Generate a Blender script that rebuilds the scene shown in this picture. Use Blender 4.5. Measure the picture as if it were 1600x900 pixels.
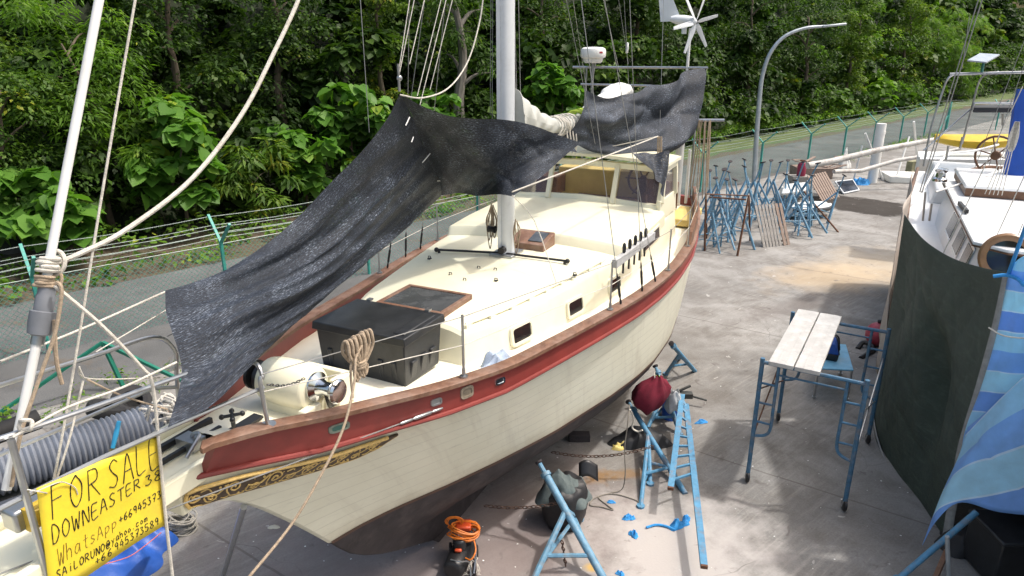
import bpy, bmesh, math, random
import numpy as np
from mathutils import Vector, Matrix

for o in list(bpy.data.objects):
    bpy.data.objects.remove(o, do_unlink=True)
SC = bpy.context.scene
COL = SC.collection

# ---------------------------------------------------------------- camera, sky, sun, exposure
CAM_H, FPX, TH = 6.0, 1090.0, math.radians(19.2)
cd = bpy.data.cameras.new('camera')
cd.sensor_width = 36.0
cd.lens = FPX / 1600.0 * 36.0
cd.clip_start = 0.05
cd.clip_end = 1000.0
cam = bpy.data.objects.new('camera', cd)
COL.objects.link(cam)
cam.location = (0, 0, CAM_H)
cam.rotation_euler = (math.pi / 2 - TH, 0, 0)
SC.camera = cam

SUN_DIR = Vector((1.06, 0.02, 1.95)).normalized()      # towards the sun
SUN_EL = math.asin(SUN_DIR.z)
SUN_AZ = math.atan2(SUN_DIR.x, SUN_DIR.y)
W = bpy.data.worlds.new("World")
SC.world = W
W.use_nodes = True
nt = W.node_tree
nt.nodes.clear()
sky = nt.nodes.new('ShaderNodeTexSky')
sky.sky_type = 'NISHITA'
sky.sun_disc = False
sky.sun_elevation = SUN_EL
sky.sun_rotation = SUN_AZ
sky.air_density = 1.6
sky.dust_density = 7.0
sky.ozone_density = 1.0
bg = nt.nodes.new('ShaderNodeBackground')
bg.inputs['Strength'].default_value = 0.15
wo = nt.nodes.new('ShaderNodeOutputWorld')
nt.links.new(sky.outputs[0], bg.inputs[0])
nt.links.new(bg.outputs[0], wo.inputs[0])

sd = bpy.data.lights.new('sun', 'SUN')
sd.energy = 2.0
sd.angle = math.radians(2.2)
sd.color = (1.0, 0.965, 0.92)
sun = bpy.data.objects.new('sun', sd)
COL.objects.link(sun)
sun.location = (20, 0, 40)
sun.rotation_euler = SUN_DIR.to_track_quat('Z', 'Y').to_euler()

SC.view_settings.view_transform = 'Standard'
SC.view_settings.look = 'None'
SC.view_settings.exposure = 0.60
SC.view_settings.gamma = 1.0
SC.view_settings.use_curve_mapping = False
SC.render.engine = 'CYCLES'
SC.cycles.transparent_max_bounces = 24
SC.cycles.max_bounces = 8

# ---------------------------------------------------------------- measuring: survey points to places
_c, _s = math.cos(TH), math.sin(TH)
def ray(px, py):
    a = (px - 800) / FPX
    b = (py - 450) / FPX
    return np.array([a, _c - b * _s, -_s - b * _c])
O3 = np.array([0, 0, CAM_H])
def Z(px, py, z):
    d = ray(px, py)
    return O3 + d * ((z - CAM_H) / d[2])
def Yd(px, py, y):
    d = ray(px, py)
    return O3 + d * (y / d[1])
AX = math.radians(25.26)
AV = np.array([math.sin(AX), math.cos(AX)])
RV = np.array([math.cos(AX), -math.sin(AX)])
BOW = np.array([-2.41, 4.32])
def L(u, w, z):                       # boat frame: u aft from the bow, w towards port, z up
    q = BOW + u * AV + w * RV
    return np.array([q[0], q[1], z])
def PW(px, py, w):                    # point on the boat's lengthwise plane w
    d = ray(px, py)
    ow = -BOW @ RV
    t = (w - ow) / (d[:2] @ RV)
    return O3 + t * d
def PU(px, py, u):
    d = ray(px, py)
    t = (u + BOW @ AV) / (d[:2] @ AV)
    return O3 + t * d
def loc(p):
    d = np.array(p[:2]) - BOW
    return (d @ AV, d @ RV, p[2])
BOATROT = Matrix(((AV[0], RV[0], 0), (AV[1], RV[1], 0), (0, 0, 1)))   # (u,w,z) to world

# ---------------------------------------------------------------- mesh helpers
def nrm(v):
    v = np.asarray(v, float)
    n = np.linalg.norm(v)
    return v / n if n > 1e-12 else v
def spline(pts, n=8, closed=False):
    P = [np.asarray(p, float) for p in pts]
    out = []
    m = len(P)
    rng = range(m if closed else m - 1)
    for i in rng:
        p0 = P[(i - 1) % m] if (closed or i > 0) else 2 * P[0] - P[1]
        p1, p2 = P[i], P[(i + 1) % m]
        p3 = P[(i + 2) % m] if (closed or i + 2 < m) else 2 * P[-1] - P[-2]
        for k in range(n):
            t = k / n
            out.append(0.5 * (2 * p1 + (p2 - p0) * t + (2 * p0 - 5 * p1 + 4 * p2 - p3) * t * t + (3 * p1 - p0 - 3 * p2 + p3) * t ** 3))
    if not closed:
        out.append(P[-1])
    return out
def interp(x, xs, ys):
    return float(np.interp(x, xs, ys))

class MB:
    def __init__(s):
        s.v = []; s.f = []; s.fm = []; s.uv = {}
    def add(s, vs, fs, mi=0):
        b = len(s.v)
        s.v.extend([tuple(map(float, v)) for v in vs])
        for f in fs:
            s.f.append(tuple(i + b for i in f)); s.fm.append(mi)
        return s
    def box(s, c, size, R=None, mi=0):
        R = np.eye(3) if R is None else np.array(R)
        c = np.asarray(c, float)
        vs = []
        for z in (-.5, .5):
            for x, y in ((-.5, -.5), (.5, -.5), (.5, .5), (-.5, .5)):
                vs.append(c + R @ np.array([x * size[0], y * size[1], z * size[2]]))
        return s.add(vs, [(3, 2, 1, 0), (4, 5, 6, 7), (0, 1, 5, 4), (1, 2, 6, 5), (2, 3, 7, 6), (3, 0, 4, 7)], mi)
    def hexa(s, b, t, mi=0):            # bottom four, top four corners
        return s.add(list(b) + list(t), [(3, 2, 1, 0), (4, 5, 6, 7), (0, 1, 5, 4), (1, 2, 6, 5), (2, 3, 7, 6), (3, 0, 4, 7)], mi)
    def bar(s, p, q, w, h, up=(0, 0, 1), mi=0):
        p = np.asarray(p, float); q = np.asarray(q, float)
        d = nrm(q - p); a = nrm(np.cross(d, up))
        if np.linalg.norm(np.cross(d, up)) < 1e-6: a = np.array([1., 0, 0])
        b = np.cross(a, d)
        R = np.column_stack([a, d, b])
        return s.box((p + q) / 2, (w, np.linalg.norm(q - p), h), R, mi)
    def tube(s, pts, r, n=8, closed=False, mi=0):
        P = [np.asarray(p, float) for p in pts]
        m = len(P)
        rr = r if hasattr(r, '__len__') else [r] * m
        T = []
        for i in range(m):
            a = P[(i - 1) % m] if (closed or i > 0) else P[i]
            b = P[(i + 1) % m] if (closed or i < m - 1) else P[i]
            T.append(nrm(b - a))
        u = np.cross(T[0], (0, 0, 1))
        if np.linalg.norm(u) < 1e-3: u = np.cross(T[0], (1, 0, 0))
        u = nrm(u)
        vs = []
        for i in range(m):
            u = u - T[i] * (u @ T[i])
            u = nrm(u) if np.linalg.norm(u) > 1e-6 else nrm(np.cross(T[i], (0.3, 0.5, 0.8)))
            w = np.cross(T[i], u)
            for k in range(n):
                a = 2 * math.pi * k / n
                vs.append(P[i] + rr[i] * (math.cos(a) * u + math.sin(a) * w))
        fs = []
        for i in range(m if closed else m - 1):
            j = (i + 1) % m
            for k in range(n):
                l = (k + 1) % n
                fs.append((i * n + k, i * n + l, j * n + l, j * n + k))
        if not closed:
            fs.append(tuple(range(n))[::-1])
            fs.append(tuple((m - 1) * n + k for k in range(n)))
        return s.add(vs, fs, mi)
    def cyl(s, p, q, r0, r1=None, n=12, mi=0):
        return s.tube([p, q], [r0, r0 if r1 is None else r1], n, False, mi)
    def lathe(s, prof, c, axis=(0, 0, 1), n=20, mi=0):   # prof (r, h) along axis
        a = nrm(axis)
        u = np.cross(a, (0, 0, 1))
        if np.linalg.norm(u) < 1e-3: u = np.array([1., 0, 0])
        u = nrm(u); w = np.cross(a, u)
        c = np.asarray(c, float)
        vs = []
        for r, h in prof:
            for k in range(n):
                t = 2 * math.pi * k / n
                vs.append(c + a * h + max(r, 1e-4) * (math.cos(t) * u + math.sin(t) * w))
        fs = []
        for i in range(len(prof) - 1):
            for k in range(n):
                l = (k + 1) % n
                fs.append((i * n + k, i * n + l, (i + 1) * n + l, (i + 1) * n + k))
        fs.append(tuple(range(n))[::-1]); fs.append(tuple((len(prof) - 1) * n + k for k in range(n)))
        return s.add(vs, fs, mi)
    def ball(s, c, r, n=12, m=8, mi=0):
        r = np.array(r if hasattr(r, '__len__') else [r] * 3, float)
        c = np.asarray(c, float)
        vs = []; fs = []
        for i in range(m + 1):
            ph = math.pi * i / m
            for k in range(n):
                t = 2 * math.pi * k / n
                vs.append(c + r * np.array([math.sin(ph) * math.cos(t), math.sin(ph) * math.sin(t), math.cos(ph)]))
        for i in range(m):
            for k in range(n):
                l = (k + 1) % n
                fs.append((i * n + k, (i + 1) * n + k, (i + 1) * n + l, i * n + l))
        return s.add(vs, fs, mi)
    def grid(s, rows, mi=0, flip=False, uv=None):
        m = len(rows[0]); vs = [p for r in rows for p in r]
        fs = []
        b = len(s.v)
        for i in range(len(rows) - 1):
            for k in range(m - 1):
                f = (i * m + k, i * m + k + 1, (i + 1) * m + k + 1, (i + 1) * m + k)
                fs.append(f[::-1] if flip else f)
        s.add(vs, fs, mi)
        if uv is not None:
            for i, q in enumerate([q for r in uv for q in r]): s.uv[b + i] = q
        return s
    def prism(s, poly, ext, mi=0):      # planar 3-D polygon extruded by a vector
        n = len(poly); e = np.asarray(ext, float)
        P = [np.asarray(p, float) for p in poly]
        vs = P + [p + e for p in P]
        fs = [tuple(range(n))[::-1], tuple(range(n, 2 * n))] + [(i, (i + 1) % n, n + (i + 1) % n, n + i) for i in range(n)]
        return s.add(vs, fs, mi)
    def build(s, name, mat, parent=None, smooth=True, bevel=0, solid=0, angle=38, flat=False, recalc=True, subsurf=0):
        V = np.array(s.v, float)
        lo, hi = V.min(0), V.max(0)
        org = np.array([(lo[0] + hi[0]) / 2, (lo[1] + hi[1]) / 2, lo[2]])
        me = bpy.data.meshes.new(name)
        me.from_pydata([tuple(v) for v in (V - org)], [], s.f)
        mats = mat if isinstance(mat, (list, tuple)) else [mat]
        for m in mats: me.materials.append(m)
        if len(mats) > 1: me.polygons.foreach_set('material_index', s.fm)
        if s.uv:
            ul = me.uv_layers.new(name='UVMap')
            for lp in me.loops:
                ul.data[lp.index].uv = s.uv.get(lp.vertex_index, (0, 0))
        if recalc:
            bm = bmesh.new(); bm.from_mesh(me)
            bmesh.ops.recalc_face_normals(bm, faces=bm.faces)
            bm.to_mesh(me); bm.free()
        if smooth and not flat:
            me.polygons.foreach_set('use_smooth', [True] * len(me.polygons))
            me.set_sharp_from_angle(angle=math.radians(angle))
        me.update()
        o = bpy.data.objects.new(name, me)
        COL.objects.link(o)
        place(o, org, parent)
        if solid:
            md = o.modifiers.new('solid', 'SOLIDIFY'); md.thickness = solid; md.offset = 0
        if subsurf:
            md = o.modifiers.new('sub', 'SUBSURF'); md.levels = subsurf; md.render_levels = subsurf
        if bevel:
            md = o.modifiers.new('bevel', 'BEVEL'); md.width = bevel; md.segments = 2; md.limit_method = 'ANGLE'; md.angle_limit = math.radians(40)
        return o
WORLD = {}
def place(o, org, parent=None):
    WORLD[o.name] = np.array(org, float)
    if parent is not None:
        o.parent = parent
        o.location = tuple(np.array(org) - WORLD[parent.name])
    else:
        o.location = tuple(org)
def thing(name, at, label, cat, group=None):
    o = bpy.data.objects.new(name, None)
    o.empty_display_size = 0.3
    COL.objects.link(o)
    place(o, at)
    return tag(o, label, cat, group)
def tag(o, label=None, cat=None, group=None, kind=None):
    if label: o['label'] = label
    if cat: o['category'] = cat
    if group: o['group'] = group
    if kind: o['kind'] = kind
    return o
def structure(o): o['kind'] = 'structure'; return o
def copy_tree(root, at, rz=0.0, tilt=(0, 0), sc=1.0, label=None):
    c = root.copy(); COL.objects.link(c)
    c.location = tuple(at); c.rotation_euler = (tilt[0], tilt[1], rz); c.scale = (sc, sc, sc)
    WORLD[c.name] = np.array(at, float)
    if label: c['label'] = label
    for ch in root.children:
        d = ch.copy(); COL.objects.link(d); d.parent = c
        for g in ch.children:
            e = g.copy(); COL.objects.link(e); e.parent = d
    return c

# ---------------------------------------------------------------- materials
def newmat(name):
    m = bpy.data.materials.new(name); m.use_nodes = True
    n = m.node_tree; b = n.nodes['Principled BSDF']
    return m, n, b
def N(n, t, **k):
    x = n.nodes.new(t)
    for a, v in k.items(): setattr(x, a, v)
    return x
def ramp(n, fac, stops):
    r = n.nodes.new('ShaderNodeValToRGB')
    e = r.color_ramp.elements
    e[0].position, e[0].color = stops[0][0], (*stops[0][1], 1)
    e[1].position, e[1].color = stops[-1][0], (*stops[-1][1], 1)
    for p, c in stops[1:-1]:
        x = e.new(p); x.color = (*c, 1)
    n.links.new(fac, r.inputs[0])
    return r.outputs[0]
def noise(n, scale, detail=4, rough=.55, vec=None, dist=0):
    x = N(n, 'ShaderNodeTexNoise')
    x.inputs['Scale'].default_value = scale; x.inputs['Detail'].default_value = detail
    x.inputs['Roughness'].default_value = rough; x.inputs['Distortion'].default_value = dist
    if vec is not None: n.links.new(vec, x.inputs['Vector'])
    return x.outputs['Fac']
def mixc(n, fac, a, b, mode='MIX'):
    x = N(n, 'ShaderNodeMix', data_type='RGBA', blend_type=mode)
    for s, v in ((x.inputs[0], fac), (x.inputs[6], a), (x.inputs[7], b)):
        if isinstance(v, bpy.types.NodeSocket): n.links.new(v, s)
        elif isinstance(v, (int, float)): s.default_value = v
        else: s.default_value = (*v, 1)
    return x.outputs[2]
def math_(n, op, a, b=None, c=None):
    x = N(n, 'ShaderNodeMath', operation=op)
    for i, v in enumerate((a, b, c)):
        if v is None: continue
        if isinstance(v, bpy.types.NodeSocket): n.links.new(v, x.inputs[i])
        else: x.inputs[i].default_value = v
    return x.outputs[0]
def objvec(n, scale=None):
    t = N(n, 'ShaderNodeTexCoord').outputs['Object']
    if scale is None: return t
    mp = N(n, 'ShaderNodeMapping'); mp.inputs['Scale'].default_value = scale
    n.links.new(t, mp.inputs['Vector'])
    return mp.outputs[0]
def bump(n, b, h, strength=.3, dist=.01):
    x = N(n, 'ShaderNodeBump'); x.inputs['Strength'].default_value = strength; x.inputs['Distance'].default_value = dist
    n.links.new(h, x.inputs['Height']); n.links.new(x.outputs[0], b.inputs['Normal'])
def M(name, col, rough=.55, metal=0, var=.18, scale=6, dirt=None, dirtamt=.5, dscale=3, bmp=0, bscale=60, stretch=None, coat=0, spec=None):
    m, n, b = newmat(name)
    v = objvec(n, stretch)
    c = np.array(col)
    f = noise(n, scale, 5, .6, v)
    out = ramp(n, f, [(.3, tuple(c * (1 - var))), (.7, tuple(np.minimum(c * (1 + var), 1)))])
    if dirt:
        d = noise(n, dscale, 6, .65, v, .3)
        d = ramp(n, d, [(.5, (0, 0, 0)), (.72, (dirtamt,) * 3)])
        out = mixc(n, d, out, dirt)
    n.links.new(out, b.inputs['Base Color'])
    b.inputs['Roughness'].default_value = rough
    b.inputs['Metallic'].default_value = metal
    if coat: b.inputs['Coat Weight'].default_value = coat; b.inputs['Coat Roughness'].default_value = .15
    if spec is not None: b.inputs['Specular IOR Level'].default_value = spec
    if bmp: bump(n, b, noise(n, bscale, 3, .6, v), bmp, .01)
    return m
# ================================================================ THE SETTING
FM = np.array([11.88, 33.38]); FD = nrm([.7265, .6872]); FN = np.array([-FD[1], FD[0]])
def F(t, o, z=0.0):                   # fence frame: t along the fence, o beyond it
    q = FM + t * FD + o * FN
    return np.array([q[0], q[1], z])

# ---- concrete yard (one sheet to the horizon)
def ground_mat():
    m, n, b = newmat('weathered_concrete')
    v = N(n, 'ShaderNodeNewGeometry').outputs['Position']
    big = noise(n, .22, 6, .62, v, .6)
    base = ramp(n, big, [(.3, (.165, .160, .152)), (.5, (.26, .253, .241)), (.7, (.355, .346, .33))])
    mid = noise(n, 1.3, 7, .68, v, .4)
    base = mixc(n, ramp(n, mid, [(.42, (0, 0, 0)), (.64, (.8,) * 3)]), base, (.155, .143, .13))
    fine = noise(n, 38, 5, .7, v)
    base = mixc(n, .45, base, ramp(n, fine, [(.3, (.6,) * 3), (.7, (1.35,) * 3)]), 'MULTIPLY')
    # broom strokes left by the finishing, running across the yard
    mp = N(n, 'ShaderNodeMapping', vector_type='TEXTURE'); mp.inputs['Rotation'].default_value = (0, 0, math.radians(41)); mp.inputs['Scale'].default_value = (1.3, .10, 1)
    n.links.new(v, mp.inputs['Vector'])
    br = noise(n, 1.6, 5, .7, mp.outputs[0], .2)
    base = mixc(n, math_(n, 'MULTIPLY', ramp(n, br, [(.48, (0, 0, 0)), (.72, (.34,) * 3)]), ramp(n, noise(n, .45, 3, .5, v), [(.4, (.15,) * 3), (.62, (1, 1, 1))])), base, (.50, .47, .43))
    # a darker reddish patch under the hull, and a pale patch beside it
    def spot(x, y, rx, ry, a=0, rough=.5, sc=1.6, s0=.35, s1=1.15):
        mp2 = N(n, 'ShaderNodeMapping', vector_type='TEXTURE')
        mp2.inputs['Location'].default_value = (x, y, 0); mp2.inputs['Rotation'].default_value = (0, 0, a); mp2.inputs['Scale'].default_value = (rx, ry, 1)
        n.links.new(v, mp2.inputs['Vector'])
        ln = N(n, 'ShaderNodeVectorMath', operation='LENGTH'); n.links.new(mp2.outputs[0], ln.inputs[0])
        w = noise(n, sc, 5, .65, v)
        d = math_(n, 'ADD', ln.outputs['Value'], math_(n, 'MULTIPLY', math_(n, 'SUBTRACT', w, .5), 2.2 * rough))
        return ramp(n, d, [(s0, (1, 1, 1)), (s1, (0, 0, 0))])
    base = mixc(n, math_(n, 'MULTIPLY', spot(-.8, 7.4, 3.6, 2.8, 0, .6), .7), base, (.215, .170, .165))
    base = mixc(n, math_(n, 'MULTIPLY', spot(2.1, 7.2, 1.6, 1.5, 0, .8, 2.0), .75), base, (.47, .44, .42))
    rp = Z(960, 742, 0)
    base = mixc(n, math_(n, 'MULTIPLY', spot(rp[0] - .25, rp[1] - .02, .34, .24, 0, .9, 5), .7), base, (.25, .135, .04))
    base = mixc(n, math_(n, 'MULTIPLY', spot(rp[0] + .22, rp[1] + .03, .48, .16, .1, 1.0, 4), .55), base, (.25, .135, .04))
    rp = Z(925, 887, 0)
    base = mixc(n, math_(n, 'MULTIPLY', spot(rp[0], rp[1], .14, .1, 0, .4, 6), .8), base, (.5, .32, .08))
    rp = Z(1300, 432, 0)
    base = mixc(n, math_(n, 'MULTIPLY', spot(rp[0], rp[1], 2.6, 1.5, .3, .6, .8), .55), base, (.50, .38, .24))
    rp = Z(1400, 410, 0)
    base = mixc(n, math_(n, 'MULTIPLY', spot(rp[0], rp[1], 3.2, 2.0, .3, .6, .8), .45), base, (.56, .46, .33))
    rp = Z(1340, 320, 0)
    base = mixc(n, math_(n, 'MULTIPLY', spot(rp[0], rp[1], 2.5, 1.7, -.7, .55, .9, .8, 1.0), .93), base, (.035, .030, .026))
    rp = Z(1230, 480, 0)
    base = mixc(n, math_(n, 'MULTIPLY', spot(rp[0], rp[1], 2.5, .5, .5, .7, 1.4), .5), base, (.16, .14, .13))
    # saw-cut joints with dirt in them
    def joint(ang, period, off, wd):
        mp3 = N(n, 'ShaderNodeMapping'); mp3.inputs['Rotation'].default_value = (0, 0, ang); n.links.new(v, mp3.inputs['Vector'])
        sp = N(n, 'ShaderNodeSeparateXYZ'); n.links.new(mp3.outputs[0], sp.inputs[0])
        x = math_(n, 'ADD', sp.outputs[0], math_(n, 'MULTIPLY', noise(n, 2.5, 3, .5, v), .03))
        fr = math_(n, 'FRACT', math_(n, 'DIVIDE', math_(n, 'ADD', x, off), period))
        return math_(n, 'LESS_THAN', math_(n, 'ABSOLUTE', math_(n, 'SUBTRACT', fr, .5)), wd / period)
    j = joint(math.radians(124), 5.4, 1.35, .016)
    base = mixc(n, math_(n, 'MULTIPLY', j, .5), base, (.10, .085, .075))
    # hairline cracks
    vo = N(n, 'ShaderNodeTexVoronoi', feature='DISTANCE_TO_EDGE'); vo.inputs['Scale'].default_value = .33
    wv = N(n, 'ShaderNodeMix', data_type='VECTOR'); wv.inputs[0].default_value = .25
    nz = N(n, 'ShaderNodeTexNoise'); nz.inputs['Scale'].default_value = .7; nz.inputs['Detail'].default_value = 3; n.links.new(v, nz.inputs['Vector'])
    va = N(n, 'ShaderNodeVectorMath', operation='MULTIPLY_ADD'); va.inputs[1].default_value = (.9, .9, 0); n.links.new(nz.outputs['Color'], va.inputs[0]); n.links.new(v, va.inputs[2]); n.links.new(va.outputs[0], vo.inputs['Vector'])
    ck = math_(n, 'MULTIPLY', math_(n, 'LESS_THAN', vo.outputs['Distance'], .0016), ramp(n, noise(n, .5, 3, .5, v), [(.54, (0, 0, 0)), (.64, (.4,) * 3)]))
    base = mixc(n, ck, base, (.07, .06, .055))
    # drips and pale splashes of paint
    dr = ramp(n, noise(n, 5.5, 2, .5, v, .6), [(.735, (0, 0, 0)), (.75, (.55,) * 3)])
    base = mixc(n, dr, base, (.50, .485, .46))
    dk = ramp(n, noise(n, 3.2, 4, .6, v, .8), [(.63, (0, 0, 0)), (.71, (.6,) * 3)])
    base = mixc(n, dk, base, (.12, .105, .098))
    n.links.new(base, b.inputs['Base Color'])
    b.inputs['Roughness'].default_value = .9; b.inputs['Specular IOR Level'].default_value = .12
    bump(n, b, fine, .35, .006)
    return m
g = MB(); S = 420
def gridplane(mb, pts4, nx, ny, z):
    pass
g.grid([[(x, y, 0) for x in (-S, -60, 0, 60, S)] for y in (-60, 0, 40, 120, S)])
structure(g.build('yard_ground', ground_mat(), None, flat=True))

# ---- asphalt road behind the fence, soil edge, grass verge
def asphalt_mat():
    m, n, b = newmat('old_asphalt')
    v = objvec(n)
    a = ramp(n, noise(n, .5, 6, .6, v, .4), [(.3, (.085, .086, .086)), (.7, (.150, .151, .150))])
    a = mixc(n, .55, a, ramp(n, noise(n, 45, 4, .7, v), [(.3, (.45,) * 3), (.7, (1.5,) * 3)]), 'MULTIPLY')
    d = ramp(n, noise(n, 1.1, 7, .7, v, .5), [(.56, (0, 0, 0)), (.7, (.75,) * 3)])
    a = mixc(n, d, a, (.13, .10, .07))
    n.links.new(a, b.inputs['Base Color']); b.inputs['Roughness'].default_value = .95; b.inputs['Specular IOR Level'].default_value = .12
    bump(n, b, noise(n, 90, 3, .7, v), .5, .01)
    return m
ASPH = asphalt_mat()
def strip(name, o0, o1, z, mat, t0=-60, t1=110, wob=.25, seed=1, n=120):
    rnd = random.Random(seed)
    a = []; c = []
    for i in range(n + 1):
        t = t0 + (t1 - t0) * i / n
        a.append(F(t, o0(t) if callable(o0) else o0 + rnd.uniform(-wob, wob), z)); c.append(F(t, (o1(t) if callable(o1) else o1) + rnd.uniform(-wob, wob), z))
    mb = MB(); mb.grid([a, c], flip=False)
    return structure(mb.build(name, mat, None, flat=True))
road_near = lambda t: interp(t, [-60, -20, -12, -6, 0, 110], [-2.6, -2.6, -1.6, -.4, -.25, -.25])
strip('road', road_near, lambda t: interp(t, [-40, -5, 5, 100], [4.2, 4.4, 5.0, 5.0]), .004, ASPH)
SOIL = M('leaf_litter_soil', (.085, .062, .042), .95, var=.5, scale=9, dirt=(.10, .13, .035), dscale=1.2, dirtamt=.7, bmp=.8, bscale=25)
strip('soil_edge', lambda t: interp(t, [-40, -5, 5, 100], [3.9, 4.1, 4.7, 4.7]), 9.0, .008, SOIL, seed=3)
def grass_mat():
    m, n, b = newmat('mown_grass')
    v = objvec(n)
    a = ramp(n, noise(n, .7, 5, .6, v), [(.3, (.05, .082, .018)), (.7, (.10, .135, .036))])
    a = mixc(n, .6, a, ramp(n, noise(n, 30, 4, .7, v), [(.3, (.5,) * 3), (.7, (1.4,) * 3)]), 'MULTIPLY')
    n.links.new(a, b.inputs['Base Color']); b.inputs['Roughness'].default_value = .9
    bump(n, b, noise(n, 40, 3, .7, v), .8, .03)
    return m
strip('grass_verge', 5.4, 9.0, .012, grass_mat(), t0=-9, t1=110, seed=5)
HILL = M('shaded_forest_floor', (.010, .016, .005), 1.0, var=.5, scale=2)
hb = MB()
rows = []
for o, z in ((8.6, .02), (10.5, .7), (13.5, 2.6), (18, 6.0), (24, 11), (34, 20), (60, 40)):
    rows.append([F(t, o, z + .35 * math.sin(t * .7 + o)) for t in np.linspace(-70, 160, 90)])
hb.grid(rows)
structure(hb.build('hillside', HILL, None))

# ---- foliage
def leaf_mat(name, dark, mid, light, trans=.35, rough=.5):
    m, n, b = newmat(name)
    at = N(n, 'ShaderNodeAttribute', attribute_name='tint')
    col = ramp(n, at.outputs['Fac'], [(0, dark), (.5, mid), (.93, light), (1.0, tuple(np.array(light) * (1.5, 1.05, .7)))])
    n.links.new(col, b.inputs['Base Color'])
    b.inputs['Roughness'].default_value = rough
    b.inputs['Specular IOR Level'].default_value = .22
    tr = N(n, 'ShaderNodeBsdfTranslucent')
    n.links.new(mixc(n, 1.0, col, (1.1, 1.25, .5), 'MULTIPLY'), tr.inputs['Color'])
    mx = N(n, 'ShaderNodeMixShader'); mx.inputs[0].default_value = trans
    n.links.new(b.outputs[0], mx.inputs[1]); n.links.new(tr.outputs[0], mx.inputs[2])
    n.links.new(mx.outputs[0], n.nodes['Material Output'].inputs['Surface'])
    return m
T_SMALL = (np.array([(0, 0, 0), (-.28, .45, .06), (0, 1, -.08), (.28, .45, .06)]), [(0, 1, 2, 3)])
T_LONG = (np.array([(0, 0, 0), (-.13, .35, .03), (0, 1, -.18), (.13, .35, .03)]), [(0, 1, 2, 3)])
T_HEART = (np.array([(0, 0, 0), (-.36, -.14, .05), (-.55, .22, .08), (-.36, .66, .02), (0, 1.0, -.16), (.36, .66, .02), (.55, .22, .08), (.36, -.14, .05)]),
           [(0, 1, 2, 3, 4), (0, 4, 5, 6, 7)])
def _frond(nl=9):
    vs = []; fs = []
    for i in range(nl):
        y = .12 + .88 * i / nl
        z = -.45 * y * y
        ln = .30 * math.sin(math.pi * (.18 + .78 * i / nl)) + .05
        for sgn in (-1, 1):
            b = len(vs)
            vs += [(0, y, z), (sgn * ln * .5, y + .035, z + .01), (sgn * ln, y + .12, z - .08), (sgn * ln * .5, y + .10, z + .005)]
            fs.append((b, b + 1, b + 2, b + 3))
    return np.array(vs), fs
T_FROND = _frond()
def leaf_mesh(P, Nn, A, size, tint, T):
    """one mesh of many leaves; returns verts, faces (flat loops), tints"""
    P = np.asarray(P); Nn = np.asarray(Nn); A = np.asarray(A)
    Nn = Nn / np.linalg.norm(Nn, axis=1)[:, None]
    A = A - Nn * (A * Nn).sum(1)[:, None]
    A = A / (np.linalg.norm(A, axis=1)[:, None] + 1e-9)
    X = np.cross(A, Nn)
    tv, tf = T
    k = len(tv)
    V = P[:, None, :] + size[:, None, None] * (tv[None, :, 0, None] * X[:, None, :] + tv[None, :, 1, None] * A[:, None, :] + tv[None, :, 2, None] * Nn[:, None, :])
    return V.reshape(-1, 3), k, np.repeat(tint, k)
class Leaves:
    def __init__(s, seed): s.r = np.random.RandomState(seed); s.parts = []
    def clump(s, c, rad, n, size, T=T_SMALL, tint=.4, tv=.22, droop=.35, flat=.75, low=-.35, up=.8):
        r = s.r
        d = r.normal(size=(n * 2, 3)); d /= np.linalg.norm(d, axis=1)[:, None]
        d = d[d[:, 2] > low][:n]
        n = len(d)
        rr = rad * r.uniform(.45, 1.0, n) ** .6
        p = np.asarray(c) + d * rr[:, None] * np.array([1, 1, flat])
        nn = d * .55 + np.array([0, 0, up]) + r.normal(size=(n, 3)) * .38
        a = d * np.array([1, 1, .3]) + np.array([0, 0, -droop]) + r.normal(size=(n, 3)) * .45
        sz = size * r.uniform(.65, 1.25, n)
        tt = np.clip(tint + r.normal(size=n) * tv, 0, 1)
        s.parts.append((T, leaf_mesh(p, nn, a, sz, tt, T)))
    def mesh(s, name, mat):
        Vs = []; loops = []; starts = []; tots = []; tints = []
        vb = 0; lb = 0
        for T, (V, k, tt) in s.parts:
            nl = len(V) // k
            for f in T[1]:
                fa = np.asarray(f)
                idx = (np.arange(nl)[:, None] * k + fa[None, :] + vb)
                loops.append(idx.ravel()); m = len(fa)
                starts.append(lb + np.arange(nl) * m); tots.append(np.full(nl, m)); lb += nl * m
            Vs.append(V); tints.append(tt); vb += len(V)
        V = np.concatenate(Vs); lo = np.concatenate(loops)
        me = bpy.data.meshes.new(name)
        me.vertices.add(len(V)); me.vertices.foreach_set('co', V.ravel().astype(np.float32))
        me.loops.add(len(lo)); me.loops.foreach_set('vertex_index', lo.astype(np.int32))
        st = np.concatenate(starts); me.polygons.add(len(st))
        me.polygons.foreach_set('loop_start', st.astype(np.int32))
        try: me.polygons.foreach_set('loop_total', np.concatenate(tots).astype(np.int32))
        except Exception: pass
        me.update(calc_edges=True)
        at = me.attributes.new('tint', 'FLOAT', 'POINT'); at.data.foreach_set('value', np.concatenate(tints).astype(np.float32))
        me.materials.append(mat)
        me.validate()
        return me

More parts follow.
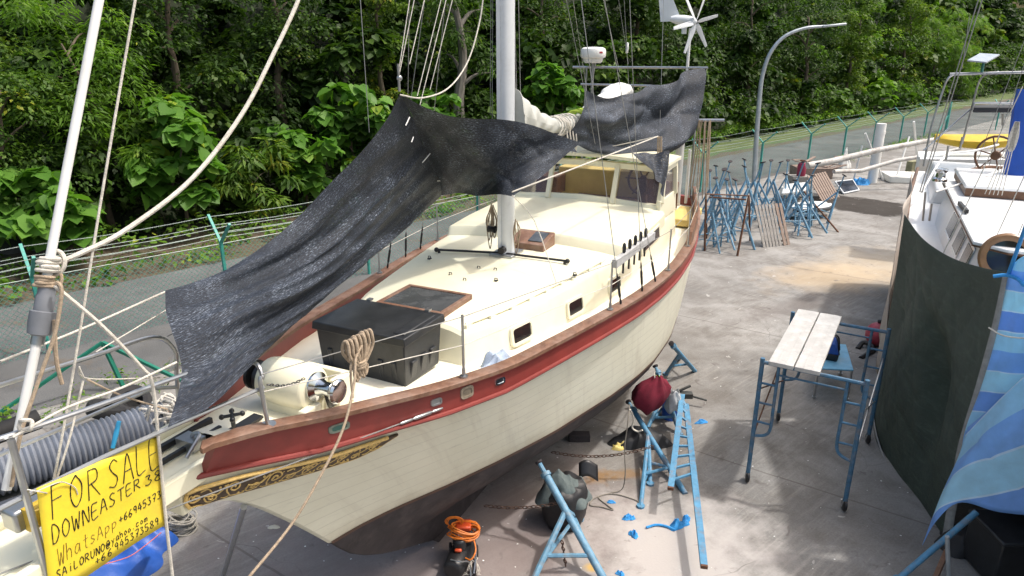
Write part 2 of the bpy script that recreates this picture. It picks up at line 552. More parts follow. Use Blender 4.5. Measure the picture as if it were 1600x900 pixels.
LM_DARK = leaf_mat('dark_jungle_leaves', (.014, .034, .007), (.042, .088, .014), (.11, .18, .028))
LM_MID = leaf_mat('mid_green_leaves', (.022, .052, .008), (.065, .135, .018), (.15, .235, .034))
LM_BRIGHT = leaf_mat('bright_green_leaves', (.045, .10, .012), (.11, .22, .026), (.20, .33, .05), .45)
LM_YELL = leaf_mat('yellow_green_creeper', (.045, .085, .010), (.11, .19, .025), (.21, .28, .045), .42)
LM_BIG = leaf_mat('large_round_leaves', (.045, .115, .016), (.09, .21, .030), (.15, .30, .05), .4, .45)
BARK = M('pale_bark', (.20, .18, .155), .9, var=.35, scale=8, dirt=(.06, .07, .04), bmp=.6, bscale=18, stretch=(1, 1, .3))
BARKD = M('brown_bark', (.11, .085, .06), .9, var=.35, scale=8, dirt=(.04, .05, .03), bmp=.6, bscale=18, stretch=(1, 1, .3))

def trunk_mb(h, r, seed, limbs=6, spread=1.6, h0=.35):
    rnd = random.Random(seed)
    mb = MB()
    pts = [np.array([0, 0, -.1])]
    for i in range(1, 7):
        pts.append(np.array([rnd.uniform(-.12, .12) * i ** .7, rnd.uniform(-.12, .12) * i ** .7, h * i / 6]))
    P = spline(pts, 3)
    mb.tube(P, [r * (1.25 - .95 * i / (len(P) - 1)) for i in range(len(P))], 9)
    ends = []
    for k in range(limbs):
        f = h0 + (1 - h0) * (k + .5) / limbs
        i = int(f * (len(P) - 1)); b = P[i]
        a = k * 2.4 + rnd.uniform(-.4, .4)
        ln = spread * rnd.uniform(.7, 1.1)
        e = b + np.array([math.cos(a) * ln, math.sin(a) * ln, ln * rnd.uniform(.25, .7)])
        mdp = (b + e) / 2 + np.array([0, 0, .15 * ln])
        Q = spline([b, mdp, e], 4)
        mb.tube(Q, [r * .45 * (1 - .8 * j / (len(Q) - 1)) for j in range(len(Q))], 6)
        ends.append(e); ends.append(mdp)
    return mb, ends
def mesh_child(name, me, parent, at=(0, 0, 0)):
    o = bpy.data.objects.new(name, me); COL.objects.link(o)
    o.parent = parent; o.location = at
    WORLD[o.name] = WORLD[parent.name] + np.array(at)
    return o
def make_tree(name, at, h, rad, leafspec, mat, label, cat='tree', group=None, seed=1, bark=None, tr=.14, low=.15, nclump=38, per=120, trunk_h=None):
    """tapered trunk with limbs; the crown is uneven clumps round limb ends and through the crown's volume"""
    root = thing(name, at, label, cat, group)
    r = np.random.RandomState(seed)
    tb, ends = trunk_mb(trunk_h or h * .8, tr, seed, 7, rad * .6)
    me_o = tb.build('trunk', bark or BARKD, None)
    WORLD[me_o.name] = np.array(me_o.location)
    off = np.array(me_o.location); me_o.parent = root; me_o.location = tuple(off)
    lv = Leaves(seed)
    T, size, droop, tint = leafspec
    for k in range(nclump):
        if k < len(ends): c = ends[k] + r.normal(size=3) * .25
        else:
            ph = r.uniform(0, 2 * math.pi); zz = r.uniform(low, 1.0)
            rr = rad * math.sqrt(max(.05, 1 - ((zz - .5) / .58) ** 2)) * r.uniform(.45, 1.05)
            c = np.array([rr * math.cos(ph), rr * math.sin(ph), zz * h])
        cr = rad * r.uniform(.22, .42)
        lv.clump(c, cr, int(per * r.uniform(.6, 1.3)), size, T, np.clip(tint + r.normal() * .14, .05, .9), .16, droop)
    mesh_child('crown', lv.mesh('crown', mat), root)
    return root
SM = (T_SMALL, .17, .35, .42)
LG = (T_LONG, .24, .5, .42)
HT = (T_HEART, .44, .75, .55)
FRD = (T_FROND, .55, .35, .6)
def G(px, py_unused, o):              # ground point at a bearing, o metres beyond the fence
    d = ray(px, 300)[:2]; # bearing only
    # solve (k*d - FM).FN = o
    k = (o + FM @ FN) / (d @ FN)
    return np.array([k * d[0], k * d[1], 0.0])
def hill_z(o): return interp(o, [8.6, 10.5, 13.5, 18, 24], [0, .7, 2.6, 6, 11])
def tree_at(px, o, **k):
    p = G(px, 0, o); p[2] = hill_z(o) - .05
    return p
# large-leaved shrubs on the road edge
bl = dict(leafspec=HT, mat=LM_BIG, cat='shrub', group='large leaved shrubs at the jungle edge')
make_tree('broadleaf_shrub', tree_at(48, 6.9), 2.6, 1.25, label='large round leaved shrub at the far left, just behind the fence corner', seed=11, tr=.05, nclump=26, per=26, **bl)
make_tree('broadleaf_shrub', tree_at(285, 7.6), 4.3, 1.35, label='tall large leaved shrub with one orange hanging leaf, left of the thick white rope', seed=12, tr=.06, nclump=24, per=30, low=.5, **bl)
make_tree('broadleaf_shrub', tree_at(565, 8.6), 4.6, 1.5, label='large leaved shrub just left of the peak of the black shade net', seed=13, tr=.06, nclump=26, per=30, low=.3, **bl)
make_tree('broadleaf_shrub', tree_at(690, 8.2), 4.2, 1.25, label='large leaved shrub between the shade net peak and the mast', seed=14, tr=.06, nclump=20, per=26, low=.4, **bl)
make_tree('broadleaf_shrub', tree_at(868, 8.2), 4.9, 1.45, label='large leaved shrub behind the folded sail, left of the radar dome', seed=15, tr=.06, nclump=24, per=28, low=.3, **bl)
make_tree('broadleaf_shrub', tree_at(480, 8.0), 3.4, 1.1, label='low large leaved shrub behind the long left edge of the black shade net', seed=16, tr=.05, nclump=18, per=26, low=.3, **bl)
# feathery trees
ft = dict(leafspec=FRD, cat='tree')
make_tree('fine_leaved_tree', tree_at(165, 9.5), 7.2, 2.3, mat=LM_BRIGHT, leafspec=(T_LONG, .26, .5, .42), cat='tree', label='fine leaved lighter green tree behind the white furled forestay at the upper left', seed=21, tr=.1, nclump=52, per=120, low=.3)
make_tree('fine_leaved_tree', tree_at(20, 9.0), 6.0, 2.0, mat=LM_MID, leafspec=(T_SMALL, .15, .4, .55), cat='tree', label='fine leaved tree at the upper left corner of the jungle', seed=22, tr=.1, nclump=44, per=120, low=.3)
make_tree('long_leaved_bush', tree_at(400, 7.4), 2.9, 1.2, mat=LM_MID, leafspec=(T_LONG, .38, .7, .6), cat='bush', label='bushy plant with long drooping leaves between the thick white rope and the shade net edge', seed=23, tr=.05, nclump=26, per=60, low=.2)
make_tree('feathery_tree', tree_at(1455, 9.5), 8.6, 2.7, mat=LM_BRIGHT, label='bright green lush tree behind the arch of the white boat', seed=24, tr=.12, nclump=48, per=44, low=.05, **ft)
make_tree('feathery_tree', tree_at(1420, 11.0), 8.6, 3.0, mat=LM_BRIGHT, label='bright green tree standing left of the small raised solar panel', seed=25, tr=.12, nclump=44, per=44, low=.05, **ft)
# creeper-hung trees
make_tree('creeper_tree', tree_at(612, 10.5), 10.0, 1.25, leafspec=(T_SMALL, .19, .7, .55), mat=LM_YELL, label='narrow tree draped in yellow green creeper above the peak of the shade net', seed=31, tr=.14, nclump=46, per=120, low=.1)
make_tree('creeper_tree', tree_at(1300, 9.8), 9.5, 1.7, leafspec=(T_SMALL, .22, .7, .5), mat=LM_YELL, label='creeper covered tree rising behind the head of the street lamp', seed=32, tr=.14, nclump=54, per=130, low=.05)
make_tree('creeper_tree', tree_at(1375, 11.5), 10.5, 2.3, leafspec=(T_SMALL, .24, .6, .42), mat=LM_YELL, label='broad yellowish green tree right of the street lamp head', seed=33, tr=.15, nclump=54, per=130, low=.05)
# dense dark trees
dn = dict(mat=LM_DARK, leafspec=SM, cat='tree')
make_tree('dense_tree', tree_at(300, 11.5), 9.5, 2.5, label='dense dark tree between the white forestay and the thick rope', seed=41, tr=.16, nclump=46, per=150, low=.3, **dn)
make_tree('dense_tree', tree_at(455, 12.0), 10.5, 2.6, label='dense dark tree left of the creeper draped tree', seed=42, tr=.16, nclump=46, per=150, low=.3, **dn)
make_tree('tall_tree', tree_at(725, 10.0), 11.5, 2.4, leafspec=(T_LONG, .3, .5, .4), mat=LM_MID, bark=BARK, label='tall tree with a thick pale trunk left of the mast', seed=43, tr=.27, nclump=34, per=90, low=.55, trunk_h=9.5)
make_tree('dense_tree', tree_at(850, 12.0), 10.0, 2.6, label='dense dark tree right of the mast above the large leaved shrub', seed=44, tr=.16, nclump=46, per=150, low=.25, **dn)
make_tree('dense_tree', tree_at(985, 13.0), 11.0, 2.8, label='dense dark tree between the radar dome and the wind turbine', seed=45, tr=.16, nclump=46, per=140, low=.2, **dn)
make_tree('dense_tree', tree_at(1150, 11.0), 10.5, 2.8, label='dense dark tree left of the street lamp pole', seed=46, tr=.16, nclump=50, per=150, low=.1, **dn)
make_tree('dense_tree', tree_at(1235, 10.0), 9.5, 2.6, label='dense dark tree between the street lamp pole and its lamp head', seed=47, tr=.16, nclump=50, per=150, low=.05, **dn)
make_tree('dense_tree', tree_at(1560, 14.0), 12.0, 4.2, label='dense dark tree at the upper right corner of the jungle', seed=48, tr=.18, nclump=50, per=160, low=.05, **dn)

# the rest of the jungle reads as one mass
lv = Leaves(5)
r = np.random.RandomState(77)
lvb = Leaves(6); lvc = Leaves(8)
for (o0, o1, z0, z1, dens, size, per) in ((8.2, 9.6, .0, 2.8, 1.0, .26, 90), (9.6, 12.5, .6, 6.5, .95, .28, 110), (12.5, 17, 2.0, 11.0, .95, .33, 120), (17, 24, 5, 17, .7, .42, 120)):
    t = -36.0
    while t < 135:
        far = min(max(0, t) / 70, 1.3)
        step = (.62 + .75 * far) / dens
        t += step
        for zz in np.arange(z0, z1, 1.25 + .8 * far):
            if r.rand() < .22: continue
            o = r.uniform(o0, o1); c = F(t + r.normal() * .5, o, 0); 
            c[2] = zz + r.normal() * .4 + hill_z(o) * .25
            dist = math.hypot(c[0], c[1])
            if c[2] > 6 + .07 * dist + 1.5: continue
            if not (-.86 < c[0] / max(c[1], 1) < .86): continue
            k = r.rand(); T = T_SMALL if k < .42 else (T_LONG if k < .66 else T_HEART)
            cr = r.uniform(.6, 1.15) * (1 + .4 * far)
            (lv if r.rand() < (.45 if .40 < c[0] / c[1] < .62 else .82) else (lvb if not .38 < c[0] / c[1] < .64 or r.rand() < .4 else lvc)).clump(c, cr, int(per * r.uniform(.5, 1.1)), size * (1 + .35 * far) * (1.25 if T is T_LONG else (r.uniform(1.0, 1.7) if T is T_HEART else r.uniform(.75, 1.1))), T, np.clip(.36 + r.normal() * .2, .05, .95), .15, .5)
for nm, l, m in (('jungle_foliage', lv, LM_DARK), ('jungle_foliage', lvb, LM_MID), ('jungle_foliage', lvc, LM_BRIGHT)):
    o = bpy.data.objects.new(nm, l.mesh(nm, m)); COL.objects.link(o); WORLD[o.name] = np.zeros(3)
    tag(o, {LM_DARK: 'dense dark jungle foliage filling the slope behind the road', LM_MID: 'lighter green jungle foliage scattered through the slope behind the road', LM_BRIGHT: 'bright green jungle foliage on the slope at the right behind the road'}[m], 'foliage', kind='stuff')
# low creepers and weeds along the road edge
lu = Leaves(9)
t = -36.0
while t < 34:
    t += .33
    for k in range(2):
        o = r.uniform(4.25, 8.4) if t < -4 else r.uniform(8.0, 9.2)
        c = F(t + r.normal() * .2, o, r.uniform(.05, .3) + .12 * max(0, o - 5))
        lu.clump(c, r.uniform(.3, .6), 34, .15, T_SMALL if r.rand() < .7 else T_HEART, np.clip(.5 + r.normal() * .2, 0, 1), .15, .2, .6)
o = bpy.data.objects.new('undergrowth', lu.mesh('undergrowth', LM_BRIGHT)); COL.objects.link(o)
tag(o, 'low bright green creepers and weeds along the far road edge', 'undergrowth', kind='stuff')
# weeds between yard and fence at the left
lw = Leaves(10)
for k in range(70):
    t = r.uniform(-34, -22.5); o = r.uniform(-3.3, -2.2)
    lw.clump(F(t, o, .05), r.uniform(.12, .28), 26, .09, T_LONG if r.rand() < .5 else T_SMALL, .55, .2, .1, .8)
for k in range(60):
    t = r.uniform(8, 24); o = r.uniform(-1.0, -.3)
    lw.clump(F(t, o, .1), r.uniform(.2, .35), 22, .14, T_LONG, .6, .2, .1, .8)
o = bpy.data.objects.new('weeds', lw.mesh('weeds', LM_BRIGHT)); COL.objects.link(o)
tag(o, 'scattered green weeds growing at the foot of the fence', 'weeds', kind='stuff')

# ---- chain-link fence with Y posts and barbed wire
TEAL = M('teal_painted_steel', (.045, .30, .25), .5, var=.2, scale=5, dirt=(.10, .16, .13), dscale=7, dirtamt=.6)
def mesh_mat():
    m, n, b = newmat('chain_link_wire')
    uv = N(n, 'ShaderNodeUVMap')
    sp = N(n, 'ShaderNodeSeparateXYZ'); n.links.new(uv.outputs[0], sp.inputs[0])
    per = .115
    def diag(op):
        s = math_(n, op, sp.outputs[0], sp.outputs[1])
        fr = math_(n, 'FRACT', math_(n, 'DIVIDE', s, per))
        return math_(n, 'LESS_THAN', math_(n, 'ABSOLUTE', math_(n, 'SUBTRACT', fr, .5)), .046)
    mk = math_(n, 'MAXIMUM', diag('ADD'), diag('SUBTRACT'))
    b.inputs['Base Color'].default_value = (.09, .27, .23, 1)
    b.inputs['Roughness'].default_value = .5
    tr = N(n, 'ShaderNodeBsdfTransparent'); mx = N(n, 'ShaderNodeMixShader')
    n.links.new(mk, mx.inputs[0]); n.links.new(tr.outputs[0], mx.inputs[1]); n.links.new(b.outputs[0], mx.inputs[2])
    n.links.new(mx.outputs[0], n.nodes['Material Output'].inputs['Surface'])
    return m
def wire_mat():
    return M('galvanised_wire', (.24, .29, .27), .5, .3, var=.2)
WIRE = wire_mat()
fence = thing('chain_link_fence', F(0, 0), 'long teal chain link fence on Y shaped posts topped with barbed wire', 'fence')
FH = 1.62
post_t = [-41, -37.2, -33.3, -29.46, -25.7, -21.8, -17.8, -13.6, -9.4, -5.17, -.04, 5.07, 9.5, 13.8, 18.3, 22.9]
corner_t = 27.6
mbm = MB()
ts = [-46] + [x for x in np.linspace(-42, corner_t, 60)]
mbm.grid([[F(t, 0, z) for t in ts] for z in (.02, FH)], uv=[[(t, z) for t in ts] for z in (.02, FH)])
CO = F(corner_t, 0)
cdir = nrm([.985, .17, 0])
tl = np.linspace(0, 34, 14)
mbm.grid([[CO + cdir * q + np.array([0, 0, z]) for q in tl] for z in (.02, FH)], uv=[[(corner_t + q, z) for q in tl] for z in (.02, FH)])
mbm.build('chain_link_mesh', mesh_mat(), fence, flat=True, recalc=False)
def ypost(p, along, r=.04):
    acr = np.array([-along[1], along[0], 0])
    mb = MB()
    mb.cyl(p, p + (0, 0, 1.66), r, n=8)
    mb.box(p + np.array([0, 0, 1.0]), (.06, .09, 2.0 - .64), np.column_stack([along, acr, (0, 0, 1)]))
    o = mb.build('post', TEAL, fence)
    for sg in (-1, 1):
        a = MB()
        a.bar(p + np.array([0, 0, 1.64]), p + acr * sg * .62 + along * .02 + np.array([0, 0, 2.2]), .05, .06, up=along)
        a.build('arm', TEAL, o)
FD3 = np.array([FD[0], FD[1], 0])
for t in post_t: ypost(F(t, 0), FD3)
for q in (4.2, 8.6, 13, 17.5, 22): ypost(CO + cdir * q, cdir)
cp = MB(); cp.cyl(CO, CO + (0, 0, 2.1), .1, n=10)
cp.bar(CO + (0, 0, 1.2), F(corner_t - 1.6, 0, .05), .07, .07); cp.build('corner_post', TEAL, fence)
def barbed(sg, h, k):
    mb = MB(); rnd = random.Random(int(h * 100) + k)
    allp = []
    pt = post_t + [corner_t]
    FN3 = np.array([FN[0], FN[1], 0])
    for a, b2 in zip(pt, pt[1:]):
        for i in range(5):
            f = i / 5
            allp.append(F(a + (b2 - a) * f, 0) + FN3 * sg * (.62 * (h - 1.64) / .55) + np.array([0, 0, h - .05 * math.sin(math.pi * f)]))
    c2 = np.array([-cdir[1], cdir[0], 0])
    for q in np.linspace(.5, 34, 18):
        allp.append(CO + cdir * q + c2 * sg * .62 * (h - 1.64) / .55 + np.array([0, 0, h]))
    mb.tube(allp, .0052, 4)
    # barbs
    for a, b2 in zip(allp[:60], allp[1:60]):
        nb = 12
        for i in range(nb):
            p = a + (b2 - a) * (i + rnd.random() * .3) / nb
            mb.bar(p - np.array([0, 0, .018]), p + np.array([.012, .012, .02]), .006, .006)
    mb.build('barbed_wire', WIRE, fence)
k = 0
for sg in (-1, 1):
    for h in (2.16, 1.99, 1.82):
        barbed(sg, h, k); k += 1
tw = MB(); tw.tube([F(t, 0, FH) for t in ts] , .008, 4); tw.build('top_wire', WIRE, fence)

# ---- street lamp
GALV = M('galvanised_steel', (.40, .44, .47), .45, .55, var=.15, scale=4)
lb = Z(1178, 288, 0); ly = lb[1]
lamp = thing('street_lamp', lb, 'tall grey street lamp with a curved arm reaching over the road', 'street lamp')
pp = [lb] + [Yd(px, py, ly) for px, py in ((1182, 215), (1187, 150), (1192, 115), (1204, 82), (1226, 57), (1258, 44), (1290, 41))]
lp = spline(pp, 6)
mb = MB(); mb.tube(lp, [.115 - .06 * i / (len(lp) - 1) for i in range(len(lp))], 12); mb.build('pole', GALV, lamp)
mb = MB(); e0 = Yd(1284, 41.5, ly); e1 = Yd(1321, 37.5, ly)
mb.bar(e0, e1, .28, .09); mb.build('lamp_head', GALV, lamp, bevel=.03)
mb = MB(); mb.box(lb + np.array([0, 0, .02]), (.36, .36, .04)); mb.build('base_plate', GALV, lamp)
# ================================================================ THE SAILBOAT
CREAM = M('cream_gelcoat', (.80, .765, .585), .32, var=.04, scale=2.2, dirt=(.64, .585, .43), dirtamt=.45, dscale=1.6, coat=.25)
def hull_mat():
    m, n, b = newmat('cream_plank_hull')
    v = objvec(n)
    uv = N(n, 'ShaderNodeUVMap')
    sp = N(n, 'ShaderNodeSeparateXYZ'); n.links.new(uv.outputs[0], sp.inputs[0])
    x = math_(n, 'MULTIPLY', sp.outputs[1], 10.0)
    fr = math_(n, 'FRACT', x)
    groove = math_(n, 'LESS_THAN', fr, .07)
    c = ramp(n, noise(n, 1.4, 5, .6, v), [(.3, (.73, .705, .56)), (.7, (.80, .78, .635))])
    d = ramp(n, noise(n, .9, 7, .7, objvec(n, (1, 1, 2.2)), .4), [(.52, (0, 0, 0)), (.78, (.42,) * 3)])
    c = mixc(n, d, c, (.56, .53, .42))
    mp = N(n, 'ShaderNodeMapping'); mp.inputs['Scale'].default_value = (40, .8, 1); n.links.new(uv.outputs[0], mp.inputs[0])
    st = ramp(n, noise(n, 1.0, 4, .7, mp.outputs[0]), [(.52, (0, 0, 0)), (.8, (.55,) * 3)])
    c = mixc(n, st, c, (.47, .42, .33))
    gb = math_(n, 'ADD', sp.outputs[1], math_(n, 'MULTIPLY', math_(n, 'SUBTRACT', noise(n, 3, 5, .7, v), .5), .28))
    c = mixc(n, ramp(n, gb, [(.0, (.55,) * 3), (.16, (0, 0, 0))]), c, (.46, .40, .29))
    sc_ = ramp(n, noise(n, 2.2, 8, .75, objvec(n, (1, 1, 5)), .5), [(.60, (0, 0, 0)), (.68, (.35,) * 3)])
    c = mixc(n, sc_, c, (.43, .41, .35))
    c = mixc(n, math_(n, 'MULTIPLY', groove, math_(n, 'MULTIPLY', noise(n, 1.3, 3, .5, v), .62)), c, (.44, .42, .34))
    n.links.new(c, b.inputs['Base Color'])
    b.inputs['Roughness'].default_value = .38
    h = math_(n, 'SUBTRACT', 1.0, math_(n, 'SMOOTH_MIN', fr, .12, .05))
    bump(n, b, math_(n, 'MINIMUM', fr, .12), .5, .02)
    return m
HULLM = hull_mat()
ANTIF = M('dark_antifouling', (.040, .033, .035), .8, var=.35, scale=4, dirt=(.095, .078, .074), dscale=2.5, dirtamt=.8, bmp=.25, bscale=30)
BROWN = M('brown_boot_paint', (.075, .038, .025), .5, var=.2)
RED = M('oxide_red_paint', (.215, .036, .030), .42, var=.14, scale=4, dirt=(.14, .035, .03), dscale=3, dirtamt=.4)
def wood_mat(name, a, c, rough=.55, stretch=(1, 1, 1), grey=None):
    m, n, b = newmat(name)
    v = objvec(n, stretch)
    o = ramp(n, noise(n, 7, 6, .65, v, .6), [(.3, a), (.7, c)])
    if grey: o = mixc(n, ramp(n, noise(n, 2.5, 6, .7, objvec(n)), [(.45, (0, 0, 0)), (.7, (.75,) * 3)]), o, grey)
    n.links.new(o, b.inputs['Base Color']); b.inputs['Roughness'].default_value = rough
    bump(n, b, noise(n, 25, 4, .7, v), .3, .006)
    return m
_ax = (math.sin(AX), math.cos(AX))
TEAK = wood_mat('weathered_teak', (.105, .047, .027), (.22, .115, .07), .6, (2.2, 1.0, 3), grey=(.27, .19, .15))
VARN = wood_mat('dark_wood', (.10, .045, .022), (.19, .09, .045), .4)
OCHRE = M('ochre_paint', (.66, .50, .17), .5, var=.1)
STEEL = M('stainless_steel', (.40, .41, .42), .30, .85, var=.12, scale=9)
CHROME = M('chrome_plate', (.62, .64, .66), .12, 1.0, var=.05)
ALU = M('painted_aluminium_spar', (.62, .65, .68), .4, .15, var=.06, scale=3, dirt=(.40, .42, .43), dirtamt=.4, dscale=6)
BLACKP = M('black_plastic', (.016, .018, .021), .42, var=.25, scale=8, dirt=(.04, .042, .045), dscale=3, dirtamt=.5, bmp=.2, bscale=120)
BLACKM = M('black_metal', (.02, .02, .022), .4, .2, var=.2)
ROPEW = M('white_rope', (.56, .53, .47), .85, var=.2, scale=40, dirt=(.33, .29, .23), dscale=5, bmp=.6, bscale=90)
ROPEB = M('tan_rope', (.36, .28, .20), .9, var=.25, scale=40, dirt=(.20, .15, .10), dscale=6, bmp=.6, bscale=90)
WIREM = M('rigging_wire', (.30, .30, .29), .4, .6, var=.2)
PVCW = M('white_plastic', (.74, .74, .72), .4, var=.05, scale=3, dirt=(.55, .53, .48), dirtamt=.4)
def glass_mat(name, col, rough=.08, alpha=None):
    m, n, b = newmat(name)
    b.inputs['Base Color'].default_value = (*col, 1); b.inputs['Roughness'].default_value = rough
    b.inputs['Specular IOR Level'].default_value = .6
    if alpha is not None:
        tr = N(n, 'ShaderNodeBsdfTransparent'); mx = N(n, 'ShaderNodeMixShader'); mx.inputs[0].default_value = alpha
        n.links.new(tr.outputs[0], mx.inputs[1]); n.links.new(b.outputs[0], mx.inputs[2])
        n.links.new(mx.outputs[0], n.nodes['Material Output'].inputs['Surface'])
    return m
DGLASS = glass_mat('dark_window_glass', (.012, .012, .013))
HGLASS = M('dusty_smoked_acrylic', (.055, .06, .065), .22, var=.35, scale=4, dirt=(.12, .125, .13), dscale=7)
CGLASS = glass_mat('clear_pilothouse_glass', (.10, .09, .11), .05, .10)
TGLASS = glass_mat('tinted_pilothouse_glass', (.12, .10, .13), .06, .42)

boat = thing('sailboat', L(6, 0, 0), 'cream sailing boat with red bulwark and wooden cap rail, propped on blue stands', 'sailboat')
U_ = [0, .36, .82, 1.35, 1.96, 2.75, 3.97, 4.7, 5.54, 6.5, 7.4, 8.6, 9.95, 11, 12.0]
ZR = [3.40, 3.35, 3.25, 3.18, 3.10, 3.02, 2.95, 2.92, 2.90, 2.88, 2.87, 2.87, 2.88, 2.91, 2.96]
BS = [.38, .43, .63, .85, 1.11, 1.37, 1.59, 1.73, 1.89, 1.99, 2.02, 1.97, 1.79, 1.58, 1.33]
def zr(u): return interp(u, U_, ZR)
def bs(u): return interp(u, U_, BS)
# smooth the tables with a fine resample
_uu = np.linspace(0, 12, 121)
def _sm(T, n=6):
    y = np.interp(_uu, U_, T)
    for _ in range(n):
        y[1:-1] = (y[:-2] + 2 * y[1:-1] + y[2:]) / 4
    return y
_zr, _bs = _sm(ZR), _sm(BS)
def zr(u): return interp(u, _uu, _zr)
def bs(u): return interp(u, _uu, _bs)
ST_Z = [.08, .3, .6, .94, 1.14, 1.36, 1.6, 1.93, 2.39, 2.68, 2.84, 3.1, 3.5]
ST_U = [3.3, 2.9, 2.35, 1.86, 1.67, 1.5, 1.31, 1.04, .64, .32, .02, -.10, -.14]
def stem(z): return interp(z, ST_Z, ST_U)
def bulw(u): return interp(u, [0, 3, 12], [.32, .27, .24])
def ztop(u): return zr(u) - bulw(u)
ZW = 1.40
TB_U = [-.12, .35, .8, 1.35, 1.95, 2.75]; TB_B = [.07, .34, .57, .79, 1.06, 1.33]
def btop(u): return interp(u, TB_U, TB_B) if u < 2.75 else bs(u) - interp(u, [2.75, 4], [.04, .03])
WL_U = [1.48, 1.8, 2.16, 2.77, 3.39, 4.25, 5.49, 6.24, 6.94, 7.9, 9, 10, 11, 11.7]
WL_B = [.03, .13, .28, .59, .87, 1.21, 1.57, 1.74, 1.83, 1.84, 1.72, 1.45, 1.02, .52]
def ue(z): return interp(z, [0, .5, 1.4, 2.6, 3], [10.2, 10.8, 11.7, 12.0, 12.0])
UT0 = stem(3.02)
def topB(s): return btop(UT0 + s * (12 - UT0))
def wlB(s):
    u = stem(ZW) + s * (ue(ZW) - stem(ZW)); return interp(u, WL_U, WL_B)
def hull_b(s, f):
    p = interp(s, [0, .15, .5, 1], [1.15, 1.1, .85, .75])
    return wlB(s) + (topB(s) - wlB(s)) * f ** p
def hull_pt(s, f):
    z = ZW + f * 1.6
    for _ in range(12):
        u = stem(z) + s * (ue(z) - stem(z))
        z = ZW + f * (ztop(max(u, 0)) - ZW)
    return u, hull_b(s, f), z
def hull_w(u, z):                      # half-beam of the topsides at a place
    f = (z - ZW) / (ztop(max(u, 0)) - ZW); s = (u - stem(z)) / (ue(z) - stem(z))
    return hull_b(min(max(s, 0), 1), min(max(f, 0), 1))
SS = list(np.concatenate([np.linspace(0, .2, 14)[:-1], np.linspace(.2, 1, 30)]))
FF = list(np.linspace(0, 1, 13))
mb = MB()
for sg in (1, -1):
    rows, uvs = [], []
    for f in FF:
        row = []; uvr = []
        for s in SS:
            u, b_, z = hull_pt(s, f); row.append(L(u, sg * b_, z)); uvr.append((s, f))
        rows.append(row); uvs.append(uvr)
    mb.grid(rows, uv=uvs)
# stem face and transom
for s in (0, 1):
    rows = [];uvs = []
    for f in FF:
        u, b_, z = hull_pt(s, f); rows.append([L(u, b_, z), L(u - (.03 if s == 0 else -.05), 0, z), L(u, -b_, z)]); uvs.append([(s, f)] * 3)
    mb.grid(rows, uv=uvs)
mb.build('hull', HULLM, boat, angle=60)
# underwater body and long keel
mb = MB()
KZ = [1.40, 1.25, 1.05, .85, .65, .5, .38, .10]
KF = [1, .965, .875, .72, .50, .30, .14, .0]
for sg in (1, -1):
    rows = []
    for z, kf in zip(KZ, KF):
        row = []
        for s in SS:
            u = stem(z) + s * (ue(z) - stem(z)); row.append(L(u, sg * max(kf * wlB(s), min(.11, .02 + s)), z))
        rows.append(row)
    mb.grid(rows)
for s in (0, 1):
    rows = []
    for z, kf in zip(KZ, KF):
        u = stem(z) + s * (ue(z) - stem(z)); b_ = max(kf * wlB(s), min(.11, .02 + s))
        rows.append([L(u, b_, z), L(u - (.02 if s == 0 else -.03), 0, z), L(u, -b_, z)])
    mb.grid(rows)
u0 = stem(.1)
mb.grid([[L(stem(.1) + s * (ue(.1) - stem(.1)), w, .1) for s in SS] for w in (-.11, .11)])
mb.build('keel', ANTIF, boat, angle=60)
mb = MB()
for sg in (1, -1):
    rows = []
    for dz, off in ((-.012, .002), (-.012, .006), (.028, .006), (.028, .002)):
        f = dz / 1.5
        row = []
        for s in SS:
            u, b_, z = hull_pt(s, max(f, 0)); row.append(L(u - .006, sg * (b_ + off), ZW + dz))
        rows.append(row)
    mb.grid(rows)
mb.build('boot_stripe', BROWN, boat)
# bulwarks, rubbing strakes and cap rails, one per side
US = list(np.concatenate([[.06], np.linspace(.3, 12, 70)]))
for sg in (1, -1):
    US = list(np.concatenate([[.06 if sg > 0 else .52], np.linspace(.3 if sg > 0 else .6, 12, 70)]))
    mb = MB()
    prof = lambda u: [(btop(u) + .012, ztop(u) - .01), (bs(u) - .03, zr(u) - .03), (bs(u) - .10, zr(u) - .03), (btop(u) - .06, ztop(u) - .03)]
    rows = [[L(u + (.07 * (q == 0) if False else 0), sg * w, z) for (w, z) in prof(u) + [prof(u)[0]]] for q, u in enumerate(US)]
    mb.grid(rows)
    for u in (US[0], US[-1]): mb.add([L(u, sg * w, z) for w, z in prof(u)], [(0, 1, 2, 3)])
    bw = mb.build('bulwark', RED, boat)
    mb = MB()
    mb.tube([L(u, sg * (btop(u) + .022), ztop(u) + .012) for u in [US[0] - .08] + US], .024, 8)
    mb.build('rubbing_strake', RED, bw)
    mb = MB()
    rows = []
    for q, u in enumerate([US[0] - .12, US[0] - .04] + US[1:]):
        hw = [.012, .05][q] if q < 2 else .078
        w = bs(max(u, 0)) - .055 + (.035 if q == 0 else 0); z = zr(max(u, 0)) - .004
        rows.append([L(u, sg * (w + hw), z - .022), L(u, sg * (w + hw), z + .016), L(u, sg * (w + hw - .012), z + .024), L(u, sg * (w - hw + .012), z + .024), L(u, sg * (w - hw), z + .016), L(u, sg * (w - hw), z - .022), L(u, sg * (w + hw), z - .022)])
    mb.grid(rows)
    for r_ in (rows[0], rows[-1]): mb.add(r_[:6], [tuple(range(6))])
    mb.build('cap_rail', TEAK, boat)
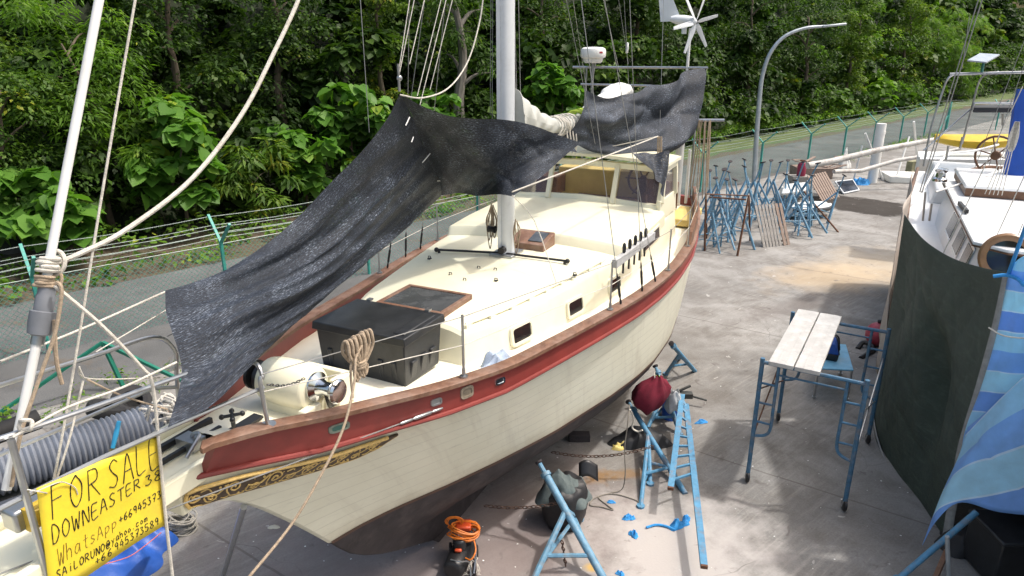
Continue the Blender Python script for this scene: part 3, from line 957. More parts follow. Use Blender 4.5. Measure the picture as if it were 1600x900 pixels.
# raised after rail seen at the quarter
mb = MB()
for sg in (1, -1):
    uu = np.linspace(8.3, 12, 20)
    rows = []
    for i, u in enumerate(uu):
        h = .20 * min(1, i / 1.0)
        w = bs(u) - .06
        rows.append([L(u, sg * (w + .035), zr(u) + .02), L(u, sg * (w + .035), zr(u) + .02 + h), L(u, sg * (w - .035), zr(u) + .02 + h), L(u, sg * (w - .035), zr(u) + .02), L(u, sg * (w + .035), zr(u) + .02)])
    mb.grid(rows); 
    for r_ in (rows[0], rows[-1]): mb.add(r_[:4], [(0, 1, 2, 3)])
mb.build('quarter_rail', VARN, boat)
# transom cap
mb = MB(); mb.bar(L(12.02, -1.33, zr(12) - .02), L(12.02, 1.33, zr(12) - .02), .14, .05); mb.bar(L(12.0, -1.28, zr(12) - .17), L(12.0, 1.28, zr(12) - .17), .05, .26)
mb.build('transom', RED, boat)
DK = .20
def zd(u): return zr(u) - DK
mb = MB()
rows = []
for u in np.linspace(.35, 11.97, 60):
    b_ = btop(u) + (bs(max(u, 0)) - .03 - btop(u)) * (bulw(u) - DK) / bulw(u) - .035
    rows.append([L(u, b_ * k, zd(max(u, 0)) + .05 * (1 - k * k)) for k in np.linspace(-1, 1, 11)])
mb.grid(rows)
DECKM = M('cream_deck_paint', (.82, .79, .65), .5, var=.04, scale=2, dirt=(.64, .59, .46), dirtamt=.5, dscale=1.4, bmp=.06, bscale=160)
mb.build('deck', DECKM, boat)

# cabin trunk with its higher after part
HW_U = [2.88, 3.1, 3.6, 4.5, 5.3, 6, 7, 8.4, 9.7]; HW_B = [.70, .80, .96, 1.13, 1.27, 1.38, 1.46, 1.46, 1.36]
def hw(u): return interp(u, HW_U, HW_B)
def trunk(u0, u1, z0f, z1f, inset, slope0, crown, n=26, r=.05, lean=.13):
    mb = MB(); rows = []
    for i, u in enumerate(np.linspace(u0, u1, n)):
        h = hw(u) - inset; z0 = z0f(u); z1 = z1f(u)
        row = [(h + lean * (z1 - z0), z0), (h + .015, z1 - r), (h - .012, z1 - .012), (h - r, z1)]
        top = [(h * k, z1 + crown * (1 - k * k)) for k in (.8, .5, .2)]
        half = row + top
        full = half + [(-w, z) for w, z in reversed(half)]
        rows.append([L(u, w, z) for w, z in full])
    # front face: slopes and rounds into the top
    f0 = []
    h = hw(u0) - inset
    for p in rows[0]:
        uu, w, z = loc(p)
        f0.append(L(u0 - .05 - slope0 * (1 - 0), w * .985, z0f(u0) - .0 if True else z))
    fr1 = [L(u0 - .035, loc(p)[1] * .985, loc(p)[2] - .035 if loc(p)[2] > z0f(u0) + .05 else loc(p)[2]) for p in rows[0]]
    mb.grid([f0, fr1] + rows)
    m_ = len(rows[-1])
    mb.add(rows[-1], [tuple(range(m_))])
    return mb
trunk(2.95, 9.7, lambda u: zd(u) - .02, lambda u: 3.20 + .0 * u, 0, .06, .075).build('cabin_trunk', CREAM, boat, angle=30)
trunk(6.32, 8.5, lambda u: 3.16, lambda u: interp(u, [6.3, 8.5], [3.335, 3.39]), .0, .05, .075, n=10).build('raised_cabin_top', CREAM, boat, angle=30)
# grab rail along the cabin edge
mb = MB()
P = [L(u, hw(u) - .09, 3.235) for u in np.linspace(3.05, 5.9, 24)]
mb.tube(P, .014, 6)
for u in np.linspace(3.1, 5.85, 9): mb.bar(L(u - .09, hw(u) - .09, 3.215), L(u + .09, hw(u) - .09, 3.215), .025, .05)
mb.build('grab_rail', CREAM, boat)
# cabin side windows
def side_window(u, z, lu, lz, sg=1, tilt=0):
    def P(a, c, off):
        uu = u + a; zz = z + c + a * tilt
        w = hw(uu) + .13 * (3.2 - zz) + .014 + off
        return L(uu, sg * w, zz)
    def ring(la, lc, r, off):
        out = []
        for (sx, sz, a0) in ((1, 1, 0), (-1, 1, 90), (-1, -1, 180), (1, -1, 270)):
            for k in range(5):
                t = math.radians(a0 + k * 22.5)
                out.append(P(sx * (la - r) + r * math.cos(t), sz * (lc - r) + r * math.sin(t), off))
        return out
    mb = MB()
    A = ring(lu / 2 + .032, lz / 2 + .032, .05, -.01); B = ring(lu / 2 + .032, lz / 2 + .032, .05, .018)
    C = ring(lu / 2, lz / 2, .035, .02); D = ring(lu / 2, lz / 2, .035, -.004)
    mb.grid([r_ + [r_[0]] for r_ in (A, B, C, D)])
    fr_ = mb.build('window', CREAM, boat, angle=40)
    mb = MB(); E_ = ring(lu / 2 + .003, lz / 2 + .003, .035, .006)
    mb.add(E_, [tuple(range(len(E_)))]); g_ = mb.build('pane', DGLASS, fr_, flat=True)
for sg in (1, -1):
    side_window(3.72, 2.945, .33, .17, sg, -.02)
    side_window(4.86, 2.905, .33, .17, sg, -.01)
    side_window(5.95, 2.89, .33, .17, sg)
for sg in (1, -1):
    mb = MB()
    q = [(7.0, 3.02), (8.1, 3.04), (8.1, 3.27), (7.0, 3.25)]
    mb.prism([L(u, sg * (hw(u) + .13 * (3.2 - z) * (z < 3.2) + .012), z) for u, z in q], L(0, sg * .02, 0) - L(0, 0, 0))
    f_ = mb.build('window', CREAM, boat, bevel=.01)
    mb = MB(); q = [(7.06, 3.055), (8.04, 3.07), (8.04, 3.235), (7.06, 3.215)]
    mb.prism([L(u, sg * (hw(u) + .13 * (3.2 - z) * (z < 3.2) + .034), z) for u, z in q], L(0, sg * .004, 0) - L(0, 0, 0)); mb.build('pane', HGLASS, f_, flat=True)

# pilothouse
RV3 = np.array([RV[0], RV[1], 0]); AV3 = np.array([AV[0], AV[1], 0])
ZC, ZT = 3.42, 4.10
def wsp(w, z):                         # raked windscreen surface
    base = 8.42 if abs(w) < .6 else 8.42 + (abs(w) - .6) * .12
    return L(base + (z - 3.42) * .42, w, z)
mb = MB()
mb.prism([wsp(-1.38, 3.34), wsp(-.6, 3.40), wsp(0, 3.44), wsp(.6, 3.40), wsp(1.38, 3.34), wsp(1.38, 3.46), wsp(.6, 3.53), wsp(0, 3.55), wsp(-.6, 3.53), wsp(-1.38, 3.46)], AV3 * .07)
for w in (-1.35, -.62, .57, 1.35):
    mb.bar(wsp(w, 3.44), wsp(w, 4.08), .085, .075, up=AV3)
mb.bar(wsp(-1.38, 4.03), wsp(0, 4.08), .12, .10); mb.bar(wsp(0, 4.08), wsp(1.38, 4.03), .12, .10)
mb.build('windscreen_frame', CREAM, boat, bevel=.012)
for (a, c, mt) in ((-1.30, -.67, TGLASS), (-.57, .52, CGLASS), (.62, 1.30, TGLASS)):
    mb = MB(); mb.prism([wsp(a, 3.49) + AV3 * .03, wsp(c, 3.49) + AV3 * .03, wsp(c, 4.03) + AV3 * .03, wsp(a, 4.03) + AV3 * .03], AV3 * .006)
    mb.build('windscreen_pane', mt, boat, flat=True)
for sg in (1, -1):
    mb = MB()
    def sp_(u, z): return L(u, sg * (1.40 - .06 * (z - 3.4)), z)
    mb.prism([sp_(8.45, 3.2), sp_(9.6, 3.2), sp_(9.6, 3.55), sp_(8.5, 3.55)], RV3 * -sg * .06)
    for u in (8.75, 9.5): mb.bar(sp_(u if u > 8.8 else 8.55, 3.5), sp_(u, 4.08), .07, .09)
    mb.bar(sp_(8.75, 4.05), sp_(9.55, 4.05), .07, .12)
    f_ = mb.build('pilothouse_side', CREAM, boat, bevel=.01)
    mb = MB()
    for a0, a1, c in ((8.62, 8.8, 9.46),):
        mb.prism([sp_(a0, 3.55) - RV3 * sg * .02, sp_(c, 3.55) - RV3 * sg * .02, sp_(c, 4.0) - RV3 * sg * .02, sp_(a1, 4.0) - RV3 * sg * .02], RV3 * -sg * .006)
    mb.build('pane', TGLASS, f_, flat=True)
mb = MB(); rows = []
for dz in (0, .06):
    pass
top = []; bot = []
for u in np.linspace(8.62, 9.6, 8):
    bow = -.10 * (1 - 0)
    row = []
    for k in np.linspace(-1, 1, 11):
        uu = u - .10 * (1 - k * k) * (u < 8.7); row.append(L(uu, 1.44 * k, 4.10 + .10 * (1 - k * k)))
    top.append([p + np.array([0, 0, .05]) for p in row]); bot.append(row)
mb.grid(top); mb.grid(bot, flip=True)
mb.grid([top[0], bot[0]]); mb.grid([top[-1], bot[-1]]); mb.grid([[r_[0] for r_ in top], [r_[0] for r_ in bot]]); mb.grid([[r_[-1] for r_ in top], [r_[-1] for r_ in bot]])
mb.build('pilothouse_roof', CREAM, boat, angle=50)
# inside the pilothouse and the cockpit behind it
mb = MB(); mb.box(L(9.2, 0, 3.20), (2.6, 1.3, .03), BOATROT); mb.build('cockpit_sole', VARN, boat)
mb = MB(); mb.box(L(10.42, -.25, 3.40), (1.7, .5, .62), np.column_stack([RV3, AV3, (0, 0, 1)]))
st_ = mb.build('cockpit_seat', OCHRE, boat, bevel=.02)
mb = MB(); mb.box(L(10.62, -.25, 3.735), (1.75, .09, .06), np.column_stack([RV3, AV3, (0, 0, 1)])); mb.build('seat_back_trim', VARN, st_, bevel=.01)
mb = MB(); mb.box(L(10.1, .95, 3.35), (.75, .06, .5), np.column_stack([RV3, AV3, (0, 0, 1)])); mb.box(L(10.0, -1.2, 3.4), (.5, .6, .35), np.column_stack([RV3, AV3, (0, 0, 1)])); mb.build('locker', VARN, boat, bevel=.01)
wc = L(9.35, .85, 3.74); waxis = nrm(-AV3 + np.array([0, 0, .35]))
wu = nrm(np.cross(waxis, RV3)); 
ring = [wc + .27 * (math.cos(t) * RV3 + math.sin(t) * wu) for t in np.linspace(0, 2 * math.pi, 28)[:-1]]
mb = MB(); mb.tube(ring, .022, 8, closed=True)
for k in range(6):
    t = k * math.pi / 3; mb.cyl(wc, wc + .33 * (math.cos(t) * RV3 + math.sin(t) * wu), .014, n=6)
mb.lathe([(.06, -.03), (.07, 0), (.06, .03)], wc, waxis, 12)
mb.bar(wc, wc + np.array([0, 0, -.5]) + AV3 * .1, .12, .12); mb.build('steering_wheel', VARN, boat)
mb = MB()
for sg in (1, -1):
    mb.prism([L(10.05, sg * 1.25, 2.72), L(11.6, sg * 1.02, 2.72), L(11.6, sg * 1.02, 3.12), L(10.05, sg * 1.25, 3.2)], RV3 * -sg * .1)
mb.box(L(11.6, 0, 2.95), (2.0, .1, 1.1), np.column_stack([RV3, AV3, (0, 0, 1)]))
mb.build('coaming', CREAM, boat, bevel=.015)
mb = MB()
mb.box(L(10.8, 1.35, 2.80), (.45, 1.2, .14), np.column_stack([RV3, AV3, (0, 0, 1)])); mb.build('side_locker', OCHRE, boat, bevel=.02)
# mooring bitts and sheet winch on the quarter
mb = MB()
for p in (L(10.35, 1.12, 3.2), L(11.2, 1.0, 3.12)):
    mb.lathe([(.085, 0), (.085, .05), (.06, .07), (.055, .14), (.075, .16), (.075, .19), (.03, .2)], p, n=14)
mb.build('winch', CHROME, boat)
# mizzen stub post at the stern
mb = MB(); mb.tube([L(11.3, 1.05, 2.9), L(11.3, 1.05, 4.2)], .085, 12); mb.tube([L(11.55, 1.2, 2.9), L(11.55, 1.2, 4.0)], .03, 8); mb.build('stern_post', PVCW, boat)

# fore hatch, companion hatch, mast track, eyes
def frame_hatch(u0, u1, w0, w1, z, h, name):
    mb = MB()
    t = .05
    for a, b_, c, d in ((u0, u0 + t, w0, w1), (u1 - t, u1, w0, w1), (u0 + t, u1 - t, w0, w0 + t), (u0 + t, u1 - t, w1 - t, w1)):
        mb.hexa([L(a, c, z), L(b_, c, z), L(b_, d, z), L(a, d, z)], [L(a, c, z + h), L(b_, c, z + h), L(b_, d, z + h), L(a, d, z + h)])
    f_ = mb.build(name, TEAK, boat, bevel=.006)
    mb = MB(); mb.hexa([L(u0 + t, w0 + t, z), L(u1 - t, w0 + t, z), L(u1 - t, w1 - t, z), L(u0 + t, w1 - t, z)], [L(u0 + t, w0 + t, z + h - .012), L(u1 - t, w0 + t, z + h - .012), L(u1 - t, w1 - t, z + h - .012), L(u0 + t, w1 - t, z + h - .012)])
    mb.build('pane', HGLASS, f_, flat=True); return f_
frame_hatch(3.02, 3.70, -.43, .42, 3.23, .09, 'fore_hatch')
mb = MB()
b4 = [L(5.78, -.13, 3.25), L(6.22, -.13, 3.25), L(6.22, .42, 3.25), L(5.78, .42, 3.25)]
t4 = [L(5.78, -.13, 3.36), L(6.22, -.13, 3.45), L(6.22, .42, 3.45), L(5.78, .42, 3.36)]
mb.hexa(b4, t4); hb_ = mb.build('companion_hatch', TEAK, boat, bevel=.012)
mb = MB()
t5 = [L(5.86, .15, 3.382), L(6.15, .15, 3.442), L(6.15, .36, 3.442), L(5.86, .36, 3.382)]
mb.prism(t5, (0, 0, .008)); mb.build('pane', HGLASS, hb_, flat=True)
mb = MB(); a_ = L(5.23, -.98, 3.275); c_ = L(5.47, .90, 3.285); m_ = (a_ + c_) / 2 + np.array([0, 0, .035])
mb.tube([a_, m_, c_], .017, 8)
for p in (a_, c_): mb.ball(p, .035, 10, 6)
for f in (.02, .5, .98):
    p = a_ + (c_ - a_) * f; mb.cyl(p - np.array([0, 0, .05]), p, .02, n=8)
mb.build('jib_track', BLACKM, boat)
for (px, py) in ((671, 404), (748, 420), (774, 423), (704, 430), (726, 439), (775, 439), (898, 430)):
    p = Z(px, py, 3.265)
    mb = MB(); mb.box(p, (.055, .04, .012), BOATROT); mb.tube([p + RV3 * -.02, p + RV3 * -.016 + np.array([0, 0, .035]), p + RV3 * .016 + np.array([0, 0, .035]), p + RV3 * .02], .006, 6)
    mb.build('deck_eye', BLACKM, boat)

# mast with track, halyards and heel fittings
MAST_H = 18.5
mb = MB(); rows = []
for z in np.linspace(3.2, MAST_H, 18):
    row = []
    for k in range(22):
        t = 2 * math.pi * k / 22
        row.append(L(5.47 + .14 * math.sin(t), .105 * math.cos(t), z))
    rows.append(row + [row[0]])
mb.grid(rows)
mb.add(rows[-1][:22], [tuple(range(22))])
mast = mb.build('mast', ALU, boat, angle=50)
mb = MB(); mb.bar(L(5.31, -.03, 3.4), L(5.31, -.03, MAST_H), .045, .03); mb.build('mast_track', ALU, mast)
mb = MB(); mb.box(L(5.47, 0, 3.285), (.34, .40, .05), np.column_stack([RV3, AV3, (0, 0, 1)])); mb.build('mast_step', STEEL, mast, bevel=.01)
mb = MB(); mb.lathe([(.03, 0), (.055, .02), (.04, .05), (.04, .1), (.05, .12)], L(5.40, -.12, 3.62), -RV3, 12); mb.lathe([(.03, 0), (.05, .02), (.035, .05), (.05, .1)], L(5.33, .03, 3.38), -AV3, 10); mb.build('mast_winch', BLACKM, mast)
# coiled halyards hanging at the mast foot
for (w, u, z, n_) in ((-.20, 5.42, 3.98, 8), (.15, 5.44, 3.80, 3)):
    mb = MB(); rnd = random.Random(n_)
    for k in range(n_):
        ln = .28 + .34 * rnd.random(); dx = .05 * rnd.uniform(-1, 1); z = z - .03 * rnd.random()
        pts = [L(u, w, z), L(u - .02, w - .025 + dx, z - ln * .5), L(u, w + dx, z - ln), L(u + .02, w + .03 + dx, z - ln * .55), L(u, w + .02, z - .02)]
        mb.tube(spline(pts, 6), .007, 6)
    mb.build('coiled_halyard', ROPEB, boat)
# boom and flaked mainsail
mb = MB(); mb.tube([L(5.65, 0, 4.55), L(10.9, -.1, 4.75)], .075, 12); mb.build('boom', ALU, boat)
SAILM = M('grey_white_sailcloth', (.42, .43, .40), .85, var=.14, scale=4, dirt=(.40, .41, .37), dscale=3, bmp=.5, bscale=9)
def bundle(cent, rad, n=26, m=40, seed=1, amp=.12, freq=9):
    rnd = np.random.RandomState(seed); ph = rnd.uniform(0, 6, 8)
    C_ = spline(cent, 8); rows = []
    for i, c in enumerate(C_):
        f = i / (len(C_) - 1); ra = interp(f, [q[0] for q in rad], [q[1] for q in rad]); rb = interp(f, [q[0] for q in rad], [q[2] for q in rad])
        row = []
        for k in range(n):
            t = 2 * math.pi * k / n
            w = 1 + amp * math.sin(3 * t + ph[0] + freq * f * 3) * .5 + amp * .6 * math.sin(5 * t + ph[1] - freq * f * 5) + amp * .5 * math.sin(freq * 4 * f + ph[2] + t)
            row.append(np.asarray(c) + RV3 * ra * w * math.cos(t) + np.array([0, 0, rb * w * math.sin(t)]))
        rows.append(row + [row[0]])
    mb = MB(); mb.grid(rows); mb.add(rows[0][:-1], [tuple(range(n))]); mb.add(rows[-1][:-1], [tuple(range(n))])
    return mb
mb = bundle([L(5.6, 0, 5.14), L(6.1, 0, 5.02), L(6.7, -.0, 4.90), L(7.4, .03, 4.82), L(8.4, .05, 4.82)], [(0, .20, .36), (.18, .19, .27), (.42, .16, .16), (.7, .16, .12), (1, .16, .12)], seed=3)
sail = mb.build('mainsail', SAILM, boat, angle=60, subsurf=1)
SAILW = M('white_sailcloth', (.68, .69, .67), .75, var=.05, scale=5, bmp=.4, bscale=8)
mb = bundle([L(8.2, .06, 4.84), L(8.8, .05, 4.96), L(9.6, .03, 5.05), L(10.2, .03, 5.18), L(10.6, .06, 5.14)], [(0, .16, .12), (.3, .18, .13), (.7, .24, .15), (.9, .22, .15), (1, .1, .08)], seed=5, amp=.09)
mb.build('mainsail', SAILW, boat, angle=60, subsurf=1)
LIME = M('lime_strap', (.42, .55, .06), .7, var=.2, scale=9)
mb = MB()
for k, u in enumerate((7.95, 8.1, 8.25)):
    P = [L(u + .05 * math.sin(t * 2 + u * 9), .06 + .20 * math.cos(t), 4.85 + .155 * math.sin(t)) for t in np.linspace(0, 2 * math.pi, 16)]
    mb.tube(P[:-1], .026, 6, closed=True)
mb.build('sail_tie', LIME, boat)
mb = MB()
for k in range(9):
    u = 6.9 + .09 * k + .03 * math.sin(k * 5); c_ = interp(u, [6.5, 8.4], [4.88, 4.84])
    P = [L(u + .08 * math.sin(t + k), .03 + .20 * math.cos(t), c_ - .03 + .16 * math.sin(t)) for t in np.linspace(0, 2 * math.pi, 14)]
    mb.tube(P[:-1], .012, 6, closed=True)
mb.build('lashing', ROPEW, boat)
mb = MB()
for k in range(4):
    p = L(7.1 + .12 * k, .22, 4.78); mb.tube(spline([p, p + RV3 * .03 + np.array([0, 0, -.18]), p + AV3 * .05 + np.array([0, 0, -.28 - .04 * k])], 4), .011, 6)
mb.build('lashing', ROPEW, boat)
# stern arch with radar, wind turbine
mb = MB()
mb.tube([L(12, -1.54, 5.55), L(12, 1.33, 5.57)], .024, 8); mb.tube([L(11.6, -1.2, 5.22), L(11.6, 1.2, 5.22)], .022, 8)
for w in (-1.25, 1.2):
    mb.tube([L(11.9, w, 2.95), L(12, w * .98, 5.55)], .022, 8)
mb.tube([L(11.9, 1.15, 4.55), L(12.05, 1.74, 4.56)], .03, 8)
arch = mb.build('stern_arch', STEEL, boat)
mb = MB(); rp = L(12, -1.09, 0)
mb.tube([rp + np.array([0, 0, 4.6]), rp + np.array([0, 0, 5.66])], .032, 10); mb.tube([rp + np.array([0, 0, 5.3]), rp + RV3 * .06 + np.array([0, 0, 5.64])], .014, 8); mb.build('radar_pole', STEEL, boat)
mb = MB(); mb.lathe([(.02, 0), (.17, .0), (.20, .03), (.215, .09), (.255, .11), (.27, .14), (.27, .24), (.25, .29), (.20, .315), (.03, .325)], rp + np.array([0, 0, 5.64]), n=32)
rd = mb.build('radar_dome', PVCW, boat, angle=35)
mb = MB()
for k in range(7):
    t = -1.15 + k * .045
    d_ = np.array([math.cos(t), math.sin(t), 0]); mb.box(rp + np.array([0, 0, 5.855]) + d_ * .272, (.004, .009, .035), np.column_stack([d_, np.cross((0, 0, 1), d_), (0, 0, 1)]))
mb.build('red_lettering', M('red_print', (.45, .05, .06), .5), rd, flat=True)
wp = L(12, .92, 0); hubz = 6.42
wg = MB(); wg.tube([wp + np.array([0, 0, 4.4]), wp + np.array([0, 0, hubz - .1])], .028, 10); wgp = wg.build('turbine_pole', PVCW, boat)
TURB = M('white_turbine_paint', (.66, .69, .71), .4, var=.06)
hub = PU(1078, 33, 12.0); hub0 = hub
back = nrm(np.array([-.93, .30, .12]))
front = -back
mb = MB(); mb.lathe([(.02, -.14), (.07, -.1), (.095, 0), (.10, .12), (.085, .28), (.05, .38)], hub, back, 16); mb.cyl(hub + back * .1 + np.array([0, 0, -.25]), hub + back * .1, .05, .06, 10)
tb = mb.build('wind_turbine', TURB, boat)
side = nrm(np.cross(front, (0, 0, 1))); vup = np.cross(side, front)
# turned so that the disc shows its face a little
bu = nrm(np.array([.62, -.78, 0])); 
disc_n = nrm(np.array([.55, -.80, -.1])); e1 = nrm(np.cross(disc_n, (0, 0, 1))); e2 = np.cross(e1, disc_n)
hubf = hub + front * .12
for k in range(6):
    t = math.radians(-12 + 60 * k); d_ = math.cos(t) * e1 + math.sin(t) * e2; tn = np.cross(disc_n, d_)
    mb = MB(); rows = []
    for q, (rr, cw, tw_) in enumerate(((.05, .03, .6), (.16, .052, .5), (.36, .043, .3), (.62, .03, .15))):
        cdir_ = nrm(tn * math.cos(tw_) + disc_n * math.sin(tw_))
        nn_ = np.cross(d_, cdir_)
        rows.append([hubf + d_ * rr + cdir_ * cw, hubf + d_ * rr + nn_ * .008, hubf + d_ * rr - cdir_ * cw, hubf + d_ * rr - nn_ * .008, hubf + d_ * rr + cdir_ * cw])
    mb.grid(rows); mb.add(rows[-1][:4], [(0, 1, 2, 3)]); mb.build('blade', TURB, tb)
tl0 = hub + back * .38
fin = [PU(1061, 22, 12.05), PU(1060, 33, 12.05), PU(1032, 34, 12.1), PU(1028, -18, 12.1), PU(1045, -18, 12.1)]
mb = MB(); mb.prism(fin, nrm(np.cross(back, (0, 0, 1))) * .015); mb.tube([tl0 - back * .1, (fin[0] + fin[1]) / 2], .022, 8); mb.build('tail_fin', TURB, tb)

# ---- bow: bowsprit platform, pulpit, furler, windlass
mb = MB()
def plat(u0, u1, wa, wb, z0, z1, m=0):
    mb.hexa([L(u0, wa, z0), L(u1, wa, z0), L(u1, wb, z0), L(u0, wb, z0)], [L(u0, wa, z1), L(u1, wa, z1), L(u1, wb, z1), L(u0, wb, z1)], m)
plat(-2.4, .85, -.42, .115, 3.04, 3.13); plat(-2.4, .20, .12, .185, 3.02, 3.185); plat(-2.4, .6, -.50, -.425, 3.02, 3.185); plat(-.10, .6, -.09, .105, 2.80, 3.038)
mb.build('bowsprit', CREAM, boat, bevel=.015)
mb = MB()
plat(-.25, .55, -.28, -.24, 3.145, 3.19); plat(-.25, .5, -.12, -.09, 3.145, 3.18)
mb.build('anchor_channel', BLACKM, boat)
mb = MB(); sc_ = L(.52, .02, 3.16)
plat(.33, .78, -.03, .07, 3.145, 3.165); mb.cyl(sc_ , sc_ + np.array([0, 0, .13]), .018, n=8)
for k in range(4):
    t = k * math.pi / 2 + .4; q = sc_ + np.array([math.cos(t) * .075, math.sin(t) * .075, .13]); mb.cyl(sc_ + np.array([0, 0, .13]), q, .014, n=8); mb.ball(q, .022, 8, 6)
mb.build('chain_stopper', BLACKM, boat)
mb = MB(); p = L(.22, -.1, 3.15); mb.box(p + np.array([0, 0, .04]), (.12, .18, .08), BOATROT); mb.tube(spline([p, p + np.array([0.02, 0, .1]), p + RV3 * .1 + np.array([0, 0, .12]), p + RV3 * .12 - AV3 * .15 + np.array([0, 0, .02])], 5), .016, 8); mb.build('bow_roller', STEEL, boat)
# windlass
wl = L(1.14, .07, 3.29)
mb = MB(); mb.lathe([(.02, -.27), (.15, -.265), (.185, -.25), (.20, -.18), (.207, 0), (.20, .17), (.185, .225), (.15, .245), (.02, .25)], wl, RV3, 36)
mb.box(wl + np.array([0, 0, -.23]), (.3, .42, .2), BOATROT)
wls = mb.build('windlass', CREAM, boat, angle=40, bevel=.01)
mb = MB(); mb.lathe([(.03, .24), (.125, .25), (.125, .27), (.075, .30), (.055, .36), (.06, .42), (.10, .46), (.105, .48), (.09, .50), (.03, .505)], wl + np.array([0, 0, .03]), RV3, 28); mb.build('gypsy_drum', CHROME, wls, angle=40)
mb = MB(); mb.lathe([(.03, .28), (.13, .29), (.135, .33), (.08, .34), (.08, .39), (.13, .40), (.13, .43), (.02, .44)], wl + np.array([0, 0, .0]), -RV3, 24); mb.build('chain_wheel', BLACKM, wls)
for (du, dw, sx, sy, h) in ((.30, .36, .22, .09, .27), (.42, .12, .06, .55, .25), (-.10, .34, .20, .08, .16)):
    mb = MB(); mb.box(L(1.12 + du, dw, 3.03 + h / 2), (sx, sy, h), BOATROT); mb.build('windlass_bed', CREAM, boat, bevel=.012)
mb = MB(); p = L(1.2, .36, 3.28)
for k in range(3): mb.tube(spline([p + AV3 * .03 * k, p + AV3 * .03 * k + np.array([0, 0, -.12]) + RV3 * .02, p + AV3 * (.05 + .03 * k) + np.array([0, 0, -.2])], 4), .018, 6)
mb.build('hanging_strap', BLACKM, wls)
# pulpit
PUL = MB()
ptop = PW(405, 570, .44)
PUL.tube(spline([L(.47, .44, 3.33), L(.45, .44, 3.7), PW(410, 590, .43), PW(404, 572, .38), PW(390, 566, .26), PW(340, 568, .10), PW(275, 590, .14), PW(140, 638, .19), PW(40, 672, .17), PW(-60, 705, .15)], 6), .016, 8)
PUL.tube([PW(412, 605, .42), PW(265, 668, .24), PW(160, 715, .21), PW(0, 795, .16), PW(-70, 827, .14)], .016, 8)
PUL.tube(spline([L(.44, -.46, 3.33), PW(276, 585, -.46), PW(273, 548, -.45), PW(240, 527, -.42), PW(150, 555, -.38), PW(0, 602, -.32), PW(-80, 630, -.28)], 6), .016, 8)
PUL.tube([PW(275, 605, -.46), PW(240, 607, -.42), PW(37, 695, -.34), PW(-60, 735, -.3)], .014, 8)
PUL.tube([PW(17, 687, .19), PW(75, 900, .19), PW(84, 935, .19)], .020, 8)
PUL.cyl(L(.47, .44, 3.31), L(.47, .44, 3.345), .06, n=12)
PUL.build('pulpit', STEEL, boat)
# furled forestay and its drum
fs = [PW(10, 765, 0), PW(65, 500, 0), PW(77, 410, 0), PW(155, 0, 0)]
d_ = nrm(fs[3] - fs[1]); top_ = fs[3] + d_ * 13
mb = MB(); mb.tube([fs[0], fs[1], fs[2], fs[3], top_], .026, 10); fst = mb.build('furled_forestay', PVCW, boat)
mb = MB(); c_ = fs[1] ; mb.lathe([(.035, -.09), (.06, -.08), (.066, -.02), (.066, .05), (.05, .055), (.05, .14), (.045, .15), (.045, .2)], c_, d_, 24); mb.build('furling_drum', M('grey_drum_plastic', (.17, .18, .20), .5), fst)
mb = MB(); mb.cyl(c_ - d_ * .14, c_ - d_ * .08, .035, n=12); mb.build('drum_collar', STEEL, fst)
# knot and tails of tan and white rope round the furler
def knot(c, ax, r, n, rr, mat, name, seed=1):
    mb = MB(); rnd = random.Random(seed); ax = nrm(ax); u = nrm(np.cross(ax, (0, 1, 0))); w = np.cross(ax, u)
    P = []
    for k in range(n * 8):
        t = 2 * math.pi * k / 8; P.append(np.asarray(c) + ax * (rr * 1.7 * k / 8 - rr * n) + (r + .012 * rnd.uniform(-1, 1)) * (math.cos(t) * u + math.sin(t) * w))
    mb.tube(spline(P, 2), rr, 7)
    P = [np.asarray(c) + (r * 1.2) * (math.cos(t) * u * 1.0 + math.sin(t) * ax * 1.3) + w * -.055 for t in np.linspace(0, 2 * math.pi, 14)[:-1]]
    mb.tube(spline(P, 2, True), rr, 7, closed=True)
    return mb.build(name, mat, boat)
knot(fs[2] + d_ * .0, d_, .045, 4, .013, ROPEW, 'rope_knot')
knot(fs[2] - d_ * .10, d_, .045, 4, .010, ROPEB, 'rope_knot', 2)
def rope(pts, r, mat, name='rope', parent=None, n=7, sub=8):
    mb = MB(); mb.tube(spline(pts, sub), r, n); return mb.build(name, mat, parent if parent is not None else boat)
rope([PW(85, 413, -.05), PW(130, 394, 0), PW(200, 357, 0), PW(300, 279, 0), PW(378, 178, 0), PW(430, 78, 0), PW(466, 0, 0), PW(490, -70, 0), L(4.2, 0, 9.0), L(5.3, 0, 13.5)], .0155, ROPEW, 'sagging_rope')
rope([PW(88, 440, .1), PW(96, 455, .13), PW(86, 520, .12), PW(62, 590, .1), PW(32, 680, .08), PW(18, 760, .05)], .011, ROPEB, 'hanging_line')
rope([PW(85, 500, .08), PW(88, 560, .09), PW(97, 600, .09)], .012, ROPEB, 'hanging_line')
rope([PW(86, 447, .1), PW(160, 510, .18), PW(222, 575, .22), PW(238, 600, .23), PW(248, 690, .23), PW(258, 800, .23), PW(270, 905, .23), PW(276, 960, .23)], .0115, ROPEW, 'sign_rope')
rope([L(5.3, 0, 16.0), PW(213, -10, 0)], .008, ROPEW, 'halyard', sub=1)
rope([PW(213, -10, 0), PW(160, 300, 0), PW(118, 560, 0), PW(85, 745, 0), PW(70, 790, 0)], .008, ROPEW, 'halyard')
rope([PW(130, 595, -.05), PW(110, 680, -.02), PW(88, 750, 0)], .007, ROPEW, 'halyard')
rope([PW(131, 590, -.05), PW(124, 573, -.05), PW(140, 592, -.1), PW(250, 590, -.35)], .005, ROPEW, 'lashing')
rope([PW(136, 593, 0), PW(190, 618, .1), PW(262, 640, .25)], .006, ROPEB, 'lashing')
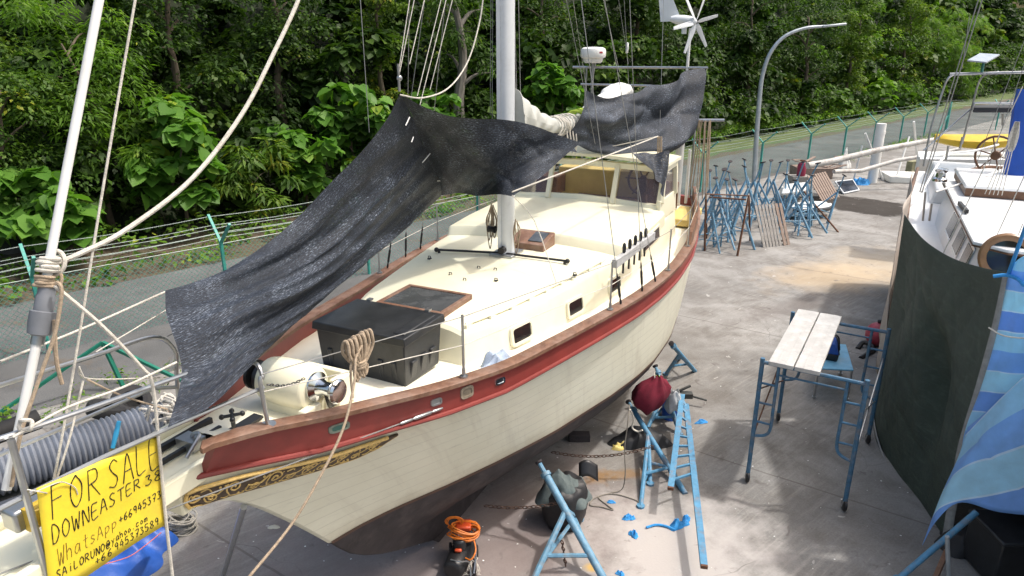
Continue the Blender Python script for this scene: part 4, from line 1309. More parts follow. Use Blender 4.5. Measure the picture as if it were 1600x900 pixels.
rope([PW(20, 683, .2), PW(105, 637, .24), PW(190, 606, .27), PW(276, 566, .31)], .0075, ROPEW, 'rail_rope')
mb = MB(); c_ = PW(40, 664, .22); mb.tube(spline([c_ + .035 * np.array([math.cos(t), .3 * math.sin(3 * t), math.sin(t)]) for t in np.linspace(0, 12, 22)], 3), .011, 7); mb.build('rope_knot', ROPEW, boat)
rope([PW(0, 565, -.33), PW(130, 513, -.4), PW(258, 456, -.5)], .008, ROPEW, 'net_line')
rope([PW(150, 550, -.35), PW(262, 483, -.5)], .0045, ROPEW, 'net_line')
# whisker stay with turnbuckle
hp = L(1.95, .84, 2.84)
hp = L(1.92, hull_w(1.92, 2.84) + .05, 2.90)
e_ = PW(0, 897, .02)
rope([PW(-80, 927, -.05), e_, PW(265, 795, .19), hp], .006, WIREM, 'whisker_stay', sub=2)
d2 = nrm(hp - PW(265, 795, .19)); mb = MB(); mb.lathe([(.008, -.46), (.014, -.44), (.014, -.34), (.009, -.33), (.018, -.30), (.018, -.14), (.009, -.12), (.014, -.10), (.014, -.03), (.008, 0)], hp, d2, 10); mb.build('turnbuckle', STEEL, boat)
# hawse plates in the bulwark
def bulw_plate(u, z, lu, lz, mat, name, sg=1, ring=True):
    f = lambda uu, zz, off: L(uu, sg * (btop(uu) + .012 + (bs(uu) - .03 - btop(uu) - .012) * (zz - ztop(uu) + .01) / (bulw(uu) - .02) + off), zz)
    def rr(la, lc, off):
        return [f(u + la * math.copysign(abs(math.cos(t)) ** .5, math.cos(t)), z + lc * math.copysign(abs(math.sin(t)) ** .5, math.sin(t)) - .10 * la * math.cos(t), off) for t in np.linspace(0, 2 * math.pi, 25)[:-1]]
    mb = MB(); A, B, C, D = rr(lu, lz, -.005), rr(lu, lz, .012), rr(lu * .72, lz * .6, .012), rr(lu * .72, lz * .6, .002)
    mb.grid([r_ + [r_[0]] for r_ in (A, B, C, D)])
    o_ = mb.build(name, mat, boat)
    mb = MB(); mb.add(rr(lu * .73, lz * .62, .004), [tuple(range(24))]); return o_, mb
BRONZE = M('verdigris_bronze', (.22, .25, .21), .5, .5, var=.3, scale=20)
o_, mb = bulw_plate(.98, 3.10, .085, .038, BRONZE, 'hawse_hole'); mb.build('opening', M('hawse_opening', (.05, .13, .11), .6), o_, flat=True)
o_, mb = bulw_plate(1.86, 2.985, .055, .035, STEEL, 'hawse_hole'); mb.build('opening', STEEL, o_, flat=True)
o_, mb = bulw_plate(2.20, 2.95, .075, .062, M('bronze_plate', (.30, .25, .19), .55, .3, var=.4, scale=20), 'chain_plate'); mb.build('cover', M('bronze_cover', (.24, .2, .15), .6, .2, var=.5, scale=20), o_, flat=True)
o_, mb = bulw_plate(2.62, 2.90, .065, .035, CHROME, 'hawse_hole'); mb.build('opening', CHROME, o_, flat=True)
# carved trail board
def tb_top(u): return ztop(max(u, 0)) - .075 - interp(u, [-.06, .3, .8, 1.6], [.03, .01, .02, .045])
def tb_h(u): return interp(u, [-.06, .1, .5, .9, 1.3, 1.48, 1.6], [.12, .185, .20, .19, .17, .12, .02])
TBM = M('dark_carved_board', (.065, .04, .022), .5, var=.4, scale=20)
GOLD = M('gold_leaf_paint', (.62, .43, .15), .45, .15, var=.25, scale=30)
def tbp(u, v, off): z = tb_top(u) - v * tb_h(u); return L(u, hull_w(u, z) + off, z)
mb = MB(); ul = np.linspace(-.06, 1.6, 27)
mb.grid([[tbp(u, v, .022) for u in ul] for v in (0, .25, .5, .75, 1)])
tbd = mb.build('trail_board', TBM, boat, solid=.02)
mb = MB(); mb.tube([tbp(u, -.06, .035) for u in ul[:-2]], .017, 8); mb.tube([tbp(u, 1, .028) for u in ul], .007, 6)
mb.tube(spline([tbp(-.05, -.05, .03), tbp(-.075, .5, .03), tbp(-.05, 1.02, .03)], 4), .014, 8)
def scroll(u, v, r, turns, dirn, tail):
    P = []
    for k in range(int(turns * 12) + 1):
        t = k / 12 * 2 * math.pi; rr = r * (.12 + .88 * k / (turns * 12))
        P.append(tbp(u + rr * math.cos(t * dirn) * 1.15, v + rr * math.sin(t * dirn) / .15 , .034))
    uu, vv = u + r * 1.15 * math.cos(turns * 2 * math.pi * dirn), v + r * math.sin(turns * 2 * math.pi * dirn) / .15
    for f in (.3, .6, 1): P.append(tbp(uu + tail[0] * f, min(max(vv + tail[1] * f + .25 * math.sin(f * 3), .08), .92), .034))
    mb.tube(P, .0075, 6)
scroll(-.005, .5, .045, 1.7, 1, (.05, .3))
x = .10; k = 0
while x < 1.38:
    rr = interp(x, [.1, .6, 1.3], [.042, .055, .032]); scroll(x, .5 + .12 * (-1) ** k, rr, 1.6, (-1) ** k, (.14, .35 * (-1) ** (k + 1)))
    mb.tube(spline([tbp(x - .07, .2 + .6 * (k % 2), .034), tbp(x - .02, .5 + .36 * (-1) ** (k + 1), .036), tbp(x + .05, .85 - .7 * (k % 2), .034)], 3), .006, 5)
    for f in (.05, .085): mb.ball(tbp(x + f, .5 + .3 * (-1) ** (k + 1), .034), .012, 6, 4)
    x += .142; k += 1
mb.build('gold_scrollwork', GOLD, tbd)

# stanchions and lifelines
def stanch(u, sg=1, h=.62):
    p = L(u, sg * (bs(u) - .055), zr(u) + .02)
    mb = MB(); mb.tube([p, p + np.array([0, 0, h])], .0125, 8); mb.cyl(p, p + np.array([0, 0, .02]), .04, n=10); mb.cyl(p, p + np.array([0, 0, .09]), .018, n=8)
    mb.build('stanchion', STEEL, boat); return p + np.array([0, 0, h - .02]), p + np.array([0, 0, h * .52])
for sg in (1, -1):
    tops = [stanch(u, sg) for u in (2.2, 4.85, 6.85, 8.3, 9.9, 11.4)]
    s0 = (PW(408, 585, .43), PW(412, 612, .43)) if sg > 0 else (L(.44, -.45, 3.9), L(.44, -.45, 3.62))
    for j in (0, 1):
        mb = MB(); mb.tube([s0[j]] + [t[j] for t in tops], .0045, 6); mb.build('lifeline', ROPEW if j else WIREM, boat)
mb = MB()
for k in range(14):                    # short chain on the lower lifeline by the windlass
    a = PW(420, 601, .43); b_ = PW(474, 592, .50); p = a + (b_ - a) * k / 13 + np.array([0, 0, -.03 * math.sin(math.pi * k / 13)])
    mb.tube([p + .016 * (math.cos(t) * nrm(b_ - a) + .55 * math.sin(t) * (np.array([0, 0, 1.]) if k % 2 else RV3)) for t in np.linspace(0, 2 * math.pi, 9)[:-1]], .004, 5, closed=True)
mb.build('chain', BLACKM, boat)
# standing rigging
for (u, tu, tz) in ((5.12, 5.47, 11.3), (5.75, 5.47, 18.2), (6.25, 5.47, 11.2)):
    for sg in (1, -1):
        a = L(u, sg * (bs(u) - .05), zr(u) + .02); sp = L(5.47 + (u - 5.6) * .1, sg * 1.05, 11.4)
        t_ = L(tu, sg * .1, tz)
        mb = MB(); mb.tube([a, sp, t_] if tz > 15 else [a, t_], .005, 6)
        w_ = mb.build('shroud', WIREM, boat)
        dd = nrm((sp if tz > 15 else t_) - a); mb = MB(); mb.lathe([(.01, 0), (.016, .03), (.009, .08), (.017, .11), (.017, .27), (.009, .30), (.013, .34), (.007, .40)], a, dd, 8); mb.build('turnbuckle', BLACKM, w_)
for w in (-1, 1):
    mb = MB(); mb.tube([L(5.47, 0, 11.4), L(5.5, w * 1.05, 11.4)], .03, 8); mb.build('spreader', ALU, boat)
pk = PW(625, 145, 0)
for (px, py, b_, w) in ((640, 0, (622, 118), 0), (648, -4, (624, 115), 0), (663, 0, (640, 100), .05), (690, -4, (652, 150), -.1), (697, 0, (656, 165), -.1), (708, -5, (672, 140), -.4)):
    rope([PW(*b_, w), PW(px, py, w), PW(px, py, w) + (PW(px, py, w) - PW(*b_, w)) * 4], .005, ROPEW, 'halyard', sub=2, n=5)
rope([PW(577, 207, -.5), PW(563, 0, -.6), PW(563, 0, -.6) + (PW(563, 0, -.6) - PW(577, 207, -.5)) * 4], .004, WIREM, 'halyard', sub=2, n=5)
rope([pk + np.array([0, 0, -.02]), PW(660, 153, .15), PW(700, 138, .2), PW(730, 98, .2), PW(748, 40, .2), PW(756, -15, .2), PW(764, -120, .15), L(5.3, .1, 11)], .008, ROPEW, 'sagging_rope')
mb = MB(); mb.tube([PW(622, 100, 0), PW(624, 143, 0)], .014, 8); mb.ball(PW(624, 122, 0), .03, 8, 6); mb.build('halyard_shackle', STEEL, boat)
for (a, b_, u0, u1) in (((885, 0), (930, 225), 7.2, 7.6), ((895, -3), (918, 150), 8, 9), ((943, 0), (968, 112), 9, 10.4), ((975, -4), (987, 215), 10, 10.2), ((966, -4), (982, 100), 10.6, 10.8), ((1036, 30), (1028, 300), 11, 9.9), ((798, 0), (806, 150), 5.75, 5.75), ((810, -5), (814, 185), 6, 6.0), ((803, -5), (808, 170), 5.9, 5.9), ((767, -5), (766, 180), 5.45, 5.45), ((770, -5), (769, 185), 5.47, 5.46)):
    p, q = PU(*a, u0), PU(*b_, u1)
    rope([q, p, p + (p - q) * 3.0], .0045, WIREM, 'stay', sub=1, n=5)
mb = MB(); p = PU(980, 75, 10.7); mb.lathe([(.01, -.1), (.025, -.08), (.025, .08), (.01, .1)], p, (.03, 0, 1), 8); mb.build('insulator', PVCW, boat)
# belaying pin rail
a, c_ = L(5.22, 1.62, 3.41), L(6.72, 1.72, 3.43)
mb = MB(); mb.bar(a, c_, .07, .11); pr = mb.build('pin_rail', M('grey_painted_plank', (.42, .42, .42), .7, var=.2, scale=12), boat, bevel=.005)
for f in (.22, .36, .50, .64, .78):
    p = a + (c_ - a) * f; mb = MB(); mb.lathe([(.014, -.22), (.014, .06), (.022, .07), (.026, .12), (.022, .17), (.008, .19)], p, n=10); mb.build('belaying_pin', BLACKM, pr)
# cords over the cabin top to the shroud
rope([L(5.95, 1.88, 4.05), PU(1028, 212, 9.2)], .010, ROPEW, 'net_line', sub=1) if False else None
q = PU(1028, 213, 8.9)
rope([PW(800, 300, .45), PW(900, 262, .9), q], .010, ROPEW, 'net_line', sub=3)
rope([PU(905, 237, 8.6), PU(960, 228, 8.8), q], .008, ROPEW, 'net_line', sub=3)
mb = MB(); 
for k in range(3): mb.tube(spline([q + RV3 * .03 * k, q + RV3 * (.02 + .03 * k) + np.array([0, 0, -.4]), q + RV3 * (.03 * k - .02) + np.array([0, 0, -.9 - .1 * k])], 5), .012, 6)
mb.build('hanging_line', ROPEB, boat)
mb = MB(); rnd = random.Random(4)
for k in range(8):
    p = L(11.5 + rnd.uniform(-.2, .2), 1.45 + rnd.uniform(-.12, .12), 4.6); mb.tube(spline([p, p + np.array([.05 * rnd.uniform(-1, 1), 0, -.5]), p + np.array([.1 * rnd.uniform(-1, 1), 0, -1.3 - .3 * rnd.random()])], 4), .012, 5)
mb.build('hanging_line', ROPEB, boat)
rope([PW(800, 305, .45), PW(835, 345, .6), L(4.62, 1.08, 3.27)], .006, ROPEW, 'net_line', sub=3)
# ================================================================ NETS, DECK GEAR, SIGN
def net_mat():
    m, n, b = newmat('black_shade_netting')
    uv = N(n, 'ShaderNodeUVMap').outputs[0]
    mp = N(n, 'ShaderNodeMapping'); mp.inputs['Scale'].default_value = (26, 95, 1); n.links.new(uv, mp.inputs[0])
    f1 = noise(n, 1.0, 3, .65, mp.outputs[0], .3)
    mp2 = N(n, 'ShaderNodeMapping'); mp2.inputs['Scale'].default_value = (85, 22, 1); n.links.new(uv, mp2.inputs[0])
    f2 = noise(n, 1.0, 2, .6, mp2.outputs[0], .2)
    wv = noise(n, 2.2, 4, .6, uv, .4)
    fl = math_(n, 'MULTIPLY', f1, math_(n, 'ADD', math_(n, 'MULTIPLY', wv, .7), .62))
    c = ramp(n, fl, [(.36, (.007, .010, .017)), (.52, (.020, .027, .042)), (.59, (.065, .080, .108)), (.70, (.26, .30, .37))])
    # stitched seams between the strips of netting
    sp = N(n, 'ShaderNodeSeparateXYZ'); n.links.new(uv, sp.inputs[0])
    fr = math_(n, 'FRACT', math_(n, 'MULTIPLY', sp.outputs[1], 26.0))
    c = mixc(n, math_(n, 'MULTIPLY', math_(n, 'LESS_THAN', fr, .22), .75), c, (.010, .012, .015))
    n.links.new(c, b.inputs['Base Color']); b.inputs['Roughness'].default_value = .62
    b.inputs['Specular IOR Level'].default_value = .3
    bump(n, b, math_(n, 'ADD', f1, f2), .7, .006)
    tr = N(n, 'ShaderNodeBsdfTransparent'); mx = N(n, 'ShaderNodeMixShader')
    op = ramp(n, f2, [(.30, (.80,) * 3), (.46, (1.0,) * 3)])
    n.links.new(op, mx.inputs[0]); n.links.new(tr.outputs[0], mx.inputs[1]); n.links.new(b.outputs[0], mx.inputs[2])
    n.links.new(mx.outputs[0], n.nodes['Material Output'].inputs['Surface'])
    return m
NETM = net_mat()
def polyl(P, t):
    P = [np.asarray(p, float) for p in P]
    d = [0]
    for a, b in zip(P, P[1:]): d.append(d[-1] + np.linalg.norm(b - a))
    d = np.array(d) / d[-1]
    return np.array([np.interp(t, d, [p[k] for p in P]) for k in range(3)])
def coons(mb, top, bot, left, right, na, nb, wr, uvs=(1, 1), uvo=(0, 0)):
    """top: a 0..1 at b=0; bot: a 0..1 at b=1; left: b 0..1 at a=0; right: b 0..1 at a=1; wr(a,b) moves along the normal"""
    top, bot, left, right = [spline(c, 6) for c in (top, bot, left, right)]
    G_ = []
    for i in range(nb + 1):
        b = i / nb; row = []
        for j in range(na + 1):
            a = j / na
            p = (1 - b) * polyl(top, a) + b * polyl(bot, a) + (1 - a) * polyl(left, b) + a * polyl(right, b) \
                - ((1 - a) * (1 - b) * top[0] + a * (1 - b) * top[-1] + (1 - a) * b * bot[0] + a * b * bot[-1])
            row.append(p)
        G_.append(row)
    A = np.array(G_)
    da = np.gradient(A, axis=1); db = np.gradient(A, axis=0)
    nn = np.cross(da, db); nn /= (np.linalg.norm(nn, axis=2)[..., None] + 1e-9)
    for i in range(nb + 1):
        for j in range(na + 1):
            A[i, j] += nn[i, j] * wr(j / na, i / nb)
    mb.grid([list(r_) for r_ in A], uv=[[(uvo[0] + uvs[0] * j / na, uvo[1] + uvs[1] * i / nb) for j in range(na + 1)] for i in range(nb + 1)])
def pw(pts, w0, w1):
    n_ = len(pts) - 1
    return [PW(x, y, w0 + (w1 - w0) * i / n_) for i, (x, y) in enumerate(pts)]
def pu(pts, u0, u1):
    n_ = len(pts) - 1
    return [PU(x, y, u0 + (u1 - u0) * i / n_) for i, (x, y) in enumerate(pts)]
edge = lambda a, b: min(1, 6 * a, 6 * (1 - a)) * min(1, 5 * b, 5 * (1 - b))
mb = MB()
def wrA(a, b):
    e = edge(a, b) * .9 + .1
    s1 = b * 9 + 1.2 * a + .5 * math.sin(a * 7)
    return e * (.06 * math.sin(s1 * 1.6) * (.3 + .8 * a) + .085 * (1 - abs(math.sin(s1 * 1.5 + 1.5 * a))) ** 2 * (.25 + .75 * b) + .05 * (1 - abs(math.sin(s1 * 3.7 + 3 * a))) ** 2 * (.2 + .8 * b) + .006 * math.sin(b * 40 + a * 21)) + .12 * math.sin(math.pi * a) * math.sin(math.pi * b)
coons(mb, pw([(625, 145), (604, 186), (566, 235), (520, 281), (470, 334), (420, 378), (355, 421), (300, 443), (258, 455)], 0, -.4),
      [PW(*q) for q in ((690, 305, -1.2), (620, 368, -.85), (545, 428, -.45), (455, 510, .02), (392, 572, .38), (330, 634, .46), (262, 667, .42))],
      pw([(625, 145), (648, 190), (660, 222), (673, 256), (688, 286), (690, 305)], 0, -1.2),
      pw([(258, 455), (260, 490), (272, 530), (284, 575), (277, 620), (262, 667)], -.4, .42), 90, 60, wrA, (4.2, 2.4))
def wrB(a, b):
    e = edge(a, b) * .9 + .1
    return e * (.045 * math.sin(a * 8 + b * 5) + .04 * (1 - abs(math.sin(a * 5 - b * 6 + 1))) ** 3 + .015 * math.sin(a * 17 - b * 9 + 1) + .008 * math.sin(a * 45 + b * 20)) - .10 * math.sin(math.pi * a) * math.sin(math.pi * b)
coons(mb, [PW(x, y, w) for x, y, w in ((625, 145, 0), (643, 157, .02), (664, 168, .06), (700, 181, .12), (745, 186, .22), (790, 187, .32), (830, 195, .44), (870, 210, .58), (908, 223, .72))],
      pw([(690, 305), (718, 302), (745, 306), (775, 304), (800, 306)], -1.2, .45),
      pw([(625, 145), (648, 190), (660, 222), (673, 256), (688, 286), (690, 305)], 0, -1.2),
      pw([(908, 223), (882, 244), (850, 273), (822, 293), (800, 306)], .72, .45), 60, 44, wrB, (2.6, 1.8), (5, 3))
net1 = mb.build('shade_net', NETM, None, angle=180, recalc=False)
tag(net1, 'long black shade net stretched from its high peak over the foredeck and past the mast', 'shade net')
TIE = M('white_cable_tie', (.7, .7, .68), .5)
mb = MB()
for (x0, y0, x1, y1, w) in ((640, 183, 634, 196, .12), (646, 214, 643, 222, .0), (672, 240, 660, 254, -.45), (678, 283, 694, 282, -.98)):
    mb.tube([PW(x0, y0, w + .08), PW(x1, y1, w + .08)], .006, 5)
mb.build('cable_tie', TIE, net1)
mb = MB()
def wrC(a, b):
    e = edge(a, b) * .9 + .1
    return e * (.10 * math.sin(b * 8 + 2.5 * math.sin(a * 2.6) + a * 3) + .10 * (1 - abs(math.sin(b * 5 - a * 3.5 + .5))) ** 2 + .06 * math.sin(a * 9 + b * 4) + .03 * math.sin(b * 21 + a * 8) + .012 * math.sin(a * 40 + b * 18))
coons(mb, pu([(917, 141), (931, 147), (952, 153), (974, 148), (997, 144), (1012, 134), (1035, 133), (1058, 126), (1068, 112), (1104, 105)], 7.8, 12.02),
      pu([(879, 214), (905, 228), (928, 238), (965, 243), (1005, 247), (1030, 246), (1052, 236), (1070, 222)], 7.1, 11.0),
      pu([(917, 141), (914, 165), (906, 184), (892, 204), (879, 214)], 7.8, 7.1),
      pu([(1104, 105), (1102, 130), (1099, 155), (1093, 182), (1084, 208), (1070, 222)], 12.02, 11.0), 70, 40, wrC, (3.6, 1.6), (11, 8))
coons(mb, pu([(985, 236), (1010, 240), (1046, 236)], 8.3, 8.7), pu([(1018, 268), (1030, 285), (1036, 308)], 8.2, 8.3), pu([(985, 236), (1003, 250), (1018, 268)], 8.3, 8.2), pu([(1046, 236), (1044, 270), (1036, 308)], 8.7, 8.3), 14, 14, lambda a, b: .03 * math.sin(a * 12 + b * 4), (.5, .5), (16, 8))
coons(mb, pu([(798, 190), (845, 202), (882, 210)], 5.75, 7.3), pu([(800, 222), (850, 230), (902, 238)], 5.85, 7.4), pu([(798, 190), (800, 222)], 5.75, 5.85), pu([(882, 210), (902, 238)], 7.3, 7.4), 16, 8, lambda a, b: .03 * math.sin(a * 14 + b * 3) * edge(a, b), (1.4, .4), (18, 3))
net2 = mb.build('shade_net', NETM, None, angle=180, recalc=False)
tag(net2, 'smaller black shade net bunched over the pilothouse and hung from the stern arch', 'shade net')
for k, (px, py) in enumerate(((990, 158), (1003, 128))):
    mb = MB()
# black storage box on the foredeck
def boxpt(u, w, z): return L(u, w, z)
bx = thing('storage_box', L(2.4, .1, zd(2.4) + .05), 'black plastic storage box with a lid standing on the foredeck', 'storage box')
mb = MB(); zb, zt = zd(2.4) + .055, 3.40
B0 = [(2.085, -.42), (2.085, .56), (2.70, .56), (2.70, -.42)]; B1 = [(2.05, -.44), (2.05, .59), (2.73, .59), (2.73, -.44)]
mb.hexa([L(u, w, zb) for u, w in B0], [L(u, w, zt) for u, w in B1])
for w in (-.30, -.1, .1, .3, .45): mb.hexa([L(2.085, w - .025, zb + .02), L(2.085, w + .025, zb + .02), L(2.2, w + .025, zb + .02), L(2.2, w - .025, zb + .02)], [L(2.048, w - .03, zb + .26), L(2.048, w + .03, zb + .26), L(2.2, w + .03, zb + .26), L(2.2, w - .03, zb + .26)])
for u in (2.22, 2.40, 2.56): mb.hexa([L(u - .05, .40, zb + .02), L(u + .05, .40, zb + .02), L(u + .05, .557, zb + .02), L(u - .05, .557, zb + .02)], [L(u - .05, .40, zb + .24), L(u + .05, .40, zb + .24), L(u + .05, .60, zb + .24), L(u - .05, .60, zb + .24)])
mb.build('tub', BLACKP, bx, bevel=.012)
mb = MB()
mb.hexa([L(2.02, -.47, zt - .035), L(2.02, .62, zt - .035), L(2.76, .62, zt - .035), L(2.76, -.47, zt - .035)], [L(2.03, -.46, zt + .045), L(2.03, .61, zt + .045), L(2.75, .61, zt + .045), L(2.75, -.46, zt + .045)])
for w in ([.5] if True else []): mb.hexa([L(2.1, w - .07, zt + .045), L(2.1, w + .07, zt + .045), L(2.68, w + .07, zt + .045), L(2.68, w - .07, zt + .045)], [L(2.12, w - .06, zt + .06), L(2.12, w + .06, zt + .06), L(2.66, w + .06, zt + .06), L(2.66, w - .06, zt + .06)])
mb.build('lid', BLACKP, bx, bevel=.012)
mb = MB()
for w in (-.3, .42): mb.box(L(2.755, w, zt + .055), (.06, .05, .02), BOATROT)
mb.build('hinge', STEEL, bx)
mb = MB(); mb.box(L(2.03, -.36, zb + .04), (.05, .16, .05), BOATROT); tag(mb.build('sanding_block', M('blue_foam', (.02, .16, .55), .6), None, bevel=.01), 'small bright blue block at the foot of the black storage box', 'block')
# crumpled cloths
def heap(c, rx, ry, h, seed, n=48, m=18, fold=.25, rot=0, sharp=6):
    rnd = np.random.RandomState(seed); ph = rnd.uniform(0, 6.28, 12)
    rows = []
    for i in range(m + 1):
        f = i / m; row = []
        for k in range(n):
            t = 2 * math.pi * k / n
            e = 1 + .16 * math.sin(2 * t + ph[0]) + .12 * math.sin(3 * t + ph[1]) + .07 * math.sin(7 * t + ph[2])
            x, y = f * e * math.cos(t), f * e * math.sin(t)
            z = (1 - f ** 2.4)
            w = 0
            for q in range(6):
                dx, dy = math.cos(ph[q] * 1.7), math.sin(ph[q] * 1.7)
                fr = sharp * (.45 + .22 * q)
                w += (1 - abs(math.sin(.5 * fr * (x * dx + y * dy) + ph[q] + .9 * math.sin(2.1 * (x * dy - y * dx) + ph[q + 5])))) ** 2 * (1.25 - .13 * q)
            w = w / 3.0
            z = z * (1 - fold + fold * w * 1.5) + .10 * w * (f > .4) * fold
            if i == m: z = 0
            X, Y = x * rx, y * ry
            row.append(np.array([c[0] + X * math.cos(rot) - Y * math.sin(rot), c[1] + X * math.sin(rot) + Y * math.cos(rot), c[2] + max(z, 0) * h + .004]))
        rows.append(row + [row[0]])
    mb = MB(); mb.grid(rows[::-1]); return mb
TOWEL = M('pale_blue_towel', (.42, .50, .62), .95, var=.15, scale=9, bmp=.8, bscale=120)
tag(heap(L(3.0, 1.08, zd(3) + .02), .27, .17, .15, 4, fold=.8, rot=.6, sharp=5).build('towel', TOWEL, None, angle=180, subsurf=1), 'crumpled pale blue towel lying on the side deck', 'towel')
# rope coil on the lifeline with its tail hanging to the ground
ct = PW(555, 528, .86)
co = thing('rope_coil', ct, 'tan rope coil hung over the lifeline near the bow, its tail falling to the ground', 'rope')
mb = MB(); rnd = random.Random(8)
for k in range(9):
    x = -.13 + .0325 * k; bx_ = -.02 + .006 * k
    top_a = ct + AV3 * x + RV3 * .012 * ((k * 7) % 3 - 1); low = ct + AV3 * bx_ + np.array([0, 0, -.235 + .012 * ((k * 5) % 4)])
    P = [top_a + np.array([0, 0, .0]), top_a + AV3 * .004 + RV3 * .03 + np.array([0, 0, .022]), top_a + RV3 * .05 + np.array([0, 0, -.02]), (top_a * .55 + low * .45) + AV3 * x * .35 + RV3 * .05, low + RV3 * .035, low + RV3 * .0, (top_a * .6 + low * .4) + AV3 * x * .25 - RV3 * .02]
    mb.tube(spline(P, 4, True), .0125, 7, closed=True)
for k in range(5):
    sp_x = .020 * (k - 2)
    P = [ct + AV3 * sp_x * .4 + np.array([0, 0, -.16]), ct + AV3 * (sp_x * 1.6 - .02) + RV3 * .03 + np.array([0, 0, -.26]), ct + AV3 * sp_x * 1.3 + RV3 * .03 + np.array([0, 0, -.335 + .012 * (k % 3)]), ct + AV3 * (sp_x * 1.6 + .03) + RV3 * .02 + np.array([0, 0, -.26])]
    mb.tube(spline(P, 4, True), .0115, 7, closed=True)
for k in range(3):
    P = [ct + np.array([0, 0, -.19 - .02 * k]) + AV3 * .05 * math.cos(t) + RV3 * (.02 + .04 * math.sin(t)) for t in np.linspace(0, 2 * math.pi, 11)[:-1]]
    mb.tube(spline(P, 2, True), .0125, 7, closed=True)
mb.build('coil', ROPEB, co)
rope([ct + np.array([0, 0, -.05]) + RV3 * .06, PW(556, 560, .93), PW(553, 600, .98), PW(536, 670, 1.02), PW(500, 745, 1.0), PW(455, 820, .95), PW(392, 898, .9), PW(370, 925, .86)], .010, ROPEB, 'tail', co)
rope([ct + np.array([0, 0, -.1]), PW(548, 575, .90), PW(551, 622, .92)], .010, ROPEB, 'tail', co)

# ---- hand-lettered sign
YEL = M('yellow_sign_sheet', (.76, .59, .035), .5, var=.08, scale=4, dirt=(.60, .44, .06), dirtamt=.7, dscale=3, bmp=.4, bscale=9)
SW = .215
sc4 = [PW(57, 763, SW), PW(247, 680, SW), PW(262, 818, SW), PW(78, 936, SW)]
sg_ = thing('for_sale_sign', (sc4[2] + sc4[3]) / 2, 'bright yellow hand lettered sale sign hung from the bow rail', 'sign')
def sgp(x, y, off=0):
    return (1 - y) * ((1 - x) * sc4[0] + x * sc4[1]) + y * ((1 - x) * sc4[3] + x * sc4[2]) + RV3 * (off + .010 * math.sin(x * 5 + y) )
mb = MB(); rows = [[sgp(x, y, 0) for x in np.linspace(0, 1, 20)] for y in np.linspace(0, 1, 12)]
mb.grid(rows); mb.build('sign_board', YEL, sg_, solid=.005, recalc=False)
SF = {
 'F': [[(0, 0), (.05, 1)], [(.05, 1), (.85, 1)], [(.03, .55), (.7, .58)]], 'O': [[(.5, 1), (.12, .75), (.08, .3), (.4, 0), (.8, .2), (.9, .65), (.5, 1)]],
 'R': [[(.05, 0), (.08, 1)], [(.08, 1), (.7, .95), (.75, .6), (.1, .5)], [(.3, .5), (.95, 0)]], 'S': [[(.85, .88), (.5, 1), (.15, .8), (.4, .55), (.8, .3), (.55, .02), (.05, .1)]],
 'A': [[(0, 0), (.45, 1), (.95, 0)], [(.2, .38), (.75, .4)]], 'L': [[(.1, 1), (.1, 0), (.85, .03)]], 'E': [[(.85, 1), (.1, .98), (.1, 0), (.9, .02)], [(.1, .5), (.7, .52)]],
 'D': [[(.1, 0), (.1, 1), (.6, .9), (.9, .5), (.55, .05), (.1, 0)]], 'W': [[(0, 1), (.25, 0), (.5, .7), (.75, 0), (1, 1)]], 'N': [[(.08, 0), (.1, 1), (.85, 0), (.9, 1)]],
 'T': [[(0, 1), (1, 1)], [(.5, 1), (.48, 0)]], 'U': [[(.1, 1), (.1, .25), (.45, 0), (.85, .25), (.88, 1)]], 'I': [[(.5, 1), (.5, 0)]], 'i': [[(.5, .65), (.5, 0)], [(.48, .9), (.55, .92)]],
 '3': [[(.1, .95), (.7, .95), (.45, .58), (.85, .35), (.5, 0), (.05, .1)]], '8': [[(.5, .52), (.15, .78), (.5, 1), (.85, .78), (.5, .52), (.08, .22), (.5, 0), (.9, .25), (.5, .52)]],
 '6': [[(.75, 1), (.2, .6), (.12, .2), (.5, 0), (.85, .25), (.5, .5), (.15, .3)]], '9': [[(.8, .7), (.45, .5), (.15, .75), (.5, 1), (.82, .75), (.7, 0)]], '4': [[(.55, 1), (.05, .35), (.95, .38)], [(.7, .7), (.68, 0)]],
 '5': [[(.85, 1), (.2, .97), (.15, .58), (.6, .6), (.85, .3), (.5, 0), (.08, .08)]], '7': [[(.05, .98), (.9, 1), (.4, 0)], [(.25, .5), (.8, .52)]], '+': [[(.5, .85), (.5, .15)], [(.08, .5), (.95, .5)]],
 'h': [[(.1, 1), (.12, 0)], [(.12, .4), (.5, .6), (.8, .4), (.82, 0)]], 'a': [[(.8, .55), (.4, .6), (.1, .25), (.4, 0), (.8, .3), (.82, .58), (.9, 0)]], 't': [[(.5, .95), (.5, .1), (.8, 0)], [(.15, .65), (.85, .65)]],
 's': [[(.8, .5), (.4, .6), (.25, .42), (.75, .2), (.4, 0), (.1, .08)]], 'p': [[(.15, .6), (.15, -.4)], [(.15, .5), (.6, .6), (.85, .3), (.5, 0), (.15, .1)]], '@': [[(.68, .35), (.45, .65), (.3, .35), (.55, .25), (.7, .6), (.8, .25), (.98, .55), (.6, 1), (.08, .6), (.25, 0), (.85, .02)]],
 'y': [[(.1, .6), (.45, .1)], [(.85, .62), (.2, -.4)]], 'o': [[(.5, .6), (.15, .3), (.45, 0), (.85, .3), (.5, .6)]], 'c': [[(.85, .5), (.4, .6), (.12, .25), (.45, 0), (.88, .12)]], 'm': [[(.05, .55), (.08, 0)], [(.08, .4), (.3, .58), (.48, .4), (.5, 0)], [(.5, .4), (.75, .58), (.92, .4), (.95, 0)]],
 '.': [[(.4, .03), (.55, .05)]], ' ': []}
